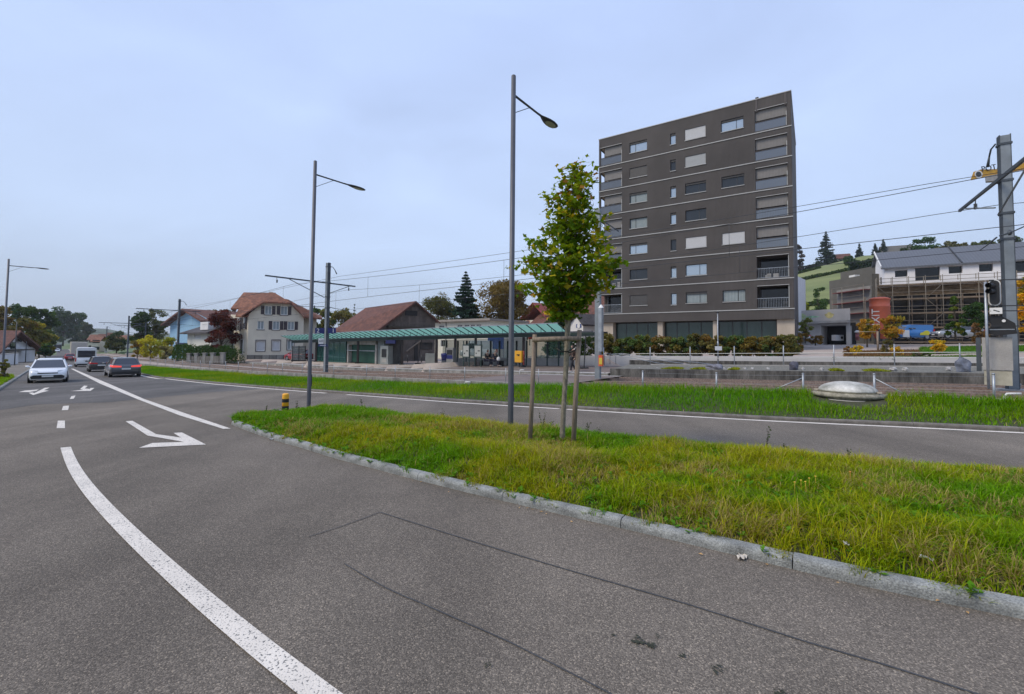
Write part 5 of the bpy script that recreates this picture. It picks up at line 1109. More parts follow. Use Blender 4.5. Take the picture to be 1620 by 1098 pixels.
# masts: local x = away from the road, y = along the line
HM = 9.6
def mast_proto(label, arms=(-5.0, 2.9), H=HM, name='catenary_mast'):
    T = thing(name, label, 'railway mast', (0, 0, 0), 0, 'overhead line masts of the railway')
    mb = MB(); mb.box(-.14, -.16, 0, .14, -.135, H); mb.box(-.14, .135, 0, .14, .16, H); mb.build('flange', M['mastd'], T)  # flanges coloured darker than the web: the beam's shaded side put into colour
    mb = MB(); mb.box(-.14, -.133, .02, .14, .133, H-.03); mb.build('web', M['mast'], T)
    mb = MB(); mb.box(-.4, -.4, -.7, .4, .4, .0); mb.tube([(-.3, -.3, .08), (-.3, -.3, .2)], .02, 6); mb.tube([(.3, -.3, .08), (.3, -.3, .2)], .02, 6); mb.build('foot', M['conc'], T)
    for z_ in (H-.35, 7.85, 5.62, 6.6): mb = MB(); mb.box(-.17, -.185, z_-.04, .17, .185, z_+.04); mb.build('clamp', M['mastd'], T)
    a, b = arms
    mb = MB(); mb.bar((a, .26, 7.85), (b, .26, 7.85), .09, .11); mb.build('boom', M['mastd'], T)
    mb = MB(); mb.tube([(a+1.9 if a < -2 else a, .26, 7.8), (-.15, .26, 6.55)], .035, 6)
    if b > 1: mb.tube([(b-.6, .26, 7.8), (.15, .26, 6.9)], .035, 6)
    mb.build('strut', M['mast'], T)
    for x_ in ([-2.4-1.9] if a < -4 else [])+([2.2] if b > 1.5 else []):
        mb = MB(); mb.tube([(x_, .26, 7.8), (x_+.03, .26, 7.62)], .018, 5); mb.lathe([(.03, 0), (.075, .03), (.035, .06), (.075, .09), (.035, .12), (.075, .15), (.035, .18), (.075, .21), (.03, .25)], (x_+.03, .26, 7.38), 8); mb.build('insulator', M['dark'], T)
    mb = MB()
    mb.tube([(-.15, .24, 5.75), (-1.1, .24, 5.66)], .03, 6); mb.tube([(-1.1, .24, 5.66), (-3.2, .24, 5.6)], .02, 6); mb.tube([(.15, .24, 5.75), (.9, .24, 5.66)], .03, 6); mb.tube([(.9, .24, 5.66), (2.0, .24, 5.58)], .02, 6)
    mb.lathe([(.03, 0), (.07, .05), (.07, .1), (.03, .2)], (-1.05, .24, 5.58), 8); mb.build('steady_arm', M['mastd'], T)
    mb = MB(); mb.tube([(.1, .2, H-.25), (.55, .2, H-.28), (.75, .2, H-.5)], .03, 6); mb.tube([(.75, .2, H-.5), (.95, .2, H-.85)], [.03, .055], 6); mb.build('feeder_bracket', M['mastd'], T)
    return T
def place_mast(T, px_, n_, s=None, z=None, lean=0):
    s = SP(px_, n_) if s is None else s; x_, y_ = rail(s, n_); tx, ty = raildir(s); T.location = (x_, y_, float(zmast(s, n_)) if z is None else z)
    T.rotation_euler = (0, 0, math.atan2(-tx, ty)); return s
bpy.context.view_layer.update()
m2 = mast_proto('grey railway mast by the platform with a wide two-sided boom and blue track signs', (-5.2, 2.9)); sM2 = place_mast(m2, 515.5, 0)
m0 = mast_proto('large grey railway mast beside the equipment cabinet at the right edge', (-5.2, 4.3)); sM0 = place_mast(m0, 1602.5, 0)
mm = []
for px_, n_, lab in ((281, 0, 'railway mast standing on the platform edge before the blue house'), (229, 5.2, 'second railway mast beyond the blue house, carrying a cross boom'), (202, 0, 'slender railway mast far down the line behind the yellow shrubs'), (168, 4.6, 'farthest of the railway masts, near the small signal')):
    o = mast_proto(lab, (-5.2, 2.9) if n_ == 0 else (-6.2, .6)); place_mast(o, px_, n_); mm.append(o)
sM3 = SP(281, 0); sM4 = SP(202, 0)
# crossing mast with the hanging counterweight tube and the orange box
m1 = thing('crossing_mast', 'tall grey mast with a long grey cover tube and small orange box beside the tower', 'railway mast'); sM1 = place_mast(m1, 946, 0, z=None)
m1.location.z = zat(946, 600, (Vector(m1.location)-C0).dot(_f))
mb = MB(); mb.box(-.14, -.14, 0, .14, .14, 9.6); mb.build('pole', M['mast'], m1)
mb = MB(); mb.box(-.36, -.34, 1.55, -.05, -.15, 3.95); mb.build('cover_tube', M['galv'], m1); mb = MB(); mb.lathe([(.0, .2), (.05, .16), (.16, 0)], (-.2, -.25, 3.96), 10, cap=False); mb.build('cover_cap', M['white'], m1)
mb = MB(); mb.box(-.34, -.36, .75, -.1, -.16, 1.35); mb.build('emergency_box', flat('orange_box', (.62, .10, .03), .5), m1)
mb = MB(); mb.box(-.36, -.37, .85, -.34, -.2, 1.2); mb.build('box_stripe', flat('stripe_yellow', (.6, .45, .05), .5), m1)
mb = MB(); mb.bar((-.0, 0, 9.1), (.9, -.9, 8.4), .05); mb.bar((0, 0, 5.75), (-2.6, 0, 5.65), .04); mb.bar((0, 0, 7.6), (-2.6, 0, 7.55), .06); mb.bar((-2.3, 0, 7.5), (-.1, 0, 6.4), .04); mb.build('bracket_arm', M['mastd'], m1)
# signs on the platform mast
def sign_text(parent, body, size, pos, U, V, m=None):
    return text(body, size, m or M['white'], parent, pos, frot(U, V), 'lettering', .003)
M['sbb'] = flat('sign_blue', (.012, .018, .12), .4)
p = Vector(m2.location); z_ = (p-C0).dot(_f); U_ = Vector((1, .0, 0)).normalized(); Uv = Vector((math.cos(math.radians(30)), math.sin(math.radians(30)), 0)); Vv = Vector((-Uv.y, Uv.x, 0))
for (x0, x1, tx_, body, lab) in ((498.5, 513.5, 503, '2', 'dark blue track sign numbered 2 on the platform mast'), (518.5, 531.5, 527, '1', 'dark blue track sign numbered 1 on the platform mast')):
    F = Fac(xy(x0, z_-.6), (xy(x0, z_-.6)[0]+Uv.x, xy(x0, z_-.6)[1]+Uv.y), 0); a = F.at(x0, 527.5); b = F.at(x1, 519); c = F.at(tx_, 523.3)
    T = F.thing('track_sign', lab, 'sign', 'blue track number signs'); mb = MB(); mb.box(a[0], -.03, a[1], b[0], .05, b[1]); mb.build('panel', M['sbb'], T)
    t = text(body, .50, M['white'], T, Vector((c[0], -.04, c[1])), Matrix(((1, 0, 0, 0), (0, 0, -1, 0), (0, 1, 0, 0), (0, 0, 0, 1))), 'numeral', .004)
F = Fac(xy(503.5, z_-.6), (xy(503.5, z_-.6)[0]+Uv.x, xy(503.5, z_-.6)[1]+Uv.y), 0); a = F.at(503.8, 544); b = F.at(512, 535.3)
T = F.thing('speed_board', 'square white board reading 60 on the platform mast', 'sign'); mb = MB(); mb.box(a[0], -.02, a[1], b[0], .02, b[1]); mb.build('panel', M['white'], T)
text('60', .32, M['black'], T, Vector(((a[0]+b[0])/2, -.025, (a[1]+b[1])/2)), Matrix(((1, 0, 0, 0), (0, 0, -1, 0), (0, 1, 0, 0), (0, 0, 0, 1))), 'numeral', .003)
a = F.at(503.5, 548); b = F.at(518, 545); T = F.thing('name_board', 'narrow dark blue board below the white board on the mast', 'sign'); mb = MB(); mb.box(a[0], -.03, a[1], b[0], .02, b[1]); mb.build('panel', M['sbb'], T); mb = MB(); mb.box(a[0]+.12, -.034, a[1]+.06, b[0]-.12, -.031, b[1]-.06); mb.build('stripe', M['plasterw'], T)
# wires
def wire(name, pts, r, label):
    mb = MB(); mb.tube(pts, r, 5, cap=False); o = mb.build(name, M['wire']); return tag(o, label, 'overhead wire')
def rp(s, n, h): x_, y_ = rail(s, n); return (float(x_), float(y_), float(zmast(s, 0))+h)
sup = [-42, 0.0, sM2, sM3, sM4, 190]
sup[1] = sM0
def mess(s, lo, hi):
    for a, b in zip(sup, sup[1:]):
        if a <= s <= b: t = (s-a)/(b-a); return hi-(hi-lo)*4*t*(1-t)
    return hi
for n_, lab in ((-3.1, 'near'), (1.75, 'far')):
    S_ = np.concatenate([np.arange(-40, 150, 2.2)])
    t = thing('catenary_line', 'contact wire and carrier wire with droppers over the %s track' % lab, 'overhead wire', group='catenary lines')
    mb = MB(); mb.tube([rp(s, n_, mess(s, 6.75, 7.38)) for s in S_], .013, 5, cap=False); mb.build('carrier_wire', M['wire'], t)
    mb = MB(); mb.tube([rp(s, n_, 5.55) for s in S_], .013, 5, cap=False); mb.build('contact_wire', M['wire'], t)
    drops = [k for k in np.arange(-36, 130, 11.3)]
    for s in drops: mb = MB(); mb.tube([rp(s, n_, mess(s, 6.75, 7.38)), rp(s, n_, 5.55)], .009, 4); mb.build('dropper', M['wire'], t)
for n_, h, lab in ((.9, 8.5, 'single feeder wire hung from the mast tops'),):
    wire('feeder_wire', [rp(s, n_, mess(s, h-.35, h)) for s in np.arange(-40, 150, 3)], .013, lab)
# railway signal, cabinet, right edge
q = rail(SP(1577, -.2), -.2); zq_ = 16.8
def at16(px_, py_, Z): return P(px_, py_, Z)
Zs = 16.2; p = P(1564, 610, Zs); T = thing('railway_signal', 'black railway signal head with white oval border on a thin grey pole', 'railway signal', (p.x, p.y, zat(1564, 615, Zs)))
h = lambda y: zat(1566, y, Zs)-T.location.z
mb = MB(); mb.tube([(0, 0, 0), (0, 0, h(445))], .04, 8); mb.build('pole', M['galv'], T)
rt_ = Vector((p.y, -p.x, 0)).normalized(); bk = Vector((p.x, p.y, 0)).normalized()
def obox(mb, c, w_, d_, h_): # box facing the camera-side of the line
    cs = [Vector(c)+rt_*i*w_/2+bk*j*d_/2+Vector((0, 0, k*h_/2)) for i, j, k in ((-1, -1, -1), (1, -1, -1), (1, 1, -1), (-1, 1, -1), (-1, -1, 1), (1, -1, 1), (1, 1, 1), (-1, 1, 1))]
    mb.add(cs, [(0, 3, 2, 1), (4, 5, 6, 7), (0, 1, 5, 4), (1, 2, 6, 5), (2, 3, 7, 6), (3, 0, 4, 7)])
def stadium(w_, h_, c, dep0, dep1):
    pts = []; r_s = w_/2
    for q in np.linspace(0, math.pi, 9): pts.append((math.cos(q)*r_s, h_/2-r_s+math.sin(q)*r_s))
    for q in np.linspace(math.pi, 2*math.pi, 9): pts.append((math.cos(q)*r_s, -h_/2+r_s+math.sin(q)*r_s))
    vs = [Vector(c)+rt_*a+Vector((0, 0, b))+bk*dep0 for a, b in pts]+[Vector(c)+rt_*a+Vector((0, 0, b))+bk*dep1 for a, b in pts]; k = len(pts)
    return vs, [tuple(range(k)), tuple(reversed(range(k, 2*k)))]+[((i+1) % k, i, i+k, (i+1) % k+k) for i in range(k)]
cz = (h(442)+h(484))/2; hh_ = h(442)-h(484); off_ = rt_*.22; c0_ = Vector((0, 0, cz))+off_
mb = MB(); mb.add(*stadium(.32, hh_, c0_, .03, .07)); mb.build('white_border', M['white'], T)
mb = MB(); mb.add(*stadium(.25, hh_-.08, c0_, -.05, .025)); hd_ = mb.build('signal_head', M['black'], T)
for y_ in (452, 461):
    mb = MB(); c_ = Vector((0, 0, h(y_)))+off_-rt_*.03; mb.tube([c_-bk*.05, c_-bk*.28-rt_*.12], [.085, .095], 10, cap=False); mb.build('hood', M['black'], hd_)
mb = MB(); obox(mb, Vector((0, 0, h(492)))+rt_*.24, .31, .02, .22); pl_ = mb.build('number_plate', M['white'], T)
mb = MB(); c_ = Vector((0, 0, h(492)))+rt_*.25-bk*.014; mb.bar(c_-rt_*.07+Vector((0, 0, .03)), c_+rt_*.08+Vector((0, 0, -.03)), .008, .03); mb.build('black_stroke', M['black'], pl_)
mb = MB()
for y_, a_ in ((443, 1.1), (484, 1.0), (492, .9), (516, .9)): mb = MB(); mb.bar(Vector((0, 0, h(y_)))+rt_*.1, Vector((0, 0, h(y_)))+rt_*a_+bk*.4, .035); mb.build('holder', M['dark'], T)
T2 = thing('signal_lamps', 'black angular signal lamp housing on top of the concrete cabinet', 'railway signal', tuple(P(1585, 520, Zs))); mb = MB()
z0 = lambda y: zat(1585, y, Zs)-T2.location.z
A = [(-.42, z0(500)), (.0, z0(500)), (.32, z0(512)), (.36, z0(528)), (-.12, z0(531)), (-.38, z0(527)), (-.25, z0(514))]
vs = [rt_*a+Vector((0, 0, b))-bk*.15 for a, b in A]+[rt_*a+Vector((0, 0, b))+bk*.2 for a, b in A]; k = len(A)
mb.add(vs, [tuple(range(k)), tuple(reversed(range(k, 2*k)))]+[((i+1) % k, i, i+k, (i+1) % k+k) for i in range(k)]); mb.build('housing', M['black'], T2)
mb = MB(); mb.lathe([(.05, 0), (.05, .03)], (0, 0, 0), 10); l_ = mb.build('lens', M['white'], T2); l_.location = rt_*.05+Vector((0, 0, z0(508)))-bk*.17; l_.rotation_euler = (math.pi/2, 0, math.atan2(bk.y, bk.x)-math.pi/2)
mb = MB(); obox(mb, rt_*.0+Vector((0, 0, z0(521.5)))-bk*.16, .6, .02, .03); mb.build('shelf_edge', M['galv'], T2)
Zc = 16.4; p = P(1579, 600, Zc); T = thing('equipment_cabinet', 'tall grey concrete equipment cabinet on a paler base beside the big mast', 'cabinet', (p.x, p.y, zat(1579, 609, Zc)))
wc = 33*Zc/720; hz = lambda y: zat(1579, y, Zc)-T.location.z
mb = MB(); obox(mb, Vector((0, 0, (hz(585.5)+hz(534))/2)), wc, .5, hz(534)-hz(585.5)); mb.build('cabinet', M['conc'], T, bevel=.01)
mb = MB(); obox(mb, Vector((0, 0, hz(586.5)/2)), wc-.06, .44, hz(586.5)); mb.build('base', mat('cabinet_base', (.40, .38, .30), .9, .15, 3), T)
mb = MB(); obox(mb, rt_*(-wc/2-.09)+Vector((0, 0, hz(560)*.98)), .13, .3, hz(534)-hz(588)); mb.build('side_post', M['mastd'], T)
# wire fence posts on the grass edge, right
ff = thing('trackside_fence', 'short galvanised posts with braces and a wire above the long grass', 'fence')
pos_ = []
for px_, yt in ((1016.8, 588), (1133.7, 591), (1271, 592), (1384, 592.6), (1573.6, 593)):
    s_ = SP(px_, -5.5); x_, y_ = rail(s_, -5.5); zb = float(Rz(x_, y_))+.35; Z = (Vector((x_, y_, 0))-C0).dot(_f); zt_ = zat(px_, yt, Z); pos_.append((x_, y_, zb, zt_, px_))
    mb = MB(); mb.tube([(x_, y_, zb-.1), (x_, y_, zt_)], .032, 8); mb.lathe([(.038, 0), (.038, .03), (.01, .045)], (x_, y_, zt_), 8); mb.build('post', M['galv'], ff)
def brace(i, ds):
    x_, y_, zb, zt_, px_ = pos_[i]; s_ = SP(px_, -5.5)+ds; x2, y2 = rail(s_, -5.5); mb = MB(); mb.tube([(x_, y_, zt_-.12), (float(x2), float(y2), zb+.02)], .018, 6); mb.build('brace', M['galv'], ff)
brace(2, 1.15); brace(3, -1.05)
mb = MB()
for k in (.05, .35): mb.tube([(a[0], a[1], a[3]-k) for a in pos_], .003, 4)
mb.build('wire', M['galv'], ff)
# skylight dome
s_ = SP(1341, -6.0); x_, y_ = rail(s_, -6.0); Z = (Vector((x_, y_, 0))-C0).dot(_f); zb = zat(1341, 641, Z-1.0); tx, ty = raildir(s_)
T = thing('skylight_dome', 'round concrete shaft head with a milky plastic dome in the verge grass', 'skylight', (float(x_), float(y_), zb), math.atan2(ty, tx))
R_ = .81; hd = zat(1341, 620, Z)-zb
mb = MB(); mb.lathe([(R_*.98, -.5), (R_*.98, hd*.55), (R_*1.10, hd*.56), (R_*1.10, hd*.88), (R_*.96, hd*.9), (R_*.96, hd)], (0, 0, 0), 40, sx=1.08); mb.build('shaft_ring', mat('ring_concrete', (.30, .28, .22), .9, .35, 4, .4, 30, var2=.25, scale2=20), T)
mb = MB(); mb.lathe([(R_*1.13, -.5), (R_*1.10, hd*.30), (R_*1.0, hd*.34)], (0, 0, 0), 40, sx=1.08); mb.build('apron', M['conc'], T)
mb = MB(); mb.lathe([(R_*.94, hd), (R_*.94, hd+.035), (R_*.88, hd+.04)], (0, 0, 0), 40, sx=1.08, cap=False); mb.build('frame', mat('frame_mossy', (.12, .11, .07), .8, .3, 8), T)
mb = MB(); mb.lathe([(R_*.90*math.cos(q), hd+.03+.31*math.sin(q)) for q in np.linspace(0, math.pi/2*.98, 12)], (0, 0, 0), 40, sx=1.08); mb.build('dome', mat('dome_plastic', (.56, .55, .51), .7, .22, 1.8, tint=(.22, .22, .19), var2=.15, scale2=12), T)
for q in (2.7, .15, -1.2): mb = MB(); mb.box(-.06, -.04, 0, .06, .04, .05); o = mb.build('bracket', M['tanc'], T); o.location = (R_*.97*1.08*math.cos(q), R_*.97*math.sin(q), hd+.02)
# striped bollard
p = G(451, 657.5); T = thing('striped_bollard', 'short yellow and black banded bollard at the tip of the island', 'bollard', (p.x, p.y, p.z+.03)); ky = flat('bollard_yellow', (.85, .40, .02), .5)
mb = MB(); mb.lathe([(.092, 0), (.092, .58), (.085, .605), (.06, .62)], (0, 0, 0), 20); mb.build('post', ky, T)
for z_ in (.15, .36): mb = MB(); mb.lathe([(.0935, z_), (.0935, z_+.105)], (0, 0, 0), 20, cap=False); mb.build('black_band', M['black'], T)
mb = MB(); mb.lathe([(.12, 0), (.12, .05), (.095, .07)], (0, 0, 0), 20); mb.build('base', M['dark'], T)
# lamp pole and small sign by the hedge
s_ = SP(1136.2, 7.9); x_, y_ = rail(s_, 7.9); Z = (Vector((x_, y_, 0))-C0).dot(_f); zb = zat(1136, 590, Z); T = thing('path_lamp', 'slim grey path lamp with white sign before the hedge and tower', 'lamp post', (float(x_), float(y_), zb))
zt_ = zat(1136, 494, Z)-zb; mb = MB(); mb.tube([(0, 0, 0), (0, 0, zat(1136, 545, Z)-zb), (0, 0, zt_)], [.05, .035, .03], 8); mb.build('pole', M['galv'], T); mb = MB(); mb.lathe([(.04, 0), (.10, .02), (.10, .07), (.02, .1)], (0, 0, zt_-.02), 12); mb.build('lamp_head', M['dark'], T)
mb = MB(); a = zat(1136, 551, Z)-zb; mb.box(-.22, -.08, a-.13, .22, -.06, a+.13); mb.build('sign', M['white'], T); mb = MB(); mb.lathe([(.03, 0), (.07, .12), (.06, .22), (.02, .4)], (0, 0, zat(1136, 548, Z)-zb), 8); mb.build('joint_sleeve', M['galv'], T)
# boulders and cable ducts by the track
def rock(name, px_, py_, Z, w_, h_, label, seed, c=(.20, .20, .23), grp=None):
    p = P(px_, py_, Z); bm = bmesh.new(); bmesh.ops.create_icosphere(bm, subdivisions=3, radius=1); rs = random.Random(seed)
    for v in bm.verts:
        k = 1+.22*math.sin(v.co.x*3+seed)*math.cos(v.co.y*2.7+seed*2)+.12*math.sin(v.co.z*5+v.co.x*4+seed)+rs.uniform(-.03, .03); v.co *= k; v.co.x *= w_/2; v.co.y *= w_/2.4; v.co.z *= h_/1.6
    me = bpy.data.meshes.new(name); bm.to_mesh(me); bm.free(); me.materials.append(mat('rock_%d' % seed, c, .95, .35, 3, .6, 12)); o = bpy.data.objects.new(name, me); COL.objects.link(o); o.location = p; return tag(o, label, 'rock', grp)
rock('boulder', 1131, 582.5, 26.5, .95, .42, 'grey boulder on the gravel strip below the path lamp', 1)
rock('boulder', 1255, 580, 24.5, .42, .45, 'dark rounded stone on the gravel strip near the tower corner', 2, (.10, .10, .13))
rock('boulder', 1523, 580, 21, .55, .62, 'tall blue-grey stone on the gravel strip left of the signal', 3, (.17, .19, .24))
for i, (x_, z_) in enumerate(((1012, 29), (1060, 28), (1145, 26.3), (1154, 26.2), (1178, 26), (1190, 25.8), (1215, 25.5), (1270, 24.3), (1300, 23.8), (1413, 22.3), (1432, 22), (1500, 21), (1040, 28.6))): rock('pebble', x_, 584, z_, random.uniform(.16, .34), .16, 'small pale stone lying on the gravel strip above the dark wall', 10+i, (.42, .41, .40), 'pale stones on the gravel strip')
def moss(px0, px1, label):
    s0_, s1_ = SP(px1, 4.6), SP(px0, 4.6); n = 1500; rg = np.random.default_rng(int(px0)); s = rg.uniform(s0_, s1_, n); nn = rg.uniform(3.7, 5.6, n); x, y = rail(s, nn); z = Rz(x, y)+wB(s)+.02; e = np.clip(1-np.abs((s-(s0_+s1_)/2)/((s1_-s0_)/2))**2, 0, 1)
    h = .05+.13*e*rg.random(n); c = np.array([.26, .29, .02])[None]*rg.uniform(.6, 1.25, (n, 1))
    o = blades('moss_patch', np.stack([x, y, z], 1), h, np.full(n, .05), rg.uniform(.3, 1.5, n), rg.uniform(0, 6.28, n), c, 1, label); return tag(o, cat='moss')
moss(1050, 1082, 'yellow green moss patch left of the boulder on the gravel strip'); moss(1095, 1120, 'yellow green moss patch touching the grey boulder'); moss(1154, 1170, 'small yellow green moss patch right of the boulder'); moss(1312, 1334, 'small yellow green moss patch above the skylight dome'); moss(1366, 1406, 'long yellow green moss patch right of the skylight dome')

# ================= station =================
CN0, CN1 = 6.5, 5.1
s0_, s1_ = SP(895.6, CN0), SP(462, CN0)
T = thing('station_canopy', 'long green glass station canopy on dark steel columns', 'platform canopy')
M['gteal'] = mat('canopy_glass', (.10, .27, .21), .3, .15, .5, tint=(.07, .20, .16), var2=.12, scale2=3); M['gteal'].node_tree.nodes['Principled BSDF'].inputs['Transmission Weight'].default_value = .0
def mixtrans(m, c, f):
    n, l = m.node_tree.nodes, m.node_tree.links; t = n.new('ShaderNodeBsdfTranslucent'); t.inputs[0].default_value = (*c, 1); ms = n.new('ShaderNodeMixShader'); ms.inputs[0].default_value = f; l.new(n['Principled BSDF'].outputs[0], ms.inputs[1]); l.new(t.outputs[0], ms.inputs[2]); l.new(ms.outputs[0], n['Material Output'].inputs[0])
mixtrans(M['gteal'], (.30, .60, .48), .6)
cz_ = lambda s: float(Rz(*rail(s, CN0)))+3.3      # beam height follows the falling ground slightly
def cp(s, n, h): x_, y_ = rail(s, n); return (float(x_), float(y_), cz_(s)+h)
mb = MB(); S_ = np.linspace(s0_, s1_, 60)
vs = []; 
for s in S_: vs += [cp(s, CN1, .66), cp(s, CN0+.15, .12)]
mb.add(vs, [(2*i, 2*i+1, 2*i+3, 2*i+2) for i in range(59)]); mb.build('glass_roof', M['gteal'], T)
M['canopyd'] = mat('canopy_steel', (.030, .055, .052), .5, .1, 2)
nr = 46; mb = MB(); mb2 = MB()
for i in range(nr+1):
    s = s0_+(s1_-s0_)*i/nr; mb.bar(cp(s, CN1-.04, .65), cp(s, CN0+.1, .10), .05, .06); mb2.bar(cp(s, (CN0+CN1)/2, .36), cp(s, (CN0+CN1)/2, -.02), .035)
mb.build('ribs', M['canopyd'], T)['kind'] = 'stuff'; mb2.build('rib_struts', M['canopyd'], T)['kind'] = 'stuff'
mb = MB(); pts = [cp(s, CN1-.02, .68) for s in S_]
for a, b in zip(pts, pts[1:]): mb.bar(a, b, .05, .06)
mb.build('front_edge', M['galv'], T)
s00 = SP(941, CN0)
mb = MB(); S2 = np.linspace(s00, s1_-.3, 50)
for a, b in zip(S2, S2[1:]): mb.bar(cp(a, CN0-.1, -.12), cp(b, CN0-.1, -.12), .2, .26)
mb.build('beam', M['canopyd'], T)
mb = MB()
for a, b in zip(S2, S2[1:]): mb.bar(cp(a, CN0-.5, .05), cp(b, CN0-.5, .05), .25, .09)
mb.build('gutter', M['lampgrey'], T)
mb = MB()
for a, b in zip(S2, S2[1:]): mb.add([cp(a, CN0+.2, .02), cp(b, CN0+.2, .02), cp(b, CN0+2.6, .12), cp(a, CN0+2.6, .12), cp(a, CN0+.2, -.10), cp(b, CN0+.2, -.10), cp(b, CN0+2.6, .0), cp(a, CN0+2.6, .0)], [(0, 1, 2, 3), (7, 6, 5, 4), (3, 2, 6, 7)])
mb.build('rear_roof', mat('canopy_soffit', (.10, .105, .10), .8), T)
for px_ in (828, 752, 720, 690, 636, 566, 500):
    s = SP(px_, CN0); a = cp(s, CN0, -.2); x_, y_ = rail(s, CN0); zb = float(zplat(s, CN0)); mb = MB(); mb.bar((x_, y_, zb-.02), (a[0], a[1], a[2]), .26 if px_ > 600 else .2, .2); c_ = mb.build('column', flat('column_dark_%d' % px_, (.022, .014, .013), .5), T); mb = MB(); mb.box(x_-.22, y_-.22, zb, x_+.22, y_+.22, zb+.06); mb.build('foot', M['dark'], c_)
def pf(px_, n): s = SP(px_, n); x_, y_ = rail(s, n); return float(x_), float(y_), float(zplat(s, n)), (Vector((x_, y_, 0))-C0).dot(_f), s
def panel_thing(name, label, cat, px0, px1, yt, yb, n, m, th=.08, grp=None, extra=None):
    pm = (px0+px1)/2; x_, y_, zb, Z, s = pf(pm, n); tx, ty = raildir(s); a = math.atan2(-ty, -tx)
    T = thing(name, label, cat, (x_, y_, zb), a, grp); wd = abs((px1-px0)*Z/720/max(.35, abs(math.cos(a)-math.sin(a)*(pm-CX)/720))); z1_ = zat(pm, yt, Z)-zb; z0_ = max(0.0, zat(pm, yb, Z)-zb) if yb else 0
    return T, wd, z0_, z1_, Z
# poster cases
for (x0, x1, lab) in ((732, 743, 'left poster case with white timetable sheet under the canopy'), (750, 762, 'right poster case with white timetable sheet beside the dark column')):
    T, wd, a, b, Z = panel_thing('poster_case', lab, 'notice board', x0, x1, 545, 566, 6.0, None)
    mb = MB(); mb.box(-wd/2, -.05, a, wd/2, .05, b); mb.build('case', M['canopyd'], T); mb = MB(); mb.box(-wd/2+.08, -.06, a+.1, wd/2-.08, -.052, b-.1); mb.build('sheet', flat('paper_%d' % x0, (.40, .41, .38), .6), T); mb = MB(); mb.box(.0, -.065, (a+b)/2-.02, wd/2-.15, -.061, (a+b)/2+.06); mb.box(-.2, -.065, a+.3, -.1, -.061, a+.42); mb.build('print', M['dark'], T)
    for sx in (-1, 1): mb = MB(); mb.box(sx*wd*.4-.04, -.03, 0, sx*wd*.4+.04, .03, b+.3); mb.build('post', M['canopyd'], T)
# yellow machine
T, wd, a, b, Z = panel_thing('yellow_machine', 'bright yellow post box mounted on a dark canopy column', 'post box', 816, 827, 555, 573.5, 6.1, None)
mb = MB(); mb.box(-wd/2, -.2, a, wd/2, .15, b); mb.build('box', flat('post_yellow', (.72, .36, .02), .5), T, bevel=.03); mb = MB(); mb.box(-.12, -.21, b-.35, .15, -.203, b-.27); mb.box(0, -.21, a+.5, .12, -.203, a+.62); mb.build('slot', M['black'], T); mb = MB(); mb.box(-.05, -.02, 0, .05, .06, a); mb.build('post', M['dark'], T)
mb = MB(); mb.box(wd/2+.02, -.02, .2, wd/2+.1, .06, b); mb.build('red_white_strip', mat('stripe_red', (.5, .1, .08), .6, .5, 4, stretch=(1, 1, 3)), T)
# ticket machine
T, wd, a, b, Z = panel_thing('ticket_machine', 'grey ticket machine with dark display at the end of the kiosk', 'ticket machine', 605, 617.5, 547, 577, 6.6, None)
mb = MB(); mb.box(-wd/2, -.3, 0, wd/2, .3, b); mb.build('cabinet', mat('machine_grey', (.26, .28, .27), .6), T, bevel=.03); mb = MB(); mb.box(-wd*.3, -.312, b*.38, wd*.3, -.303, b*.82); mb.build('display', M['black'], T); mb = MB(); mb.box(-wd*.25, -.316, b*.12, wd*.3, -.303, b*.3); mb.build('tray', M['conc'], T)
# kiosk with green shutters, bench rail
T, wd, a, b, Z = panel_thing('platform_kiosk', 'closed kiosk with dark green shutters and pale fascia under the canopy', 'kiosk', 549, 605, 536, 577, 7.0, None)
W2 = wd/2; mb = MB(); mb.box(-W2, .5, 0, W2, 2.4, b); mb.build('wall', M['concd'], T); mb = MB(); mb.box(-W2, -.1, b-.62, W2*.62, .49, b-.05); mb.build('fascia', mat('fascia_pale', (.30, .29, .26), .8, .2, 2), T)
for sx in (-1, .6): mb = MB(); mb.box(W2*sx-.0 if sx < 0 else W2*sx, -.1, 0, W2*sx+.25, .49, b-.62 if True else b); mb.build('pier', M['conc'], T)
M['gshut'] = wavemat('green_shutter', (.020, .10, .065), (.012, .06, .042), 3.2, 'X', .6, .3, .1)
mb = MB(); mb.box(-W2+.3, .30, .05, W2*.6, .36, b-.64); mb.build('shutter', M['gshut'], T); mb = MB(); mb.box(-W2+.1, -.2, 1.28, W2*.62, -.1, 1.36); mb.build('counter_rail', M['galv'], T); mb = MB(); mb.box(W2*.6+.26, .05, 0, W2, .49, b-.1); mb.build('side_panel', mat('panel_grey', (.16, .19, .19), .6), T)
# glazed waiting shelter
T, wd, a, b, Z = panel_thing('waiting_shelter', 'green framed glass waiting shelter behind the platform mast', 'shelter', 500, 546, 539, 577, 7.0, None)
W2 = wd/2; mb = MB()
for i in range(6): u_ = -W2+wd*i/5; mb.box(u_-.05, -.05, 0, u_+.05, .05, b)
for z_ in (.02, .55, b-.12): mb.box(-W2, -.04, z_, W2, .04, z_+.1)
mb.build('frame', flat('shelter_green', (.02, .10, .085), .4), T); mb = MB(); mb.box(-W2+.06, -.012, .1, W2-.06, .012, b-.12); mb.build('glazing', glassmat('shelter_glass', (.018, .075, .065), .05, .6), T)
mb = MB(); mb.box(-W2, .06, b-.02, W2, 2.2, b+.06); mb.build('roof', M['canopyd'], T); mb = MB(); mb.box(-W2+.1, .5, 0, W2-.1, 2.1, b-.1); mb.build('interior', mat('shelter_dark', (.02, .05, .045), .8, .4, 2), T)
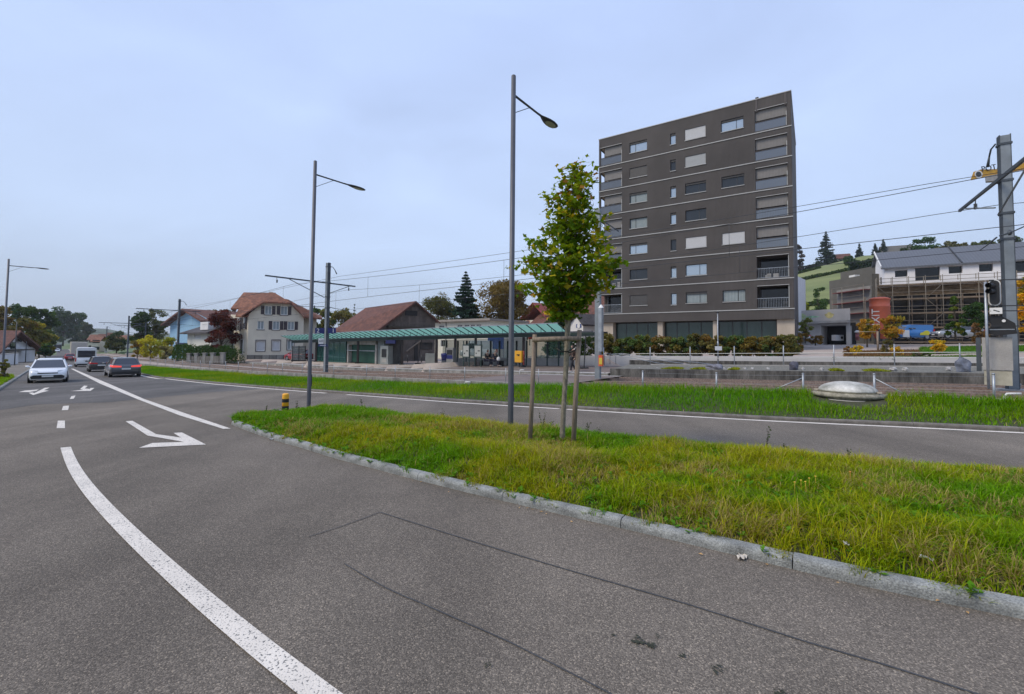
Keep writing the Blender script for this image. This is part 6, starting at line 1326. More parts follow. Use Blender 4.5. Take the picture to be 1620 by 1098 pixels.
# parasol seen over the shelter
p = P(520, 560, 58); T = thing('parasol', 'white parasol behind the glass waiting shelter', 'parasol', (p.x, p.y, float(zground(np.array([p.x]), np.array([p.y]))[0]))); zt_ = zat(520, 536.5, 58)-T.location.z
mb = MB(); mb.lathe([(.9, zt_-.45), (.45, zt_-.2), (.03, zt_)], (0, 0, 0), 8, cap=False); mb.build('canopy', M['white'], T); mb = MB(); mb.tube([(0, 0, 0), (0, 0, zt_-.02)], .03, 6); mb.build('pole', M['galv'], T)
# info column, bin, glass wall with posts, concrete block, bollards
T, wd, a, b, Z = panel_thing('info_column', 'grey ticket validator cabinet with dark window near the blue bin', 'machine', 708, 719, 550, 580, 6.0, None)
mb = MB(); mb.box(-wd/2, -.2, 0, wd/2, .2, b); mb.build('cabinet', mat('val_grey', (.22, .22, .21), .7), T); mb = MB(); mb.box(-wd/2+.08, -.212, b*.62, wd/2-.08, -.203, b*.88); mb.build('window', M['black'], T); mb = MB(); mb.box(-wd/2+.05, -.212, b*.40, wd/2-.05, -.203, b*.6); mb.build('blue_panel', M['sbb'], T)
T, wd, a, b, Z = panel_thing('waste_bin', 'dark blue waste bin on a post left of the validator', 'bin', 699, 708, 559.5, 574, 5.9, None)
mb = MB(); mb.lathe([(wd/2*.8, .5), (wd/2, b-.1), (wd/2, b), (wd/2*.5, b+.05)], (0, 0, 0), 14); mb.build('bin', M['sbb'], T); mb = MB(); mb.box(wd*.3, -.04, 0, wd*.3+.1, .04, b+.1); mb.build('post', M['sbb'], T)
T, wd, a, b, Z = panel_thing('concrete_enclosure', 'low grey concrete enclosure panel beside the canopy column', 'enclosure', 673.5, 689, 559, 580, 6.8, None)
mb = MB(); mb.box(-wd/2, -.1, 0, wd/2, .1, b); mb.build('panel', mat('encl', (.20, .21, .20), .8, .1), T, bevel=.05); mb = MB(); mb.box(-wd/2-.1, -.2, 0, wd/2+.3, .2, .12); mb.build('foot', M['conc'], T)
gwl = thing('glass_windscreen', 'row of tinted glass wind screens with dark posts along the platform rear', 'glass screen'); mg = MB()
for px_ in (691, 706, 724, 738, 752, 776, 790, 803, 817, 833, 848, 866, 884):
    x_, y_, zb, Z, s = pf(px_, 9.0); mb = MB(); h_ = zat(px_, 539, Z)-zb; mb.box(x_-.08, y_-.08, zb, x_+.08, y_+.08, zb+h_); mb.build('post', M['canopyd'], gwl)
sa, sb = SP(700, 9.1), SP(905, 9.1)
vs = []; SS = np.linspace(sa, sb, 20)
for s in SS: x_, y_ = rail(s, 9.1); z_ = float(zplat(s, 9.1)); vs += [(x_, y_, z_+.5), (x_, y_, z_+2.35)]
mg.add(vs, [(2*i, 2*i+1, 2*i+3, 2*i+2) for i in range(19)]); gt = glassmat('tinted_glass', (.09, .23, .19), .12, .5, alpha=.58); mg.build('glass', gt, gwl)
mb = MB(); vs = []
for s in SS: x_, y_ = rail(s, 8.95); z_ = float(zplat(s, 9.1)); vs += [(x_, y_, z_), (x_, y_, z_+.62)]
mb.add(vs, [(2*i, 2*i+1, 2*i+3, 2*i+2) for i in range(19)]); mb.build('base_panel', M['conc'], gwl)
# leaning post and little bollards on the square
for i, px_ in enumerate((624, 645, 667)):
    p = P(px_, 571, 52); z_ = float(zground(np.array([p.x]), np.array([p.y]))[0]); T = thing('square_bollard', 'thin dark bollard on the pale square between canopy and barn', 'bollard', (p.x, p.y, z_), 0, 'thin bollards on the square'); mb = MB(); mb.tube([(0, 0, 0), (0, 0, .9)], .045, 8); mb.build('post', M['dark'], T)
x_, y_, zb, Z, s = pf(661, 8.0); T = thing('leaning_prop', 'slanting dark prop post with a heavy foot below the canopy', 'post', (x_, y_, zb)); mb = MB(); mb.bar((0, 0, .1), (.35, .1, 2.6), .07); mb.build('post', M['dark'], T); mb = MB(); mb.box(-.25, -.2, 0, .25, .2, .14); mb.build('foot', M['dark'], T)
x_, y_, zb, Z, s = pf(924, 6.0); T = thing('canopy_end_post', 'slender dark post near the walking person at the canopy end', 'post', (x_, y_, zb)); mb = MB(); mb.bar((0, 0, .05), (.12, 0, 2.35), .07); mb.build('post', M['dark'], T); mb = MB(); mb.box(-.3, -.2, 0, .3, .2, .07); mb.build('foot', M['dark'], T)
# blue sbb boards hanging below the canopy
T, wd, a, b, Z = panel_thing('station_name_board', 'dark blue station board hanging under the canopy near the barn', 'sign', 610, 625, 538, 543.5, 6.0, None)
mb = MB(); mb.box(-wd/2, -.05, a, wd/2, .05, b); mb.build('panel', M['sbb'], T); mb = MB(); mb.tube([(-wd*.3, 0, b), (-wd*.3, 0, b+.3)], .02, 5); mb.tube([(wd*.3, 0, b), (wd*.3, 0, b+.3)], .02, 5); mb.build('hanger', M['dark'], T)
# blue hoarding, green-white van behind the glass
p = xy(772, 62); F = Fac(p, xy(797, 60), 0); F.O.z = zat(780, 566, 61); T = F.thing('blue_hoarding', 'large plain blue panel behind the platform glass', 'hoarding'); a = F.at(797, 535); mb = MB(); mb.box(0, -.06, F.at(780, 552)[1], F.L, 0, a[1]+.3); mb.build('panel', flat('hoarding_blue', (.01, .035, .16), .6), T)
mb = MB(); mb.box(.1, .0, 0, .25, .15, a[1]); mb.box(F.L-.25, 0, 0, F.L-.1, .15, a[1]); mb.build('post', M['galv'], T)

# ================= vehicles =================
M['tyre'] = mat('tyre', (.02, .02, .02), .9, .1); M['rim'] = flat('rim', (.30, .31, .33), .35, .7); M['carglass'] = glassmat('car_glass', (.03, .033, .04), .03, 1.0)
M['redl'] = flat('tail_light', (.55, .012, .012), .25); M['lit'] = flat('tail_light_lit', (1.0, .08, .06), .3, 0, .6); M['headl'] = flat('head_light', (.75, .78, .80), .12); M['plate'] = flat('number_plate', (.62, .62, .60), .5)
def carpaint(name, c, metal=.3):
    m = flat(name, c, .3, metal); b = m.node_tree.nodes['Principled BSDF']; b.inputs['Coat Weight'].default_value = .8; b.inputs['Coat Roughness'].default_value = .06; return m
def loft(mb, st, ring, mi=0, close=True):
    # st: list of (y, values...) ; ring(y, vals) -> list of (x,z)
    k = None; vs = []; 
    for row in st:
        r = ring(*row[1:]); k = len(r); vs += [(x, row[0], z) for x, z in r]
    n = len(st); fs = [(i*k+j, i*k+(j+1) % k, (i+1)*k+(j+1) % k, (i+1)*k+j) for i in range(n-1) for j in range(k)]
    fs += [tuple(range(k)), tuple(reversed(range((n-1)*k, n*k)))]; sm = mb.smooth; mb.smooth = True; mb.add(vs, fs); mb.smooth = sm
def car(name, label, pos, head, paint, L=4.5, W=1.82, H=1.45, kind='hatch', facing='front', group=None, lit=False, cat='car'):
    """front points along +y of the car"""
    T = thing(name, label, cat, pos, head-math.pi/2, group); w = W/2; l = L/2; gc = .20
    if kind == 'van': hood, bel = 1.15, 1.15
    else: hood, bel = .72, .92
    def ring(wd, z0, z1, r=.12):
        return [(-wd*.93, z0), (wd*.93, z0), (wd, z0+.16), (wd*1.0, z0+(z1-z0)*.55), (wd*.96, z1-.04), (wd*.86, z1), (-wd*.86, z1), (-wd*.96, z1-.04), (-wd*1.0, z0+(z1-z0)*.55), (-wd, z0+.16)]
    mb = MB()
    if kind == 'van': st = [(-l, w*.95, .42, H-.35), (-l+.06, w, .34, H-.3), (-l*.5, w, .25, 1.2), (l*.45, w, .25, 1.2), (l*.72, w, .25, 1.18), (l*.93, w*.94, .27, 1.0), (l, w*.84, .34, .8)]; st[0] = (-l, w*.95, .42, 1.2); st[1] = (-l+.06, w, .34, 1.2)
    elif kind == 'estate': st = [(-l, w*.84, .38, .86), (-l+.08, w*.94, .28, .98), (-l+.5, w, .22, 1.0), (0, w, .20, .95), (l*.42, w, .20, .93), (l*.62, w*.98, .20, .86), (l-.25, w*.92, .22, .74), (l-.04, w*.80, .26, .64), (l, w*.72, .32, .56)]
    else: st = [(-l, w*.82, .40, .88), (-l+.08, w*.94, .30, 1.0), (-l+.5, w, .22, .99), (0, w, .20, .94), (l*.40, w, .20, .93), (l*.62, w*.98, .20, .90), (l-.22, w*.93, .22, .80), (l-.04, w*.84, .26, .70), (l, w*.76, .32, .60)]
    loft(mb, st, ring); body = mb.build('body', paint, T)
    # greenhouse: glass block with painted roof and pillars
    if kind == 'van': g = [(-l+.03, w*.93, w*.90), (-l+.12, w*.95, w*.92), (l*.42, w*.95, w*.90), (l*.74, w*.93, w*.80)]; rf = [(-l+.03), (-l+.10), (l*.35), (l*.50)]
    elif kind == 'estate': g = [(-l+.16, w*.86, w*.66), (-l+.45, w*.90, w*.70), (l*.12, w*.92, w*.72), (l*.48, w*.90, w*.70)]; rf = [-l+.42, -l+.62, l*.02, l*.12]
    else: g = [(-l+.16, w*.86, w*.66), (-l+.35, w*.90, w*.70), (l*.10, w*.92, w*.72), (l*.50, w*.90, w*.70)]; rf = [-l+.50, -l+.66, 0, l*.10]
    zb = 1.14 if kind == 'van' else .9
    mb = MB(); vs = []; top_ = [H-.06, H-.02, H-.02, H-.07]
    for (y_, wb, wt), yt, zt_ in zip(g, rf, top_): vs += [(-wb, y_, zb), (wb, y_, zb), (wt, yt, zt_), (-wt, yt, zt_)]
    fs = [(i*4+j, i*4+(j+1) % 4, i*4+4+(j+1) % 4, i*4+4+j) for i in range(3) for j in range(4)]+[(0, 1, 2, 3), (15, 14, 13, 12)]; mb.add(vs, fs); gl = mb.build('windows', M['carglass'] if kind != 'van' else paint, T)
    mb = MB(); vs = []
    for (y_, wb, wt), yt, zt_ in zip(g, rf, top_): vs += [(-wt*1.03, yt, zt_-.03), (wt*1.03, yt, zt_-.03), (wt*.8, yt, zt_+.055), (-wt*.8, yt, zt_+.055)]
    mb.smooth = True; mb.add(vs, fs); mb.build('roof', paint, T)
    mb = MB()
    for sx in (-1, 1):
        for i in ((0, 2, 3) if kind != 'van' else (3,)):
            (y_, wb, wt), yt, zt_ = g[i], rf[i], top_[i]; mb.bar((sx*wb*1.005, y_, zb), (sx*wt*1.01, yt, zt_), .055 if i else .12, .05)
    mb.build('pillars', paint, T)
    if kind == 'van':
        mb = MB(); mb.box(-w*.80, -l-.01, 1.30, w*.80, -l+.04, H-.35); mb.build('rear_window', M['carglass'], T); mb = MB(); mb.add([(-w*.85, l*.735, 1.2), (w*.85, l*.735, 1.2), (w*.76, l*.52, H-.12), (-w*.76, l*.52, H-.12)], [(0, 1, 2, 3)]); mb.build('windscreen', M['carglass'], T)
        for sx in (-1, 1): mb = MB(); mb.box(sx*w*.955-.01, l*.1, 1.25, sx*w*.955+.01, l*.5, H-.35); mb.build('side_window', M['carglass'], T)
    yw = l-.85; rw = .32 if kind != 'van' else .35
    for sx in (-1, 1):
        for sy in (-1, 1):
            mb = MB(); mb.lathe([(rw*.6, -.11), (rw, -.10), (rw, .10), (rw*.6, .11)], (0, 0, 0), 20); wh = mb.build('wheel', M['tyre'], T); wh.rotation_euler = (0, math.pi/2, 0); wh.location = (sx*(w-.11), sy*yw, rw)
            mb = MB(); mb.lathe([(rw*.62, -.118), (rw*.62, .118)], (0, 0, 0), 16); mb.build('rim', M['rim'], wh)
            mb = MB(); mb.lathe([(rw*1.13, -.02), (rw*1.13, .03)], (0, 0, 0), 20); a_ = mb.build('wheel_arch', M['black'], T); a_.rotation_euler = (0, math.pi/2, 0); a_.location = (sx*(w-.025), sy*yw, rw+.02)
        mb = MB(); mb.tube([(sx*w*.93, l*.36, zb+.06), (sx*(w+.05), l*.36, zb+.10), (sx*(w+.17), l*.36, zb+.10)], [.03, .07, .06], 8); mb.build('mirror', paint, T)
        mb = MB(); zl = (.66, .80) if kind != 'van' else (.75, .98); mb.add([(sx*w*.45, l+.0, zl[0]), (sx*w*.90, l-.20, zl[0]+.03), (sx*w*.93, l-.34, zl[1]), (sx*w*.5, l-.08, zl[1]-.03)], [(0, 1, 2, 3)]); mb.add([(sx*w*.45, l+.01, zl[0]-.03), (sx*w*.90, l-.17, zl[0]), (sx*w*.94, l-.30, zl[1]+.02), (sx*w*.5, l-.05, zl[1])], [(0, 1, 2, 3)]); mb.build('headlight', M['headl'], T)
        mb = MB(); 
        if kind == 'van': mb.box(sx*w*.97-.05, -l-.02, .75, sx*w*.97+.05, -l+.12, 1.25)
        else: mb.add([(sx*w*.30, -l-.012, .80), (sx*w*.86, -l-.0, .80), (sx*w*.99, -l+.22, .86), (sx*w*.97, -l+.22, .98), (sx*w*.84, -l-.0, .95), (sx*w*.30, -l-.012, .90)], [(0, 1, 2, 3, 4, 5)])
        mb.build('tail_light', M['lit'] if lit else M['redl'], T)
    mb = MB(); mb.ext([(-w*.80, .30), (w*.80, .30), (w*.86, .44), (w*.70, .52), (-w*.70, .52), (-w*.86, .44)], l-.12, l+.012); mb.build('lower_grille', M['black'], T); mb = MB(); mb.box(-w*.50, l-.12, .60, w*.50, l+.006, .665); mb.build('grille', M['dark'], T)
    mb = MB(); mb.box(-w*.84, -l-.02, .26, w*.84, -l+.06, .46); mb.build('rear_bumper', M['black'], T)
    mb = MB(); mb.box(-.26, -l-.03, .62, .26, -l-.013, .73) if kind != 'van' else mb.box(-.26, -l-.03, .85, .26, -l-.013, .97); mb.build('rear_plate', M['plate'], T)
    mb = MB(); mb.box(-.25, l+.016, .40, .25, l+.03, .50); mb.build('front_plate', M['plate'], T)
    return T
def onroad(px_, py_): p = G(px_, py_); return (p.x, p.y, p.z+.01)
def atz(px_, Z, dz=0.0): p = P(px_, 555, Z); return (p.x, p.y, float(Rz(p.x, p.y))+dz)
RH = math.atan2(LD[1], LD[0])         # heading away from the camera along the road
def behind(p, d): return (p[0]+LD[0]*d, p[1]+LD[1]*d, float(Rz(p[0]+LD[0]*d, p[1]+LD[1]*d))+.01)
white = carpaint('paint_white', (.74, .76, .78), .0); grey = carpaint('paint_grey', (.085, .09, .10), .4); blk = carpaint('paint_black', (.03, .028, .028), .2); red = carpaint('paint_red', (.30, .02, .03), .1); vanw = carpaint('paint_van', (.70, .71, .70), 0); silver = carpaint('paint_silver', (.34, .36, .38), .5)
car('oncoming_car', 'white hatchback coming towards the camera on the left lane', behind(onroad(77, 606.5), 2.4), RH+math.pi-.03, white, 4.1, 1.74, 1.44)
car('estate_car', 'grey estate car with red tail lights driving away, last of the queue', behind(onroad(198, 597), 2.4), RH+.02, grey, 4.75, 1.87, 1.45, 'estate', lit=True)
car('dark_hatchback', 'black hatchback driving between the white van and the grey estate', behind(onroad(160, 588.5), 2.2), RH, blk, 4.2, 1.8, 1.46)
car('delivery_van', 'tall white delivery van ahead of the dark cars', behind(onroad(136, 580.5), 2.7), RH, vanw, 5.5, 2.05, 2.5, 'van', cat='van')
car('red_car', 'small dark red car in front of the beige lorry', behind(atz(111, 93), 0), RH, red, 4.0, 1.75, 1.5)
car('distant_white_car', 'tiny white car approaching in front of the distant bus', atz(89.5, 175, .0), RH+math.pi, white, 4.3, 1.8, 1.45)
def boxy(name, label, cat, pos, head, L, W, H, body_m, cabin=None, dark=None):
    T = thing(name, label, cat, pos, head-math.pi/2); mb = MB(); mb.box(-W/2, -L/2, .9 if not dark else .35, W/2, L/2, H); mb.build('body', body_m, T, bevel=.08)
    for sx in (-1, 1):
        for y_ in (-L*.32, L*.3): mb = MB(); mb.lathe([(.3, -.15), (.5, -.14), (.5, .14), (.3, .15)], (0, 0, 0), 16); wh = mb.build('wheel', M['tyre'], T); wh.rotation_euler = (0, math.pi/2, 0); wh.location = (sx*(W/2-.16), y_, .5)
    return T
T = boxy('beige_lorry', 'beige box lorry with a panelled rear ahead of the white van', 'lorry', behind(atz(124, 100), 0), RH-.0, 9, 2.55, 4.0, mat('lorry_beige', (.50, .47, .40), .7, .06, .6))
mb = MB(); mb.box(-1.2, -4.58, 1.0, -.03, -4.51, 3.3); mb.box(.03, -4.58, 1.0, 1.2, -4.51, 3.3); mb.box(-1.2, -4.58, 3.36, 1.2, -4.51, 3.9); mb.build('rear_door', mat('lorry_door', (.47, .44, .38), .7, .05), T); mb = MB(); mb.box(-1.1, 4.5, .6, 1.1, 6.2, 3.0); mb.build('cab', M['conc'], T)
mb = MB(); mb.box(-1.2, -4.6, .5, 1.2, -4.4, .8); mb.build('bumper', M['dark'], T)
T = boxy('distant_bus', 'dark fronted bus far down the road', 'bus', atz(91, 205, .0), RH+math.pi, 11, 2.55, 3.1, mat('bus_body', (.12, .16, .18), .5), dark=True)
mb = MB(); mb.box(-1.15, 5.51, 1.0, 1.15, 5.56, 2.5); mb.build('windscreen', M['carglass'], T); mb = MB(); mb.box(-1.0, 5.51, 2.6, 1.0, 5.57, 2.95); mb.build('destination_box', M['conc'], T)
def gz_at(px_, Z): p = P(px_, 548, Z); return (p.x, p.y, float(zground(np.array([p.x]), np.array([p.y]))[0])+.02)
def gz_y(px_, py_, Z): p = P(px_, py_, Z); return (p.x, p.y, p.z)
car('parked_red_car', 'dark red car parked beside the cream station house', gz_y(472, 571, 59), math.radians(150), red, 4.0, 1.72, 1.48)
car('silver_parked_car', 'silver car parked on the grass bank before the scaffolding', gz_y(1514, 536, 50), math.radians(165), silver, 4.3, 1.78, 1.42)
T = car('blue_van', 'blue and white van with a yellow car drawn on its side', gz_y(1442, 537.5, 55), math.radians(178), carpaint('paint_blue', (.02, .17, .45), .1), 3.9, 1.8, 1.75, 'van', cat='van')
mb = MB(); mb.add([(-.975, -.2, .55), (-.975, -1.9, .55), (-.975, -1.7, .85), (-.975, -1.35, .9), (-.975, -1.15, 1.08), (-.975, -.8, 1.08), (-.975, -.55, .88), (-.975, -.25, .8)], [tuple(range(8))]); mb.add([(.975, -.2, .55), (.975, -1.9, .55), (.975, -1.7, .85), (.975, -1.35, .9), (.975, -1.15, 1.08), (.975, -.8, 1.08), (.975, -.55, .88), (.975, -.25, .8)], [tuple(range(8))]); mb.build('car_graphic', flat('graphic_yellow', (.6, .55, .04), .5), T)
mb = MB(); mb.box(-.96, 1.0, .3, .96, 1.7, 1.12); mb.build('front_panel', vanw, T)
car('garage_car', 'white car parked nose-in left of the dark garage door', gz_y(1272, 540, 72), math.radians(60), white, 4.2, 1.78, 1.5)
car('green_transporter', 'pale van parked behind the platform glass screens', gz_y(757, 566, 62), math.radians(185), carpaint('paint_mint', (.50, .56, .52), .0), 5.0, 1.95, 2.3, 'van', cat='van')
# site things in front of the garage
p = gz_y(1325, 539, 68); T = thing('white_appliance', 'white box appliance standing before the garage', 'appliance', p, .2); mb = MB(); mb.box(-.7, -.35, 0, .75, .35, .85); mb.build('body', M['plasterw'], T, bevel=.03); mb = MB(); mb.lathe([(.2, 0), (.2, .03)], (0, 0, 0), 14); o = mb.build('round_door', M['black'], T); o.rotation_euler = (math.pi/2, 0, 0); o.location = (.4, -.352, .45)
p = gz_y(1356.5, 538.5, 62); T = thing('site_marker', 'red and white marker post with pale round top', 'marker post', p); mb = MB(); mb.tube([(0, 0, 0), (0, 0, 1.0)], .22, 10); mb.build('post', mat('marker_red', (.35, .12, .12), .7, .5, 3), T); mb = MB(); mb.lathe([(.05, 0), (.3, .08), (.32, .2), (.2, .32), (.02, .36)], (0, 0, 1.0), 14); mb.build('cap', M['white'], T)
p = gz_y(1389, 556, 40); T = thing('planting_frame', 'wooden post with a thin cross pole in the autumn shrubs', 'post', p); hh_ = zat(1389, 524, 40)-p[2]; mb = MB(); mb.tube([(0, 0, 0), (0, 0, hh_)], .08, 8); mb.build('post', M['wood'], T); mb = MB(); mb.tube([(0, 0, hh_-.05), (-1.65, .2, hh_-.05)], .022, 6); mb.build('pole', M['tanc'], T)
# stacked crates trolley in front of the red car
p = gz_y(472, 573, 55); T = thing('crate_trolley', 'grey wire crate trolley hiding the middle of the red car', 'trolley', p, .5); mb = MB(); hz_ = zat(472, 547, 55)-p[2]
for k in range(5): mb.box(-.75, -.4, .3+k*(hz_-.3)/5, .75, .4, .3+(k+.88)*(hz_-.3)/5)
mb.build('crates', mat('crate_grey', (.24, .25, .24), .8, .3, 5), T); mb = MB()
for a in (-.7, 0, .7): mb.box(a-.04, -.46, 0, a+.04, -.41, hz_)
mb.box(-.8, -.45, .15, .8, .45, .25); mb.build('frame', M['dark'], T)
# tower crane jib behind the big mast
c = P(1600, 280, 72); T = thing('tower_crane', 'yellow tower crane jib with company lettering behind the big mast', 'crane', tuple(c)); Zk = 72
def ck(px_, py_, dz=0): q = P(px_, py_, Zk+dz); return Vector((q.x, q.y, q.z))-Vector(T.location)
yel = mat('crane_yellow', (.62, .33, .03), .6, .1)
mb = MB(); A = [ck(1535.5, 284), ck(1553, 280.3), ck(1579, 275), (ck(1625, 266)), ck(1625, 256), ck(1579, 267.5), ck(1552, 268), ck(1540, 272)]; dd = Vector((c.x, c.y, 0)).normalized()*.6; k = len(A); mb.add(A+[v+dd for v in A], [tuple(range(k)), tuple(reversed(range(k, 2*k)))]+[((i+1) % k, i, i+k, (i+1) % k+k) for i in range(k)]); mb.build('counter_jib', yel, T)
mb = MB(); A = [ck(1558, 279.5), ck(1600, 272), ck(1602, 284), ck(1600, 285), ck(1559, 287.5)]; k = len(A); mb.add([v-dd*.3 for v in A]+[v+dd*1.3 for v in A], [tuple(range(k)), tuple(reversed(range(k, 2*k)))]+[((i+1) % k, i, i+k, (i+1) % k+k) for i in range(k)]); mb.build('ballast_block', M['conc'], T)
cu = (ck(1579, 264)-ck(1556, 268)).normalized(); cz2 = Vector((0, 0, 1)); cn = cu.cross(cz2).normalized(); cyv = cn.cross(cu).normalized()
Rm = Matrix(((cu.x, cyv.x, cn.x, 0), (cu.y, cyv.y, cn.y, 0), (cu.z, cyv.z, cn.z, 0), (0, 0, 0, 1)))
text('POTAIN', 1.25, M['dark'], T, ck(1575, 264.6)-dd*.2, Rm, ext=.03)
mb = MB(); mb.lathe([(.42, 0), (.42, .05)], (0, 0, 0), 14); o = mb.build('logo_disc', M['dark'], T); o.matrix_local = Matrix.Translation(ck(1548, 276)-dd*.15) @ Rm; mb = MB(); mb.lathe([(.62, 0), (.62, .04)], (0, 0, 0), 14); o = mb.build('logo_ring', M['white'], T); o.matrix_local = Matrix.Translation(ck(1548, 276)-dd*.05) @ Rm
mb = MB(); q = ck(1640, 275); mb.bar(q, (q.x, q.y, -T.location.z+2), 1.4); mb.bar(ck(1625, 262), ck(1750, 245), .9); mb.build('tower', yel, T)

# ================= people =================
def skin_body(name, joints, edges, m, parent, sub=2):
    me = bpy.data.meshes.new(name); me.from_pydata([j[0] for j in joints], edges, []); o = bpy.data.objects.new(name, me); COL.objects.link(o); o.parent = parent; me.materials.append(m)
    md = o.modifiers.new('skin', 'SKIN'); md.use_smooth_shade = True
    for i, j in enumerate(joints):
        r = j[1]; me.skin_vertices[0].data[i].radius = (r, r) if not isinstance(r, tuple) else r
    me.skin_vertices[0].data[0].use_root = True
    s = o.modifiers.new('sub', 'SUBSURF'); s.levels = sub; s.render_levels = sub; return o
def person(label, pos, rot, pose, top, trousers, hair, scale=1.0):
    T = thing('person', label, 'person', pos, rot); sk = flat('skin_%d' % int(abs(pos[0]*100)), (.42, .27, .20), .6)
    if pose == 'walk':
        J = dict(p=(0, 0, .95), w=(0, .01, 1.12), c=(0, .0, 1.36), n=(0, .01, 1.50), h=(0, .03, 1.57), hl=(-.10, 0, .92), hr=(.10, 0, .92), kl=(-.11, .17, .52), kr=(.10, -.02, .50), fl=(-.11, .22, .08), fr=(.10, -.26, .12), tl=(-.11, .37, .04), tr=(.10, -.12, .03), sl=(-.19, 0, 1.42), sr=(.19, 0, 1.42), el=(-.25, -.10, 1.15), er=(.25, .08, 1.15), al=(-.25, .02, .93), ar=(.26, .26, .98))
    else:
        J = dict(p=(0, 0, .52), w=(0, .03, .70), c=(0, .06, .92), n=(0, .09, 1.06), h=(0, .14, 1.12), hl=(-.11, .05, .50), hr=(.11, .05, .50), kl=(-.13, .45, .50), kr=(.13, .45, .50), fl=(-.13, .48, .08), fr=(.14, .52, .08), tl=(-.13, .62, .04), tr=(.14, .66, .04), sl=(-.19, .06, .98), sr=(.19, .06, .98), el=(-.25, .16, .72), er=(.25, .16, .72), al=(-.10, .36, .66), ar=(.10, .36, .66))
    R = dict(p=(.15, .11), w=(.14, .10), c=(.17, .11), n=.055, h=.06, hl=.09, hr=.09, kl=.06, kr=.06, fl=.042, fr=.042, tl=.035, tr=.035, sl=.06, sr=.06, el=.045, er=.045, al=.032, ar=.032)
    def sub(keys, ed, m, nm, infl=0):
        k = list(keys); skin_body(nm, [(J[a], R[a] if not infl else (tuple(v+infl for v in R[a]) if isinstance(R[a], tuple) else R[a]+infl)) for a in k], [(k.index(a), k.index(b)) for a, b in ed], m, T)
    allk = ['p', 'w', 'c', 'n', 'h', 'hl', 'hr', 'kl', 'kr', 'fl', 'fr', 'tl', 'tr', 'sl', 'sr', 'el', 'er', 'al', 'ar']
    sub(allk, [('p', 'w'), ('w', 'c'), ('c', 'n'), ('n', 'h'), ('p', 'hl'), ('p', 'hr'), ('hl', 'kl'), ('kl', 'fl'), ('fl', 'tl'), ('hr', 'kr'), ('kr', 'fr'), ('fr', 'tr'), ('c', 'sl'), ('sl', 'el'), ('el', 'al'), ('c', 'sr'), ('sr', 'er'), ('er', 'ar')], sk, 'body')
    sub(['p', 'hl', 'hr', 'kl', 'kr', 'fl', 'fr'], [('p', 'hl'), ('p', 'hr'), ('hl', 'kl'), ('kl', 'fl'), ('hr', 'kr'), ('kr', 'fr')], trousers, 'trousers', .014)
    sub(['w', 'p', 'c', 'sl', 'sr', 'el', 'er', 'al', 'ar'], [('p', 'w'), ('w', 'c'), ('c', 'sl'), ('sl', 'el'), ('el', 'al'), ('c', 'sr'), ('sr', 'er'), ('er', 'ar')], top, 'jacket', .018)
    hx, hy, hz3 = J['h']; bm = bmesh.new(); bmesh.ops.create_uvsphere(bm, u_segments=20, v_segments=14, radius=1)
    for v in bm.verts:
        x_, y_, z_ = v.co; v.co = Vector((x_*.078*(1-.12*max(0, -z_)), y_*.095, z_*.115))
        if y_ > .85 and -.2 < z_ < .12: v.co.y += .018            # nose
    me = bpy.data.meshes.new('head'); bm.to_mesh(me); bm.free(); me.materials.append(sk); o = bpy.data.objects.new('head', me); COL.objects.link(o); o.parent = T; o.location = (hx, hy+.02, hz3+.11)
    for f in me.polygons: f.use_smooth = True
    for sx in (-1, 1):
        mb = MB(); mb.lathe([(.002, -.008), (.010, 0), (.002, .008)], (sx*.030, .088, .018), 8); mb.build('eye', M['black'], o); mb = MB(); mb.lathe([(.004, -.03), (.014, 0), (.004, .03)], (sx*.080, 0, 0), 8); mb.build('ear', sk, o)
    mb = MB(); mb.box(-.022, .083, -.052, .022, .090, -.045); mb.build('mouth', flat('lips_%d' % int(abs(pos[0]*100)), (.30, .12, .10), .6), o)
    bm = bmesh.new(); bmesh.ops.create_uvsphere(bm, u_segments=18, v_segments=12, radius=1)
    for v in list(bm.verts):
        x_, y_, z_ = v.co
        v.co = Vector((x_*.088, y_*.105-.012, z_*.125+.008))
    bmesh.ops.delete(bm, geom=[v for v in bm.verts if v.co.y > .045 and v.co.z < .065 or v.co.z < -.06], context='VERTS')
    me = bpy.data.meshes.new('hair'); bm.to_mesh(me); bm.free(); me.materials.append(hair); o2 = bpy.data.objects.new('hair', me); COL.objects.link(o2); o2.parent = T; o2.location = o.location
    for a in ('al', 'ar'):
        w_ = Vector(J[a]); e_ = Vector(J['el' if a == 'al' else 'er']); d = (w_-e_).normalized(); sd_ = Vector((1, 0, 0)); mb = MB(); mb.tube([w_-d*.01, w_+d*.08], [.028, .034], 8, sx=1.2)
        for q in range(4): b0 = w_+d*.075+sd_*(q-1.5)*.017; mb.tube([b0, b0+d*(.035+.008*(q in (1, 2))), b0+d*.06+Vector((0, .012, -.01))], [.009, .008, .006], 6)
        b0 = w_+d*.03+sd_*(.03 if a == 'al' else -.03); mb.tube([b0, b0+d*.03+sd_*(.02 if a == 'al' else -.02)], [.010, .008], 6); mb.build('hand', sk, T)
    for a, b in (('fl', 'tl'), ('fr', 'tr')):
        mb = MB(); f_, t_ = Vector(J[a]), Vector(J[b]); mb.tube([f_+Vector((0, -.06, -.03)), (f_+t_)/2+Vector((0, 0, -.02)), t_+Vector((0, .05, -.005))], [.045, .048, .034], 8); mb.build('shoe', flat('shoe_%s_%d' % (a, int(abs(pos[0]*100))), (.45, .44, .42) if pose == 'walk' or a == 'fl' else (.05, .05, .05), .7), T)
    T.scale = (scale,)*3; return T
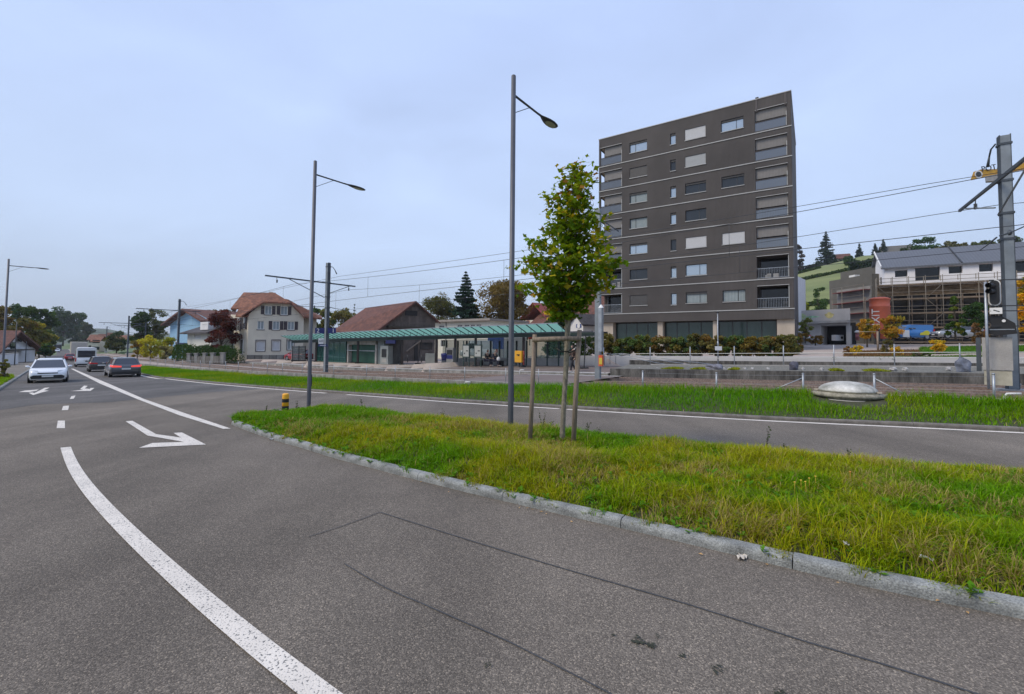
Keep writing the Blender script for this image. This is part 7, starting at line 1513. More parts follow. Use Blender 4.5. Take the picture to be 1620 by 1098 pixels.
bl = mat('cloth_black', (.018, .018, .022), .9, .2, 12); br = mat('cloth_brown', (.06, .035, .028), .9, .2, 12); nv = mat('cloth_navy', (.02, .022, .04), .9, .2, 12); hr = mat('hair_brown', (.05, .03, .02), .8, .3, 40); hg = mat('hair_grey', (.30, .27, .24), .8, .2, 40)
x_, y_, zb, Z, s = pf(906.5, 3.9); person('person in dark clothes and pale shoes walking along the platform edge', (x_, y_, zb+.01), math.radians(110), 'walk', br, bl, hr, 1.0)
for px_, lab, t_, h_ in ((769.5, 'person in black sitting on the platform bench, left of the pair', bl, hr), (781.5, 'person in dark navy sitting on the platform bench, right of the pair', nv, hg)):
    x_, y_, zb, Z, s = pf(px_, 6.4); tx, ty = raildir(s); person(lab, (x_, y_, zb+.01), math.atan2(-tx*0-.62, -.0-.1)-math.pi/2+math.radians(60), 'sit', t_, nv, h_, 1.0)
x_, y_, zb, Z, s = pf(777, 6.75); tx, ty = raildir(s); T = thing('platform_bench', 'dark slatted bench under the two seated people', 'bench', (x_, y_, zb), math.atan2(ty, tx)); mb = MB()
for k in range(4): mb.box(-1.3, -.32+k*.14, .42, 1.3, -.21+k*.14, .45)
mb.build('seat', M['dark'], T); mb = MB(); mb.box(-1.1, -.25, 0, -1.04, .2, .42); mb.box(1.04, -.25, 0, 1.1, .2, .42); mb.build('leg', M['dark'], T)
x_, y_, zb, Z, s = pf(788.5, 6.3); T = thing('white_bag', 'small white bag on the bench end beside the seated pair', 'bag', (x_, y_, zb+.45)); mb = MB(); mb.lathe([(.10, 0), (.15, .08), (.14, .24), (.06, .32)], (0, 0, 0), 10); mb.build('bag', M['plasterw'], T); mb = MB(); mb.tube([(-.05, 0, .3), (0, 0, .44), (.05, 0, .3)], .01, 5); mb.build('handle', M['plasterw'], T)
# bicycles behind the glass
def bicycle(px_, n, label, c):
    x_, y_, zb, Z, s = pf(px_, n); tx, ty = raildir(s); T = thing('bicycle', label, 'bicycle', (x_, y_, zb), math.atan2(ty, tx)+.15, 'bicycles parked behind the platform glass'); fm = flat('bike_%d' % px_, c, .4, .2)
    for wx in (-.52, .52):
        mb = MB(); pts = [(wx+.33*math.cos(q), 0, .34+.33*math.sin(q)) for q in np.linspace(0, 2*math.pi, 22)]; mb.tube(pts, .018, 5, cap=False); wh = mb.build('wheel', M['tyre'], T); mb = MB()
        for q in np.linspace(0, math.pi, 6, endpoint=False): mb.bar((wx-.31*math.cos(q), 0, .34-.31*math.sin(q)), (wx+.31*math.cos(q), 0, .34+.31*math.sin(q)), .006)
        mb.build('spokes', M['galv'], wh)
    mb = MB()
    for a, b in (((-.52, 0, .34), (-.15, 0, .84)), ((-.52, 0, .34), (-.05, 0, .30)), ((-.05, 0, .30), (-.15, 0, .86)), ((-.05, 0, .30), (.36, 0, .80)), ((-.15, 0, .80), (.36, 0, .84)), ((.34, 0, .92), (.52, 0, .34))): mb.tube([a, b], .018, 6)
    mb.build('frame', fm, T); mb = MB(); mb.tube([(.34, 0, .92), (.34, 0, 1.02)], .014, 6); mb.tube([(.30, -.27, 1.03), (.36, 0, 1.02), (.30, .27, 1.03)], .014, 6); mb.build('handlebar', M['dark'], T); mb = MB(); mb.ext([(-.28, .90), (-.02, .93), (-.02, .96), (-.28, .95)], -.06, .06); mb.build('saddle', M['black'], T)
bicycle(862, 9.7, 'dark bicycle parked behind the glass screen left of the hedge', (.03, .05, .10)); bicycle(873, 9.8, 'blue bicycle parked behind the platform glass in front of the hedge', (.02, .04, .12))
# white hoops in the verge
for px_, s_n, lab in ((735, -6.2, 'bent white hoop pipe at the low track wall by the near lamp'), (822, 3.0, 'bent white hoop pipe at the foot of the platform edge'), (1590, -5.2, 'curved white pipe end in the grass at the foot of the big mast')):
    s = SP(px_, s_n); x_, y_ = rail(s, s_n); z_ = float(Rz(x_, y_))+(.1 if s_n < -6 else .35); tx, ty = raildir(s); mb = MB(); mb.tube([(0, 0, 0), (0, 0, .22), (-tx*.05, -ty*.05, .3), (-tx*.35, -ty*.35, .32)], .03, 8); o = mb.build('hoop_pipe', M['white']); o.location = (x_, y_, z_); tag(o, lab, 'pipe')
# ================= vegetation =================
def leafcloud(name, C, size, col, m, parent, rng, flatness=.0, kind='leaf'):
    """every point of C carries one leaf-sized face, turned at random"""
    n = len(C); nrm = rng.normal(size=(n, 3)); nrm[:, 2] += flatness*2; nrm /= np.linalg.norm(nrm, axis=1)[:, None]
    t = rng.normal(size=(n, 3)); t -= (t*nrm).sum(1)[:, None]*nrm; t /= np.linalg.norm(t, axis=1)[:, None]; b = np.cross(nrm, t)
    s = (size*rng.uniform(.6, 1.3, n))[:, None]
    if kind == 'leaf':
        V = np.stack([C-t*s*.5, C+b*s*.36+nrm*s*.06, C+t*s*.6, C-b*s*.36+nrm*s*.06], 1); k = 4
    elif kind == 'maple':       # five-lobed leaf: two quads and a tip quad
        V = np.stack([C-t*s*.42, C-t*s*.12+b*s*.34-nrm*s*.05, C+t*s*.10+b*s*.56+nrm*s*.03, C+t*s*.22+b*s*.20, C+t*s*.62-nrm*s*.04, C+t*s*.22-b*s*.20, C+t*s*.10-b*s*.56+nrm*s*.03, C-t*s*.12-b*s*.34-nrm*s*.05], 1); k = 8
    Cc = np.repeat(col[:, None], k, 1)
    o = rawmesh(name, V.reshape(-1, 3), np.arange(n*k).reshape(-1, k), m, parent, Cc.reshape(-1, 3), k=k); return o
def blobs(rng, n, rx, ry, rz, cz, shape='round'):
    out = []
    for i in range(n):
        a = rng.uniform(0, 2*np.pi); u = rng.uniform(-1, 1)
        if shape == 'round': r = (rng.random()**.45); pr = math.sqrt(max(0, 1-u*u))
        elif shape == 'cone': r = rng.random()**.5; pr = (1-(u+1)/2)*1.15+.05
        elif shape == 'wide': r = rng.random()**.5; pr = math.sqrt(max(0, 1-u*u*.75))
        out.append((math.cos(a)*rx*r*pr, math.sin(a)*ry*r*pr, cz+u*rz*.86))
    return np.array(out)
def crowncol(rng, n, base, var=.35, hue=.25, alt=None, mixn=None):
    c = np.array(base)[None]*rng.uniform(1-var, 1+var, (n, 1)); c = c*(1+rng.uniform(-hue, hue, (n, 3))*np.array([.8, .4, .6]))
    if alt is not None: m_ = (mixn)[:, None]; c = c*(1-m_)+np.array(alt)[None]*rng.uniform(.7, 1.3, (n, 1))*m_
    return np.clip(c, .003, 1)
def tree(name, label, pos, h, w_, base, alt=None, seed=1, leaves=2600, size=.35, shape='round', trunk=.16, bare=.0, cat='tree', group=None, lowest=.2, depth=None, nb=None, th=.3):
    base = tuple(v*1.4 for v in base); rng = np.random.default_rng(seed); T = thing(name, label, cat, pos, 0, group); rx = w_/2; ry = (depth or w_)/2; cz = h*(lowest+1)/2; rz = h*(1-lowest)/2
    nb = nb or int(16+leaves/220); B = blobs(rng, nb, rx*.88, ry*.88, rz, cz, shape); br = min(rx, rz)*rng.uniform(.22, .42, nb)*(1.0 if shape != 'cone' else .8)
    k = rng.integers(0, nb, leaves); d = rng.normal(size=(leaves, 3)); d /= np.linalg.norm(d, axis=1)[:, None]; rad = br[k]*(rng.random(leaves)**.38)
    Cn = B[k]+d*rad[:, None]*np.array([1.05, 1.05, .78]); Cn[:, 2] = np.maximum(Cn[:, 2], h*lowest*.55)
    bm_ = rng.random(nb)[k]; c = crowncol(rng, leaves, base, .30, .18, alt, np.clip(bm_*1.7-.85+.25*rng.random(leaves), 0, 1) if alt is not None else None); c *= (.78+.44*rng.random(nb))[k][:, None]
    cr = leafcloud('crown', Cn, np.full(leaves, size), np.clip(c, .003, 1), M['leaf'], T, rng)
    mb = MB(); mb.tube([(0, 0, -.2), (0, 0, h*.25), (rng.uniform(-.1, .1)*w_*.2, 0, h*.55), (0, 0, h*.82)], [trunk, trunk*.85, trunk*.5, trunk*.12], 7)
    for i in range(min(nb, 14)):
        b_ = B[i]; z0_ = h*(.18+.4*rng.random()); mb.tube([(0, 0, min(z0_, b_[2]*.8)), (b_[0]*.5, b_[1]*.5, (min(z0_, b_[2]*.8)+b_[2])*.5+.05*h), tuple(b_)], [trunk*.42, trunk*.28, trunk*.08], 5)
    mb.build('trunk', M['barkd'], T); return T
def conifer(name, label, pos, h, w_, seed=1, tiers=26, base=(.030, .060, .038), size=.22, group=None, per=150, lowest=.06):
    rng = np.random.default_rng(seed); T = thing(name, label, 'conifer', pos, 0, group); C = []; mb = MB(); mb.tube([(0, 0, -.2), (0, 0, h*.5), (0, 0, h*.99)], [h*.016, h*.011, .02], 7)
    for i in range(tiers):
        f = i/(tiers-1); z = h*(lowest+(1-lowest)*f*.985); R = w_/2*(1-f)**.82*rng.uniform(.82, 1.08)+.08; nbch = max(5, int(11-5*f))
        for j in range(nbch):
            a = rng.uniform(0, 6.28); L_ = R*rng.uniform(.7, 1.1); n = max(6, int(per*(L_/(w_/2))/nbch*2.6)); t = rng.random(n)**.75; drop = -.16*t*L_+.10*L_*t*t
            wd = .16*L_*(1-t*.7)+.06; p = np.stack([np.cos(a)*t*L_+rng.normal(0, 1, n)*wd*.6, np.sin(a)*t*L_+rng.normal(0, 1, n)*wd*.6, z+drop-abs(rng.normal(0, .10, n))*(.5+L_*.35)], 1); C.append(p)
            if j < 5: mb.tube([(0, 0, z), (math.cos(a)*L_*.9, math.sin(a)*L_*.9, z-.07*L_)], [.05, .01], 4)
    C = np.vstack(C); c = crowncol(rng, len(C), base, .35, .15); leafcloud('crown', C, np.full(len(C), size), c, M['needle'], T, rng, .2); mb.build('trunk', M['barkd'], T); return T
def gpos(px_, Z, dz=0.0, y=None):
    p = P(px_, y or 548, Z); z = float(zground(np.array([p.x]), np.array([p.y]))[0]) if y is None else p.z; return (p.x, p.y, z+dz)
def treepx(name, label, px0, px1, yt, yb, Z, base, alt=None, seed=1, leaves=2600, size=.35, shape='round', lowest=.12, base_z=None, **k):
    pm = (px0+px1)/2; zt_ = zat(pm, yt, Z); q = P(pm, yb, Z); z0_ = q.z if base_z is None else base_z; wd = (px1-px0)*Z/720/math.cos(0)
    w_ = wd/ (1+0*abs(pm-CX)/720*.3); return tree(name, label, (q.x, q.y, z0_), zt_-z0_, w_, base, alt, seed, leaves, size, shape, trunk=max(.08, wd*.03), lowest=lowest, **k)
GR = (.055, .095, .030); DG = (.030, .060, .028); OL = (.115, .115, .035); AU = (.20, .115, .035); YE = (.34, .29, .03); RD = (.085, .022, .022)
# left wood beyond the house
for i, (a, b, yt, Z, c, al, s_) in enumerate(((-40, 14, 484, 92, OL, AU, 1), (8, 52, 477, 118, DG, GR, 2), (38, 74, 481, 125, DG, OL, 3), (56, 86, 484, 128, GR, DG, 4), (80, 118, 485, 330, DG, GR, 5), (104, 136, 495, 340, DG, GR, 6), (-16, 26, 500, 97, (.14, .10, .05), OL, 7), (24, 58, 502, 98, OL, AU, 8), (46, 78, 508, 108, OL, YE, 9), (60, 84, 520, 112, (.07, .10, .03), YE, 10), (126, 146, 508, 330, (.06, .07, .05), GR, 11))):
    lab = ['brownish tree at the far left edge beyond the lamp', 'tall dark tree behind the white left house, left of its group', 'dark green tree behind the white left house roof ridge', 'mid green tall tree right of the house roof on the left', 'broad dark tree above the distant road bend', 'rightmost dark tree of the roadside wood', 'reddish brown leafy tree in front of the left house', 'olive tree rising just behind the white left house', 'yellow-tinged tree right of the left house roof', 'low yellow green tree beside the road on the left', 'thin grey green tree at the end of the roadside wood'][i]
    treepx('tree', lab, a, b, yt, 556, Z, c, al, 100+i, 4200, .55 if Z < 200 else 1.3, 'wide', .06, group='trees on the left roadside', base_z=-2.6)
# shrubs between road and house left
for i, (a, b, yt, yb, Z, c, lab) in enumerate(((60, 78, 545, 562, 84, DG, 'dark shrub at the right end of the white left house'), (0, 12, 566, 600, 30, OL, 'low olive shrub at the foot of the left lamp'), (66, 80, 542, 560, 105, (.08, .12, .03), 'green hedge beside the distant pavement'))): treepx('shrub', lab, a, b, yt, yb, Z, c, None, 130+i, 900, .3 if Z > 40 else .12, 'wide', .0, cat='shrub')
# trees behind the tracks, left to centre
specs = [
 ('dark tree between the railway masts on the left', 204, 236, 492, 566, 120, DG, GR, 3000, .5), ('pale green tree behind the blue house', 226, 262, 487, 560, 130, (.085, .10, .05), OL, 2600, .5),
 ('small dark tree beyond the railway signal', 168, 200, 524, 562, 140, DG, OL, 1600, .5), ('tree top right of the blue house roof', 318, 352, 488, 560, 110, (.06, .085, .045), OL, 2200, .45), ('green tree left of the cream house roof', 345, 372, 488, 560, 105, (.07, .085, .045), RD, 2200, .45),
 ('bushy green tree right of the cream house', 500, 528, 488, 566, 96, OL, GR, 2200, .4), ('yellow green tree left of the barn roof', 520, 562, 486, 560, 100, (.15, .14, .05), OL, 2800, .4), ('loose olive tree above the canopy beside the cream house', 484, 512, 484, 560, 104, GR, OL, 1800, .4),
 ('olive autumn tree just right of the barn roof', 662, 722, 470, 562, 105, (.085, .09, .035), OL, 4200, .42), ('round brown autumn tree beside the tall spruce', 752, 838, 440, 560, 90, (.12, .09, .03), (.17, .12, .035), 8000, .36),
 ('dark tree at the right flank of the brown tree', 806, 836, 470, 560, 96, (.06, .06, .03), AU, 1600, .4), ('dark green tree hiding the base of the ochre house', 858, 902, 498, 560, 66, DG, GR, 2600, .3),
]
for i, (lab, a, b, yt, yb, Z, c, al, lv, sz) in enumerate(specs): treepx('tree', lab, a, b, yt, yb, Z, c, al, 200+i, int(lv*1.5), sz, 'wide', {8: .35, 9: .38, 5: .3, 6: .3, 1: .3}.get(i, .15))
treepx('tree', 'wispy half bare tree behind the olive autumn tree', 676, 716, 458, 560, 120, (.15, .15, .12), None, 231, 900, .35, 'round', .25)
treepx('tree', 'bright red autumn tree below the red roofs', 824, 852, 499, 545, 88, (.42, .055, .035), (.30, .05, .03), 232, 1500, .32, 'wide', .1)
treepx('tree', 'bright yellow autumn tree left of the young maple stem', 858, 886, 486, 545, 82, (.50, .42, .03), YE, 233, 1500, .30, 'wide', .1)
p = gpos(735.5, 92); q = P(735.5, 428, 92); conifer('spruce_tree', 'tall dark spruce rising above the white office building', (p[0], p[1], -.5), q.z+.5, 90*92/720, 5, 28, size=.5, per=620)
p = P(561, 480, 112); conifer('spruce_tree', 'small pointed spruce top left of the barn ridge', (p.x, p.y, 0), zat(561, 481, 112), 2.6, 6, 16, size=.3, per=60)
# copper maple and yellow bushes, hedges by the garden
treepx('copper_maple', 'dark red leaved maple between the small white house and cream house', 324, 372, 489, 572, 63, (.075, .020, .020), (.11, .04, .03), 240, 5200, .26, 'wide', .08)
treepx('shrub', 'large round yellow shrub by the railway mast', 222, 254, 531, 568, 74, (.30, .29, .03), YE, 241, 2600, .24, 'wide', .0, cat='shrub')
treepx('shrub', 'yellow green shrub between the two railway masts', 248, 276, 531, 568, 72, (.22, .24, .03), YE, 242, 2200, .24, 'wide', .0, cat='shrub')
treepx('shrub', 'orange brown shrub at the left of the yellow shrubs', 206, 228, 538, 566, 84, (.20, .13, .03), OL, 243, 1300, .26, 'wide', .0, cat='shrub')
treepx('shrub', 'pale pampas-like shrub beside the platform mast foot', 252, 272, 545, 569, 69, (.28, .27, .15), OL, 244, 1200, .22, 'wide', .0, cat='shrub')
treepx('shrub', 'low white flowering shrub in front of the small white house', 286, 306, 545, 566, 70, (.22, .25, .10), (.5, .5, .3), 245, 1200, .18, 'wide', .0, cat='shrub')
def hedge(name, label, px0, px1, Z0, Z1, z0_, z1_, dp, c, seed, n=4000, size=.16, alt=None, cat='hedge', tops=.25):
    rng = np.random.default_rng(seed); a = P(px0, 548, Z0); b = P(px1, 548, Z1); T = thing(name, label, cat, (a.x, a.y, z0_)); U_ = Vector((b.x-a.x, b.y-a.y, 0)); L_ = U_.length; U_.normalize(); V_ = Vector((-U_.y, U_.x, 0))
    u = rng.uniform(0, L_, n); v = rng.uniform(0, dp, n); f = rng.random(n)**.7; hh_ = (z1_-z0_)*(1-tops+tops*vnoise(u, v*0+seed, .9, seed)+tops*.6*vnoise(u, v*0, 2.6, seed+2)); edge_ = np.minimum(np.minimum(u, L_-u)/.5, 1)**.5; w = f*hh_*edge_
    front = rng.random(n) < .55; v = np.where(front, np.abs(rng.normal(0, .12, n)), v)
    C = np.stack([U_.x*u+V_.x*v, U_.y*u+V_.y*v, w], 1); nb = vnoise(u, w*1.5, 1.4, seed+5); c_ = crowncol(rng, n, c, .35, .2, alt, np.clip(nb*1.8-.75, 0, 1) if alt is not None else None)
    leafcloud('foliage', C, np.full(n, size), c_, M['leaf'], T, rng)
    mb = MB()
    for i in range(int(L_/.9)): q = U_*(.5+i*.9)+V_*(dp*.4); mb.tube([(q.x, q.y, 0), (q.x+rng.uniform(-.2, .2), q.y, (z1_-z0_)*.6)], [.04, .015], 5)
    mb.build('stems', M['barkd'], T)['kind'] = 'stuff'; return T
hedge('hedge', 'dark green garden hedge behind the stone pillar wall', 272, 374, 66, 58.5, zat(320, 572, 62), zat(330, 547, 60), 1.2, (.05, .10, .035), 250, 9000, .17)
# hedge in front of the tower: individual shrubs in a row
hx = [948, 975, 1004, 1034, 1063, 1092, 1120, 1150, 1178, 1206, 1232]
hc = [(.085, .075, .025), (.05, .085, .025), (.045, .075, .022), (.09, .085, .03), (.05, .08, .025), (.07, .08, .028), (.10, .085, .028), (.045, .07, .022), (.12, .09, .025), (.06, .09, .03), (.085, .085, .03)]
labs = ['brown-green hedge shrub at the tower end next to the crossing mast', 'hedge shrub below the leftmost shop window of the tower', 'dark hedge shrub left of the second tower pillar', 'hedge shrub standing before the second tower pillar', 'dark green hedge shrub left of the middle shop window', 'hedge shrub below the centre of the tower shop front', 'rusty green hedge shrub left of the path lamp', 'dark hedge shrub right behind the path lamp', 'brownest hedge shrub under the right shop window', 'green hedge shrub under the right end of the shop window', 'last hedge shrub before the right tower pillar']
for i, x_ in enumerate(hx):
    s_ = SP(x_+14, 12.2); X_, Y_ = rail(s_, 12.2); Z = (Vector((X_, Y_, 0))-C0).dot(_f); zb = float(Rz(X_, Y_))+1.5; zt_ = zat(x_+14, 531+random.uniform(-3, 3), Z)
    tree('hedge_shrub', labs[i], (X_, Y_, zb), zt_-zb, 32*Z/720*1.5, tuple(v*1.35 for v in hc[i]), AU if i % 2 else (.17, .13, .03), 260+i, 4200, .15, 'wide', .03, cat='shrub', group='shrubs of the hedge before the tower', lowest=.0, depth=1.7, nb=34)
for i, (x_, lab) in enumerate(((868, 'dark hedge shrub behind the bicycles, left of the tree stem'), (888, 'dark hedge shrub directly behind the maple stem'), (908, 'dark hedge shrub behind the walking person'), (928, 'dark hedge shrub left of the crossing mast'))):
    s_ = SP(x_+5, 11.6); X_, Y_ = rail(s_, 11.6); Z = (Vector((X_, Y_, 0))-C0).dot(_f); zb = float(Rz(X_, Y_))+1.3; zt_ = zat(x_, 531, Z); tree('hedge_shrub', lab, (X_, Y_, zb), zt_-zb, 24*Z/720*1.3, (.035, .07, .022), (.07, .08, .03), 280+i, 2200, .14, 'wide', .03, cat='shrub', group='dark shrubs behind the platform end', lowest=.0, depth=1.6, nb=22)
treepx('shrub', 'free standing green shrub at the right corner of the tower', 1243, 1268, 532, 566, 36, (.06, .085, .03), AU, 290, 2600, .13, 'wide', .0, cat='shrub')
# planting and trees of the forecourt on the right
fr = [('young light green tree before the garage wall', 1262, 1286, 503, 541, 58, (.16, .19, .06), (.25, .24, .08), 1300, .2), ('orange brown bush left of the white parked car', 1252, 1280, 526, 544, 55, (.26, .16, .04), OL, 1500, .16), ('brown bush between the tower and the garage door', 1276, 1304, 528, 544, 54, (.20, .13, .04), AU, 1300, .16),
 ('autumn tree left of the orange silo', 1358, 1386, 503, 546, 42, (.30, .17, .025), (.16, .17, .03), 2600, .16), ('orange autumn tree right of the silo', 1396, 1430, 498, 546, 43, (.32, .18, .025), (.14, .16, .03), 3000, .16), ('yellow feathery bush near the rail posts', 1348, 1364, 545, 562, 32, (.42, .30, .03), YE, 900, .1),
 ('dark grassy bush under the wooden post', 1392, 1412, 538, 562, 34, (.13, .10, .035), OL, 1200, .1), ('small yellow bush right of the wooden post', 1411, 1428, 548, 563, 31, (.40, .26, .03), YE, 800, .09), ('round golden bush before the silver car', 1472, 1494, 535, 556, 33, (.44, .28, .025), YE, 1300, .1),
 ('red-brown heather bush left of the wooden post', 1334, 1358, 548, 562, 33, (.16, .09, .04), AU, 1100, .1), ('tall green cypress before the scaffolding', 1499, 1524, 465, 534, 46, (.05, .10, .025), (.20, .20, .03), 2600, .18), ('dark green tree left of the railway signal', 1524, 1560, 478, 534, 44, (.035, .07, .025), GR, 3000, .18),
 ('golden autumn tree cut by the right picture edge', 1606, 1660, 432, 560, 33, (.44, .26, .02), (.20, .22, .03), 5200, .17), ('brown twiggy shrub beside the signal pole', 1536, 1560, 510, 545, 38, (.15, .09, .05), AU, 1100, .14), ('low green rock garden plants before the parked cars', 1440, 1470, 556, 566, 27, (.07, .10, .03), OL, 700, .08)]
for i, (lab, a, b, yt, yb, Z, c, al, lv, sz) in enumerate(fr): treepx('tree' if 'tree' in lab or 'cypress' in lab else 'bush', lab, a, b, yt, yb, Z, c, al, 300+i, lv, sz, 'cone' if 'cypress' in lab else 'wide', .0 if 'tree' not in lab else .25, cat='tree' if 'tree' in lab or 'cypress' in lab else 'bush')
# grass bank and planting beds there
def bank(name, label, px0, px1, Z0, Z1, cc, seed, n=9000, h=.3, kind='stuff', cat='grass'):
    rg = np.random.default_rng(seed); px_ = rg.uniform(px0, px1, n); Z = rg.uniform(Z0, Z1, n); x = (px_-CX)/720*Z; y = Z.copy(); z = zground(x, y); c = np.array(cc)[None]*rg.uniform(.6, 1.4, (n, 1))
    return tag(blades(name, np.stack([x, y, z], 1), h*rg.uniform(.5, 1.2, n), np.full(n, .05), rg.uniform(.2, 1, n), rg.uniform(0, 6.28, n), c, 1, label), cat=cat)
bank('grass_bank', 'bright green grass bank below the silver car', 1455, 1640, 33, 46, (.08, .19, .02), 1, 14000)
bank('planting_bed', 'reddish brown planting bed between plaza and grass bank', 1335, 1460, 29, 40, (.17, .10, .05), 2, 7000, .22, cat='planting')
bank('edge_grass', 'thin strip of green grass behind the ramp railing', 1290, 1600, 26.5, 28.6, (.10, .17, .03), 3, 8000, .2)
# hillside trees
def hp(px_, Z): p = P(px_, 548, Z); return (p.x, p.y, float(hillz(np.array([p.x]), np.array([p.y]))[0])-.5)
for i, (px_, Z, yt, w_, lab) in enumerate(((1310, 248, 364, 27, 'big dark conifer standing alone on the hill crest'), (1363, 240, 384, 8, 'small conifer on the crest right of the big one'), (1388, 236, 384, 8, 'middle small conifer on the hill crest'), (1401.5, 234, 377, 9, 'dark small conifer beside the white hilltop house'))):
    p = hp(px_, Z); conifer('conifer', lab, p, zat(px_, yt, Z)-p[2], w_*Z/720*(1.9 if i else 1.5), 320+i, 18 if i else 26, base=(.045, .07, .055), size=.7, per=90 if i else 260, group='conifers on the hill crest')
for i, (px_, Z, yt, w_, c, lab) in enumerate(((1262, 250, 385, 22, (.06, .05, .05), 'reddish tree on the crest beside the tower edge'), (1345, 205, 405, 15, (.05, .09, .035), 'small round tree halfway up the meadow'), (1297, 135, 450, 24, (.045, .085, .025), 'dark green tree at the foot of the meadow'), (1276, 128, 470, 16, (.16, .19, .03), 'light green bush at the foot of the meadow'), (1467, 222, 374, 38, (.04, .085, .03), 'broad green tree above the dark roof ridge'), (1510, 214, 380, 44, (.10, .10, .05), 'olive wood on the crest right of the broad tree'), (1435, 228, 392, 22, (.05, .075, .03), 'dark bush on the crest behind the dark roof'), (1560, 205, 380, 40, (.08, .10, .04), 'green tree row above the dark roof by the big mast'), (1604, 198, 372, 34, (.06, .085, .035), 'tree on the crest right behind the big mast'))):
    p = hp(px_, Z); tree('hill_tree', lab, p, zat(px_, yt, Z)-p[2], w_*Z/720, c, None, 340+i, 3600, .8 if Z > 180 else .4, 'wide', .3, lowest=.05, group='broadleaf trees on the hill')
# scrub belt and hedge across the meadow
def hedge_on(name, label, px0, px1, Z0, Z1, h_, c, seed, n):
    rng = np.random.default_rng(seed); t = rng.random(n); px_ = px0+(px1-px0)*t; Z = Z0+(Z1-Z0)*t+rng.uniform(-1.5, 1.5, n); x = (px_-CX)/720*Z; y = Z; z = hillz(x, y)+rng.random(n)*h_*(.5+.7*vnoise(px_*.06, Z*0, 1, seed)); o = leafcloud(name, np.stack([x, y, z], 1), np.full(n, .9), crowncol(rng, n, c), M['leaf'], None, rng); return tag(o, label, 'hedge')
hedge_on('field_hedge', 'dark hedge along the hill crest beside the tower', 1255, 1345, 256, 243, 3.5, (.04, .06, .035), 360, 2600)
hedge_on('field_hedge', 'dark hedge across the meadow behind the grey building', 1345, 1392, 190, 186, 5.5, (.035, .06, .03), 361, 2200)
for k, (pa, pb, za, zb_, hh2) in enumerate(((1256, 1392, 205, 190, .9), (1256, 1345, 168, 158, .9), (1256, 1300, 226, 222, .7))): hedge_on('field_margin', ['dark rough strip across the middle of the meadow', 'lower rough strip across the meadow above the garage', 'short rough strip high on the meadow beside the tower'][k], pa, pb, za, zb_, hh2, (.045, .075, .022), 370+k, 2600)
# hilltop houses
for px_, Z, w_, h_, rc, lab in ((1338, 243, 17, 6.5, 'tiled', 'small brown farmhouse on the hill crest'), (1424, 231, 38, 8, 'greyb', 'white hilltop house beside the small conifers'), (1545, 210, 26, 5.5, 'tileg', 'grey roofed house on the crest above the site'), (1578, 204, 18, 5, 'tileg', 'second grey roofed house on the crest near the big mast')):
    p = hp(px_, Z); T = thing('hill_house', lab, 'house', p, math.radians(-25)); W = w_*Z/720; mb = MB(); mb.box(-W/2, 0, 0, W/2, 7, h_*.6); mb.build('wall', M['plasterw'] if 'white' in lab else M['plaster'], T); roofmb(-W/2, W/2, 0, 7, h_*.6, h_, 'u', .6).build('roof', M[rc], T)
    mb = MB()
    for k in range(3): mb.box(-W*.35+k*W*.3, -.06, h_*.2, -W*.35+k*W*.3+1.2, -.01, h_*.45)
    mb.build('windows', M['glass'], T)['kind'] = 'stuff'
# far town and houses at the end of the road
twn = [(150, 190, 9, 551, 531, 'tile'), (163, 205, 12, 551, 533, 'tiled'), (176, 190, 10, 553, 536, 'tile'), (158, 230, 10, 545, 528, 'tiled'), (190, 215, 12, 546, 530, 'tile'), (172, 260, 11, 540, 526, 'tiled'), (212, 230, 13, 545, 531, 'tile'), (144, 240, 8, 545, 529, 'tile')]
tl = ['cream distant house nearest the road end', 'distant house with brown roof behind the lorry', 'distant pale house right of the lorry', 'small far house above the lorry roof', 'far orange roofed house behind the signal', 'farthest brown roofed house in the town', 'distant house left of the dark railway tree', 'tiny far house beside the roadside wood']
for (px_, Z, w_, yb, yt, rc), lab in zip(twn, tl):
    p = P(px_, yb, Z); zb = float(Rz(p.x, p.y))-.2; T = thing('town_house', lab, 'house', (p.x, p.y, zb), math.radians(25), 'distant houses of the town'); W = w_*Z/720; zt_ = zat(px_, yt, Z)-zb; mb = MB(); mb.box(-W/2, 0, 0, W/2, 9, zt_*.68); mb.build('wall', M['plaster'], T); roofmb(-W/2, W/2, 0, 9, zt_*.68, zt_, 'u', .5).build('roof', M[rc], T)
    mb = MB()
    for k in range(3):
        for r_i in range(2): mb.box(-W*.36+k*W*.27, -.05, 1+r_i*2.8, -W*.36+k*W*.27+1.1, -.01, 2.3+r_i*2.8)
    mb.build('windows', M['glass'], T)['kind'] = 'stuff'
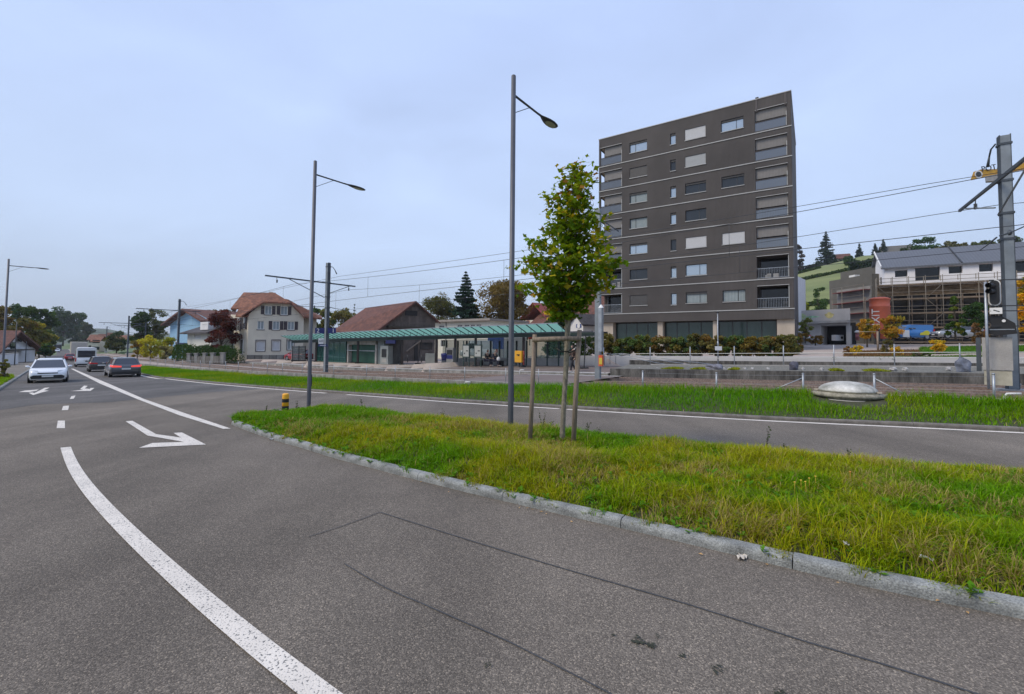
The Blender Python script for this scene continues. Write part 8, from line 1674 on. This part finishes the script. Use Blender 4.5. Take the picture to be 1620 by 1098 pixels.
# left white house with brown roof
F = Fac(xy(-10, 72), xy(56, 86), 0); F.O.z = float(Rz(*xy(20, 78)))+.1; T = F.thing('left_white_house', 'white house with brown gabled roof left of the road', 'house'); W = F.L
a = lambda x, y: F.at(x, y)
mb = MB(); e0 = a(10, 545); r0 = a(14, 533); e1 = a(52, 556); mb.box(-4, 0, -1, W, 8, 2.6); mb.build('wall', M['plasterw'], T)
mb = MB(); pk = a(22, 521); rg_ = a(62, 546); mb.add([(pk[0]-6, .3, 2.4), (pk[0], .3, pk[1]-.8), (W+.2, .3, 2.4), (pk[0]-6, 9, 2.4), (pk[0], 9, pk[1]-.8), (W+.2, 9, 2.4)], [(0, 1, 4, 3), (1, 2, 5, 4), (0, 2, 1), (3, 4, 5)]); mb.build('gable', M['plasterw'], T)
mb = MB(); A = [(pk[0]-7, -.9, 1.9), (pk[0], -.9, pk[1]-.2), (W+1.4, -.9, 2.0), (pk[0]-7, 9.5, 1.9), (pk[0], 9.5, pk[1]-.2), (W+1.4, 9.5, 2.0)]; mb.add(A+[(x_, y_, z_-.3) for x_, y_, z_ in A], [(0, 1, 4, 3), (1, 2, 5, 4), (9, 10, 7, 6), (10, 11, 8, 7), (0, 6, 7, 1), (1, 7, 8, 2), (2, 8, 11, 5), (0, 3, 9, 6)]); mb.build('roof', M['tiled'], T)
for x0, x1, y0, y1 in ((16, 25, 541, 552), (28, 34, 536, 541)): p0, p1 = a(x0, y1), a(x1, y0); mb = MB(); mb.box(p0[0], -.05, p0[1], p1[0], -.01, p1[1]); mb.build('window', M['glass'], T)
mb = MB(); p0, p1 = a(3, 555), a(35, 552); mb.box(p0[0], -1.6, p0[1], p1[0], -.02, p0[1]+.2); mb.build('balcony', M['barkd'], T)
F2 = Fac(xy(-6, 60), xy(30, 70), 0); F2.O.z = float(Rz(*xy(10, 64)))+.1; T = F2.thing('garden_wall_left', 'white rendered garden wall along the left pavement', 'garden wall'); mb = MB(); mb.box(-8, 0, -.5, F2.L, .25, 1.5); mb.build('wall', M['plasterw'], T); mb = MB(); mb.box(-8, -.04, 1.5, F2.L+.03, .29, 1.58); mb.build('coping', M['conc'], T)
# ---- the young maple with its stakes ----
bp = G(889, 713.5); ZT = (bp-C0).dot(_f); rng = np.random.default_rng(77)
z_g = float(isl_z(np.array([bp.x]), np.array([bp.y]))[0])
T = thing('young_maple', 'young maple with green and yellowing leaves tied to stakes on the island', 'tree', (bp.x, bp.y, z_g))
def loc(px_, py_, dz=0.0): q = P(px_, py_, ZT+dz); return Vector((q.x-bp.x, q.y-bp.y, q.z-z_g))
tr = [loc(889, 713), loc(890, 680), loc(892, 640), loc(895, 590), loc(897.5, 540), loc(899, 500), loc(899.5, 470), loc(901, 430), loc(903, 380), loc(906, 320), loc(911, 275)]
mb = MB(); mb.tube([v for v in tr], [.058, .050, .046, .048, .052, .050, .040, .032, .024, .015, .006], 12)
bd = [(250, 917, 917), (256, 908, 927), (266, 893, 931), (278, 890, 932), (290, 893, 931), (300, 876, 928), (312, 865, 934), (322, 868, 940), (330, 875, 944), (343, 857, 948), (352, 855, 948), (366, 862, 946), (380, 842, 950), (393, 834, 955), (405, 838, 960), (415, 824, 966), (425, 826, 968), (436, 816, 962), (445, 811, 957), (455, 820, 952), (466, 834, 940), (476, 846, 928), (486, 858, 912), (492, 872, 905)]
by = [b[0] for b in bd]; bl_ = [b[1] for b in bd]; br2 = [b[2] for b in bd]; CL = []; CW = []; brs = []
def axis_at(py_): ys = [713, 680, 640, 590, 540, 500, 470, 430, 380, 320, 275, 250]; xs = [889, 890, 892, 895, 897.5, 899, 899.5, 901, 903, 906, 911, 917]; return float(np.interp(-py_, [-v for v in ys], xs))
random.seed(5); ppm = 720/ZT
for i in range(68):
    f = ((i+.5)/68)**.78; py_ = 252+f*238; a0 = i*2.39996+random.uniform(-.3, .3); ax = axis_at(py_); l_, r_ = np.interp(py_, by, bl_), np.interp(py_, by, br2)
    side = r_-ax if math.cos(a0) > 0 else ax-l_; R_ = (side*abs(math.cos(a0))+.5*(r_-l_)*abs(math.sin(a0)))*random.uniform(.80, 1.0)/ppm; R_ = max(R_-.10, .05)*(1 if py_ < 452 else .82)
    st_ = loc(axis_at(py_+22+R_*22), py_+20+R_*26); en = Vector((st_.x, st_.y, 0))*0+loc(ax, py_)+Vector((math.cos(a0)*R_, math.sin(a0)*R_, 0))
    mid = (st_+en)/2+Vector((0, 0, .05)); brs.append((st_, mid, en, .010+.010*f))
    nc = 3+int(R_*9)
    for k in range(nc):
        t = 1-(k/nc)**1.0*.85; c_ = st_*(1-t)**2+mid*2*t*(1-t)+en*t*t; CL.append(c_+Vector((random.gauss(0, .05+.05*R_), random.gauss(0, .05+.05*R_), random.gauss(-.02, .04)))); CW.append((t, f, i))
for q in ((985, 410, .1), (980, 415, -.1), (972, 420, .05), (962, 424, .1), (976, 408, 0), (950, 375, .2), (953, 388, 0)): CL.append(loc(q[0]-5, q[1]+4, q[2])); CW.append((1, .7, 99))
brs.append((loc(903, 455), loc(940, 425), loc(978, 414, .05), .014))
for a, b, c_, r in brs: mb.tube([a, (a*.5+b*.5)+Vector((0, 0, -.01)), b, c_], [r, r*.8, r*.6, r*.25], 6)
mb.build('trunk', M['bark'], T)
CLn = np.array([tuple(v) for v in CL]); CWn = np.array(CW); per = 12; idx = np.repeat(np.arange(len(CLn)), per); n = len(idx)
off_ = rng.normal(size=(n, 3))*np.array([.10, .10, .032]); C = CLn[idx]+off_
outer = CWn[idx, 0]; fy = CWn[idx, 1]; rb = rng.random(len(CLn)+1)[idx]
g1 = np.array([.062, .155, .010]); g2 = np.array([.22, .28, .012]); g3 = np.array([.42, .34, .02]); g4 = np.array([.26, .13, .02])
t_ = np.clip(.30*outer+.55*rb-.02+.30*(off_[:, 2]/.09)+.3*(1-fy)-.1, 0, 1)[:, None]; col = g1*(1-t_)+g2*t_; y_ = ((rng.random(n) < .05+.30*(outer > .8)*(rb > .45))[:, None]); col = np.where(y_, g3*rng.uniform(.6, 1.15, (n, 1)), col); r__ = (rng.random(n) < .008+.05*(fy < .3))[:, None]; col = np.where(r__, g4, col); col = col*rng.uniform(.7, 1.3, (n, 1))  # lit tops and dark insides put into leaf colour, besides real yellowed leaves
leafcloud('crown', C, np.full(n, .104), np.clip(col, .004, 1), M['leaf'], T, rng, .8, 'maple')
S = thing('tree_stakes', 'weathered timber stakes with a crossbar holding the young maple', 'tree stake frame', (bp.x, bp.y, z_g-.02))
def lp(px_, py_, Z): q = P(px_, py_, Z); return Vector((q.x-bp.x, q.y-bp.y, q.z-z_g+.02))
Z1 = ZT-.05; Z2 = ZT-.22
mb = MB(); mb.tube([lp(837.5, 720, Z1), lp(842, 620, Z1), lp(846, 529, Z1)], [.040, .043, .041], 12); mb.build('stake', M['wood'], S)
mb = MB(); mb.tube([lp(906, 727, Z2), lp(911, 620, Z2), lp(917, 522, Z2)], [.045, .047, .042], 12); mb.build('stake', M['wood'], S)
mb = MB(); mb.tube([lp(842.5, 537.5, Z1-.09), lp(880, 536, (Z1+Z2)/2-.10), lp(919, 535.5, Z2-.10)], .044, 12); mb.build('crossbar', M['wood'], S)
mb = MB(); 
for r0, (pa, pb) in enumerate(((lp(913, 545, Z2), lp(893, 558, ZT)), (lp(893, 558, ZT+.05), lp(913, 552, Z2)), (lp(896, 556, ZT-.06), lp(880, 551, ZT-.02)))): mb.tube([pa, (pa+pb)/2+Vector((0, 0, -.03)), pb], .012, 6)
mb.build('tie', M['black'], S)
# weeds standing above the island grass
def weed(px_, py_, h_, seed, label):
    p = G(px_, py_); z_ = float(isl_z(np.array([p.x]), np.array([p.y]))[0]); T = thing('weed_plant', label, 'weed', (p.x, p.y, z_)); rg = np.random.default_rng(seed); mb = MB(); C = []
    for k in range(3):
        a = rg.uniform(0, 6.28); L_ = h_*rg.uniform(.7, 1); tip = (math.cos(a)*L_*.18, math.sin(a)*L_*.18, L_); mb.tube([(0, 0, 0), (tip[0]*.4, tip[1]*.4, L_*.5), tip], [.004, .003, .0015], 4)
        for t in np.linspace(.3, 1, 9): C.append((tip[0]*t+rg.normal(0, .012), tip[1]*t+rg.normal(0, .012), L_*t+rg.normal(0, .01)))
    mb.build('stem', M['barkd'], T); C = np.array(C); leafcloud('leaves', C, np.full(len(C), .035), crowncol(rg, len(C), (.05, .075, .03)), M['leaf'], T, rg)
for q in ((858, 694, .46, 1, 'tallest thin weed on the island, left of the maple stem'), (873, 690, .30, 2, 'thin weed just left of the maple stem by the far kerb'), (930, 696, .36, 3, 'seedy weed on the island right of the right stake'), (948, 700, .22, 4, 'low dark weed a little right of the seedy weed'), (1212, 722, .50, 5, 'tall sparse weed at the far edge of the island right of its middle'), (1245, 728, .26, 6, 'short weed beside the tall sparse weed'), (574, 655, .40, 7, 'weed tuft at the far edge of the island near the lamp'), (470, 656, .30, 8, 'dark leafy weed between the bollard and the lamp'), (1340, 740, .28, 9, 'small weed at the far kerb toward the right end of the island'), (700, 672, .34, 10, 'dark weed at the far edge midway between the lamps'), (420, 660, .25, 11, 'weed at the island tip left of the bollard')): weed(*q)
# litter and fallen leaves
def scrap(px_, py_, w_, label, c, name='paper_scrap', on_isl=False):
    p = G(px_, py_); z_ = float(Rz(p.x, p.y))+.012
    if on_isl: z_ = float(isl_z(np.array([p.x]), np.array([p.y]))[0])+.06
    rg = np.random.default_rng(int(px_)); k = 5; V = []; F_ = []
    for j in range(k):
        for i in range(k): V.append(((i/(k-1)-.5)*w_*rg.uniform(.8, 1.2), (j/(k-1)-.5)*w_*.6*rg.uniform(.7, 1.3), rg.uniform(0, w_*.28)))
    F_ = [(j*k+i, j*k+i+1, (j+1)*k+i+1, (j+1)*k+i) for j in range(k-1) for i in range(k-1)]; mb = MB(); mb.add(V, F_); o = mb.build(name, mat(name+'_%d' % px_, c, .8, .15, 20)); o.location = (p.x, p.y, z_); o.rotation_euler = (0, 0, rg.uniform(0, 3)); return tag(o, label, 'litter')
scrap(1173, 884, .11, 'crumpled pale scrap on the asphalt below the kerb', (.55, .50, .42)); scrap(1338, 888, .07, 'small white scrap caught in the grass edge', (.7, .72, .72), on_isl=True); scrap(1468, 916, .09, 'white scrap lying on the kerb edge grass at right', (.68, .70, .70), on_isl=True); scrap(430, 696, .12, 'pale scrap beside the kerb near the island tip', (.6, .6, .58))
rg = np.random.default_rng(5)
for k, (x_, y_) in enumerate(((821, 802), (832, 804), (841, 806), (866, 812), (853, 809), (906, 826), (664, 762), (652, 760), (1210, 892), (1322, 921), (1480, 951), (1533, 972), (710, 778), (1113, 878))):
    p = G(x_, y_+2); mb = MB(); mb.add([(0, 0, 0), (.022, .012, .008), (.045, 0, .003), (.022, -.012, .01)], [(0, 1, 2, 3)]); o = mb.build('fallen_leaf', flat('dry_leaf_%d' % k, tuple(np.array([.45, .27, .10])*rg.uniform(.6, 1.3)), .8)); o.location = (p.x, p.y, p.z+.012); o.rotation_euler = (0, 0, rg.uniform(0, 6)); o.scale = (rg.uniform(.6, 1.1),)*3; tag(o, 'small dry leaf lying on the asphalt along the island kerb', 'fallen leaf', 'dry leaves along the kerb')
# yellow blossoms in the grass
for k, (x_, y_) in enumerate(((1268, 797), (1281, 794), (1275, 800), (1291, 791), (1346, 783), (1258, 800))):
    p = G(x_, y_+12); z_ = float(isl_z(np.array([p.x]), np.array([p.y]))[0])+.17; mb = MB(); mb.lathe([(.003, 0), (.013, .004), (.010, .009), (.002, .010)], (0, 0, 0), 8); mb.tube([(0, 0, -.15), (0, 0, 0)], .0018, 4); o = mb.build('blossom', flat('blossom_%d' % k, (.75, .45, .05) if k != 4 else (.8, .25, .05), .6)); o.location = (p.x, p.y, z_); tag(o, 'tiny yellow blossom in the middle of the island grass' if k != 4 else 'tiny orange blossom alone in the island grass', 'flower', 'small blossoms in the island grass')
# ---- thin autumn haze: one closed box of even air round the whole scene ----
mb = MB(); mb.box(-1500, -900, -45, 1500, 1700, 150); hz_o = mb.build('haze', (lambda: None)() or bpy.data.materials.new('haze_air')); hm = hz_o.data.materials[0]; hm.use_nodes = True; n_, l_ = hm.node_tree.nodes, hm.node_tree.links; n_.clear()
vo_ = n_.new('ShaderNodeVolumePrincipled'); vo_.inputs['Color'].default_value = (.88, .93, 1, 1); vo_.inputs['Density'].default_value = .00017; vo_.inputs['Anisotropy'].default_value = .2
om_ = n_.new('ShaderNodeOutputMaterial'); l_.new(vo_.outputs[0], om_.inputs['Volume']); tag(hz_o, kind='stuff')
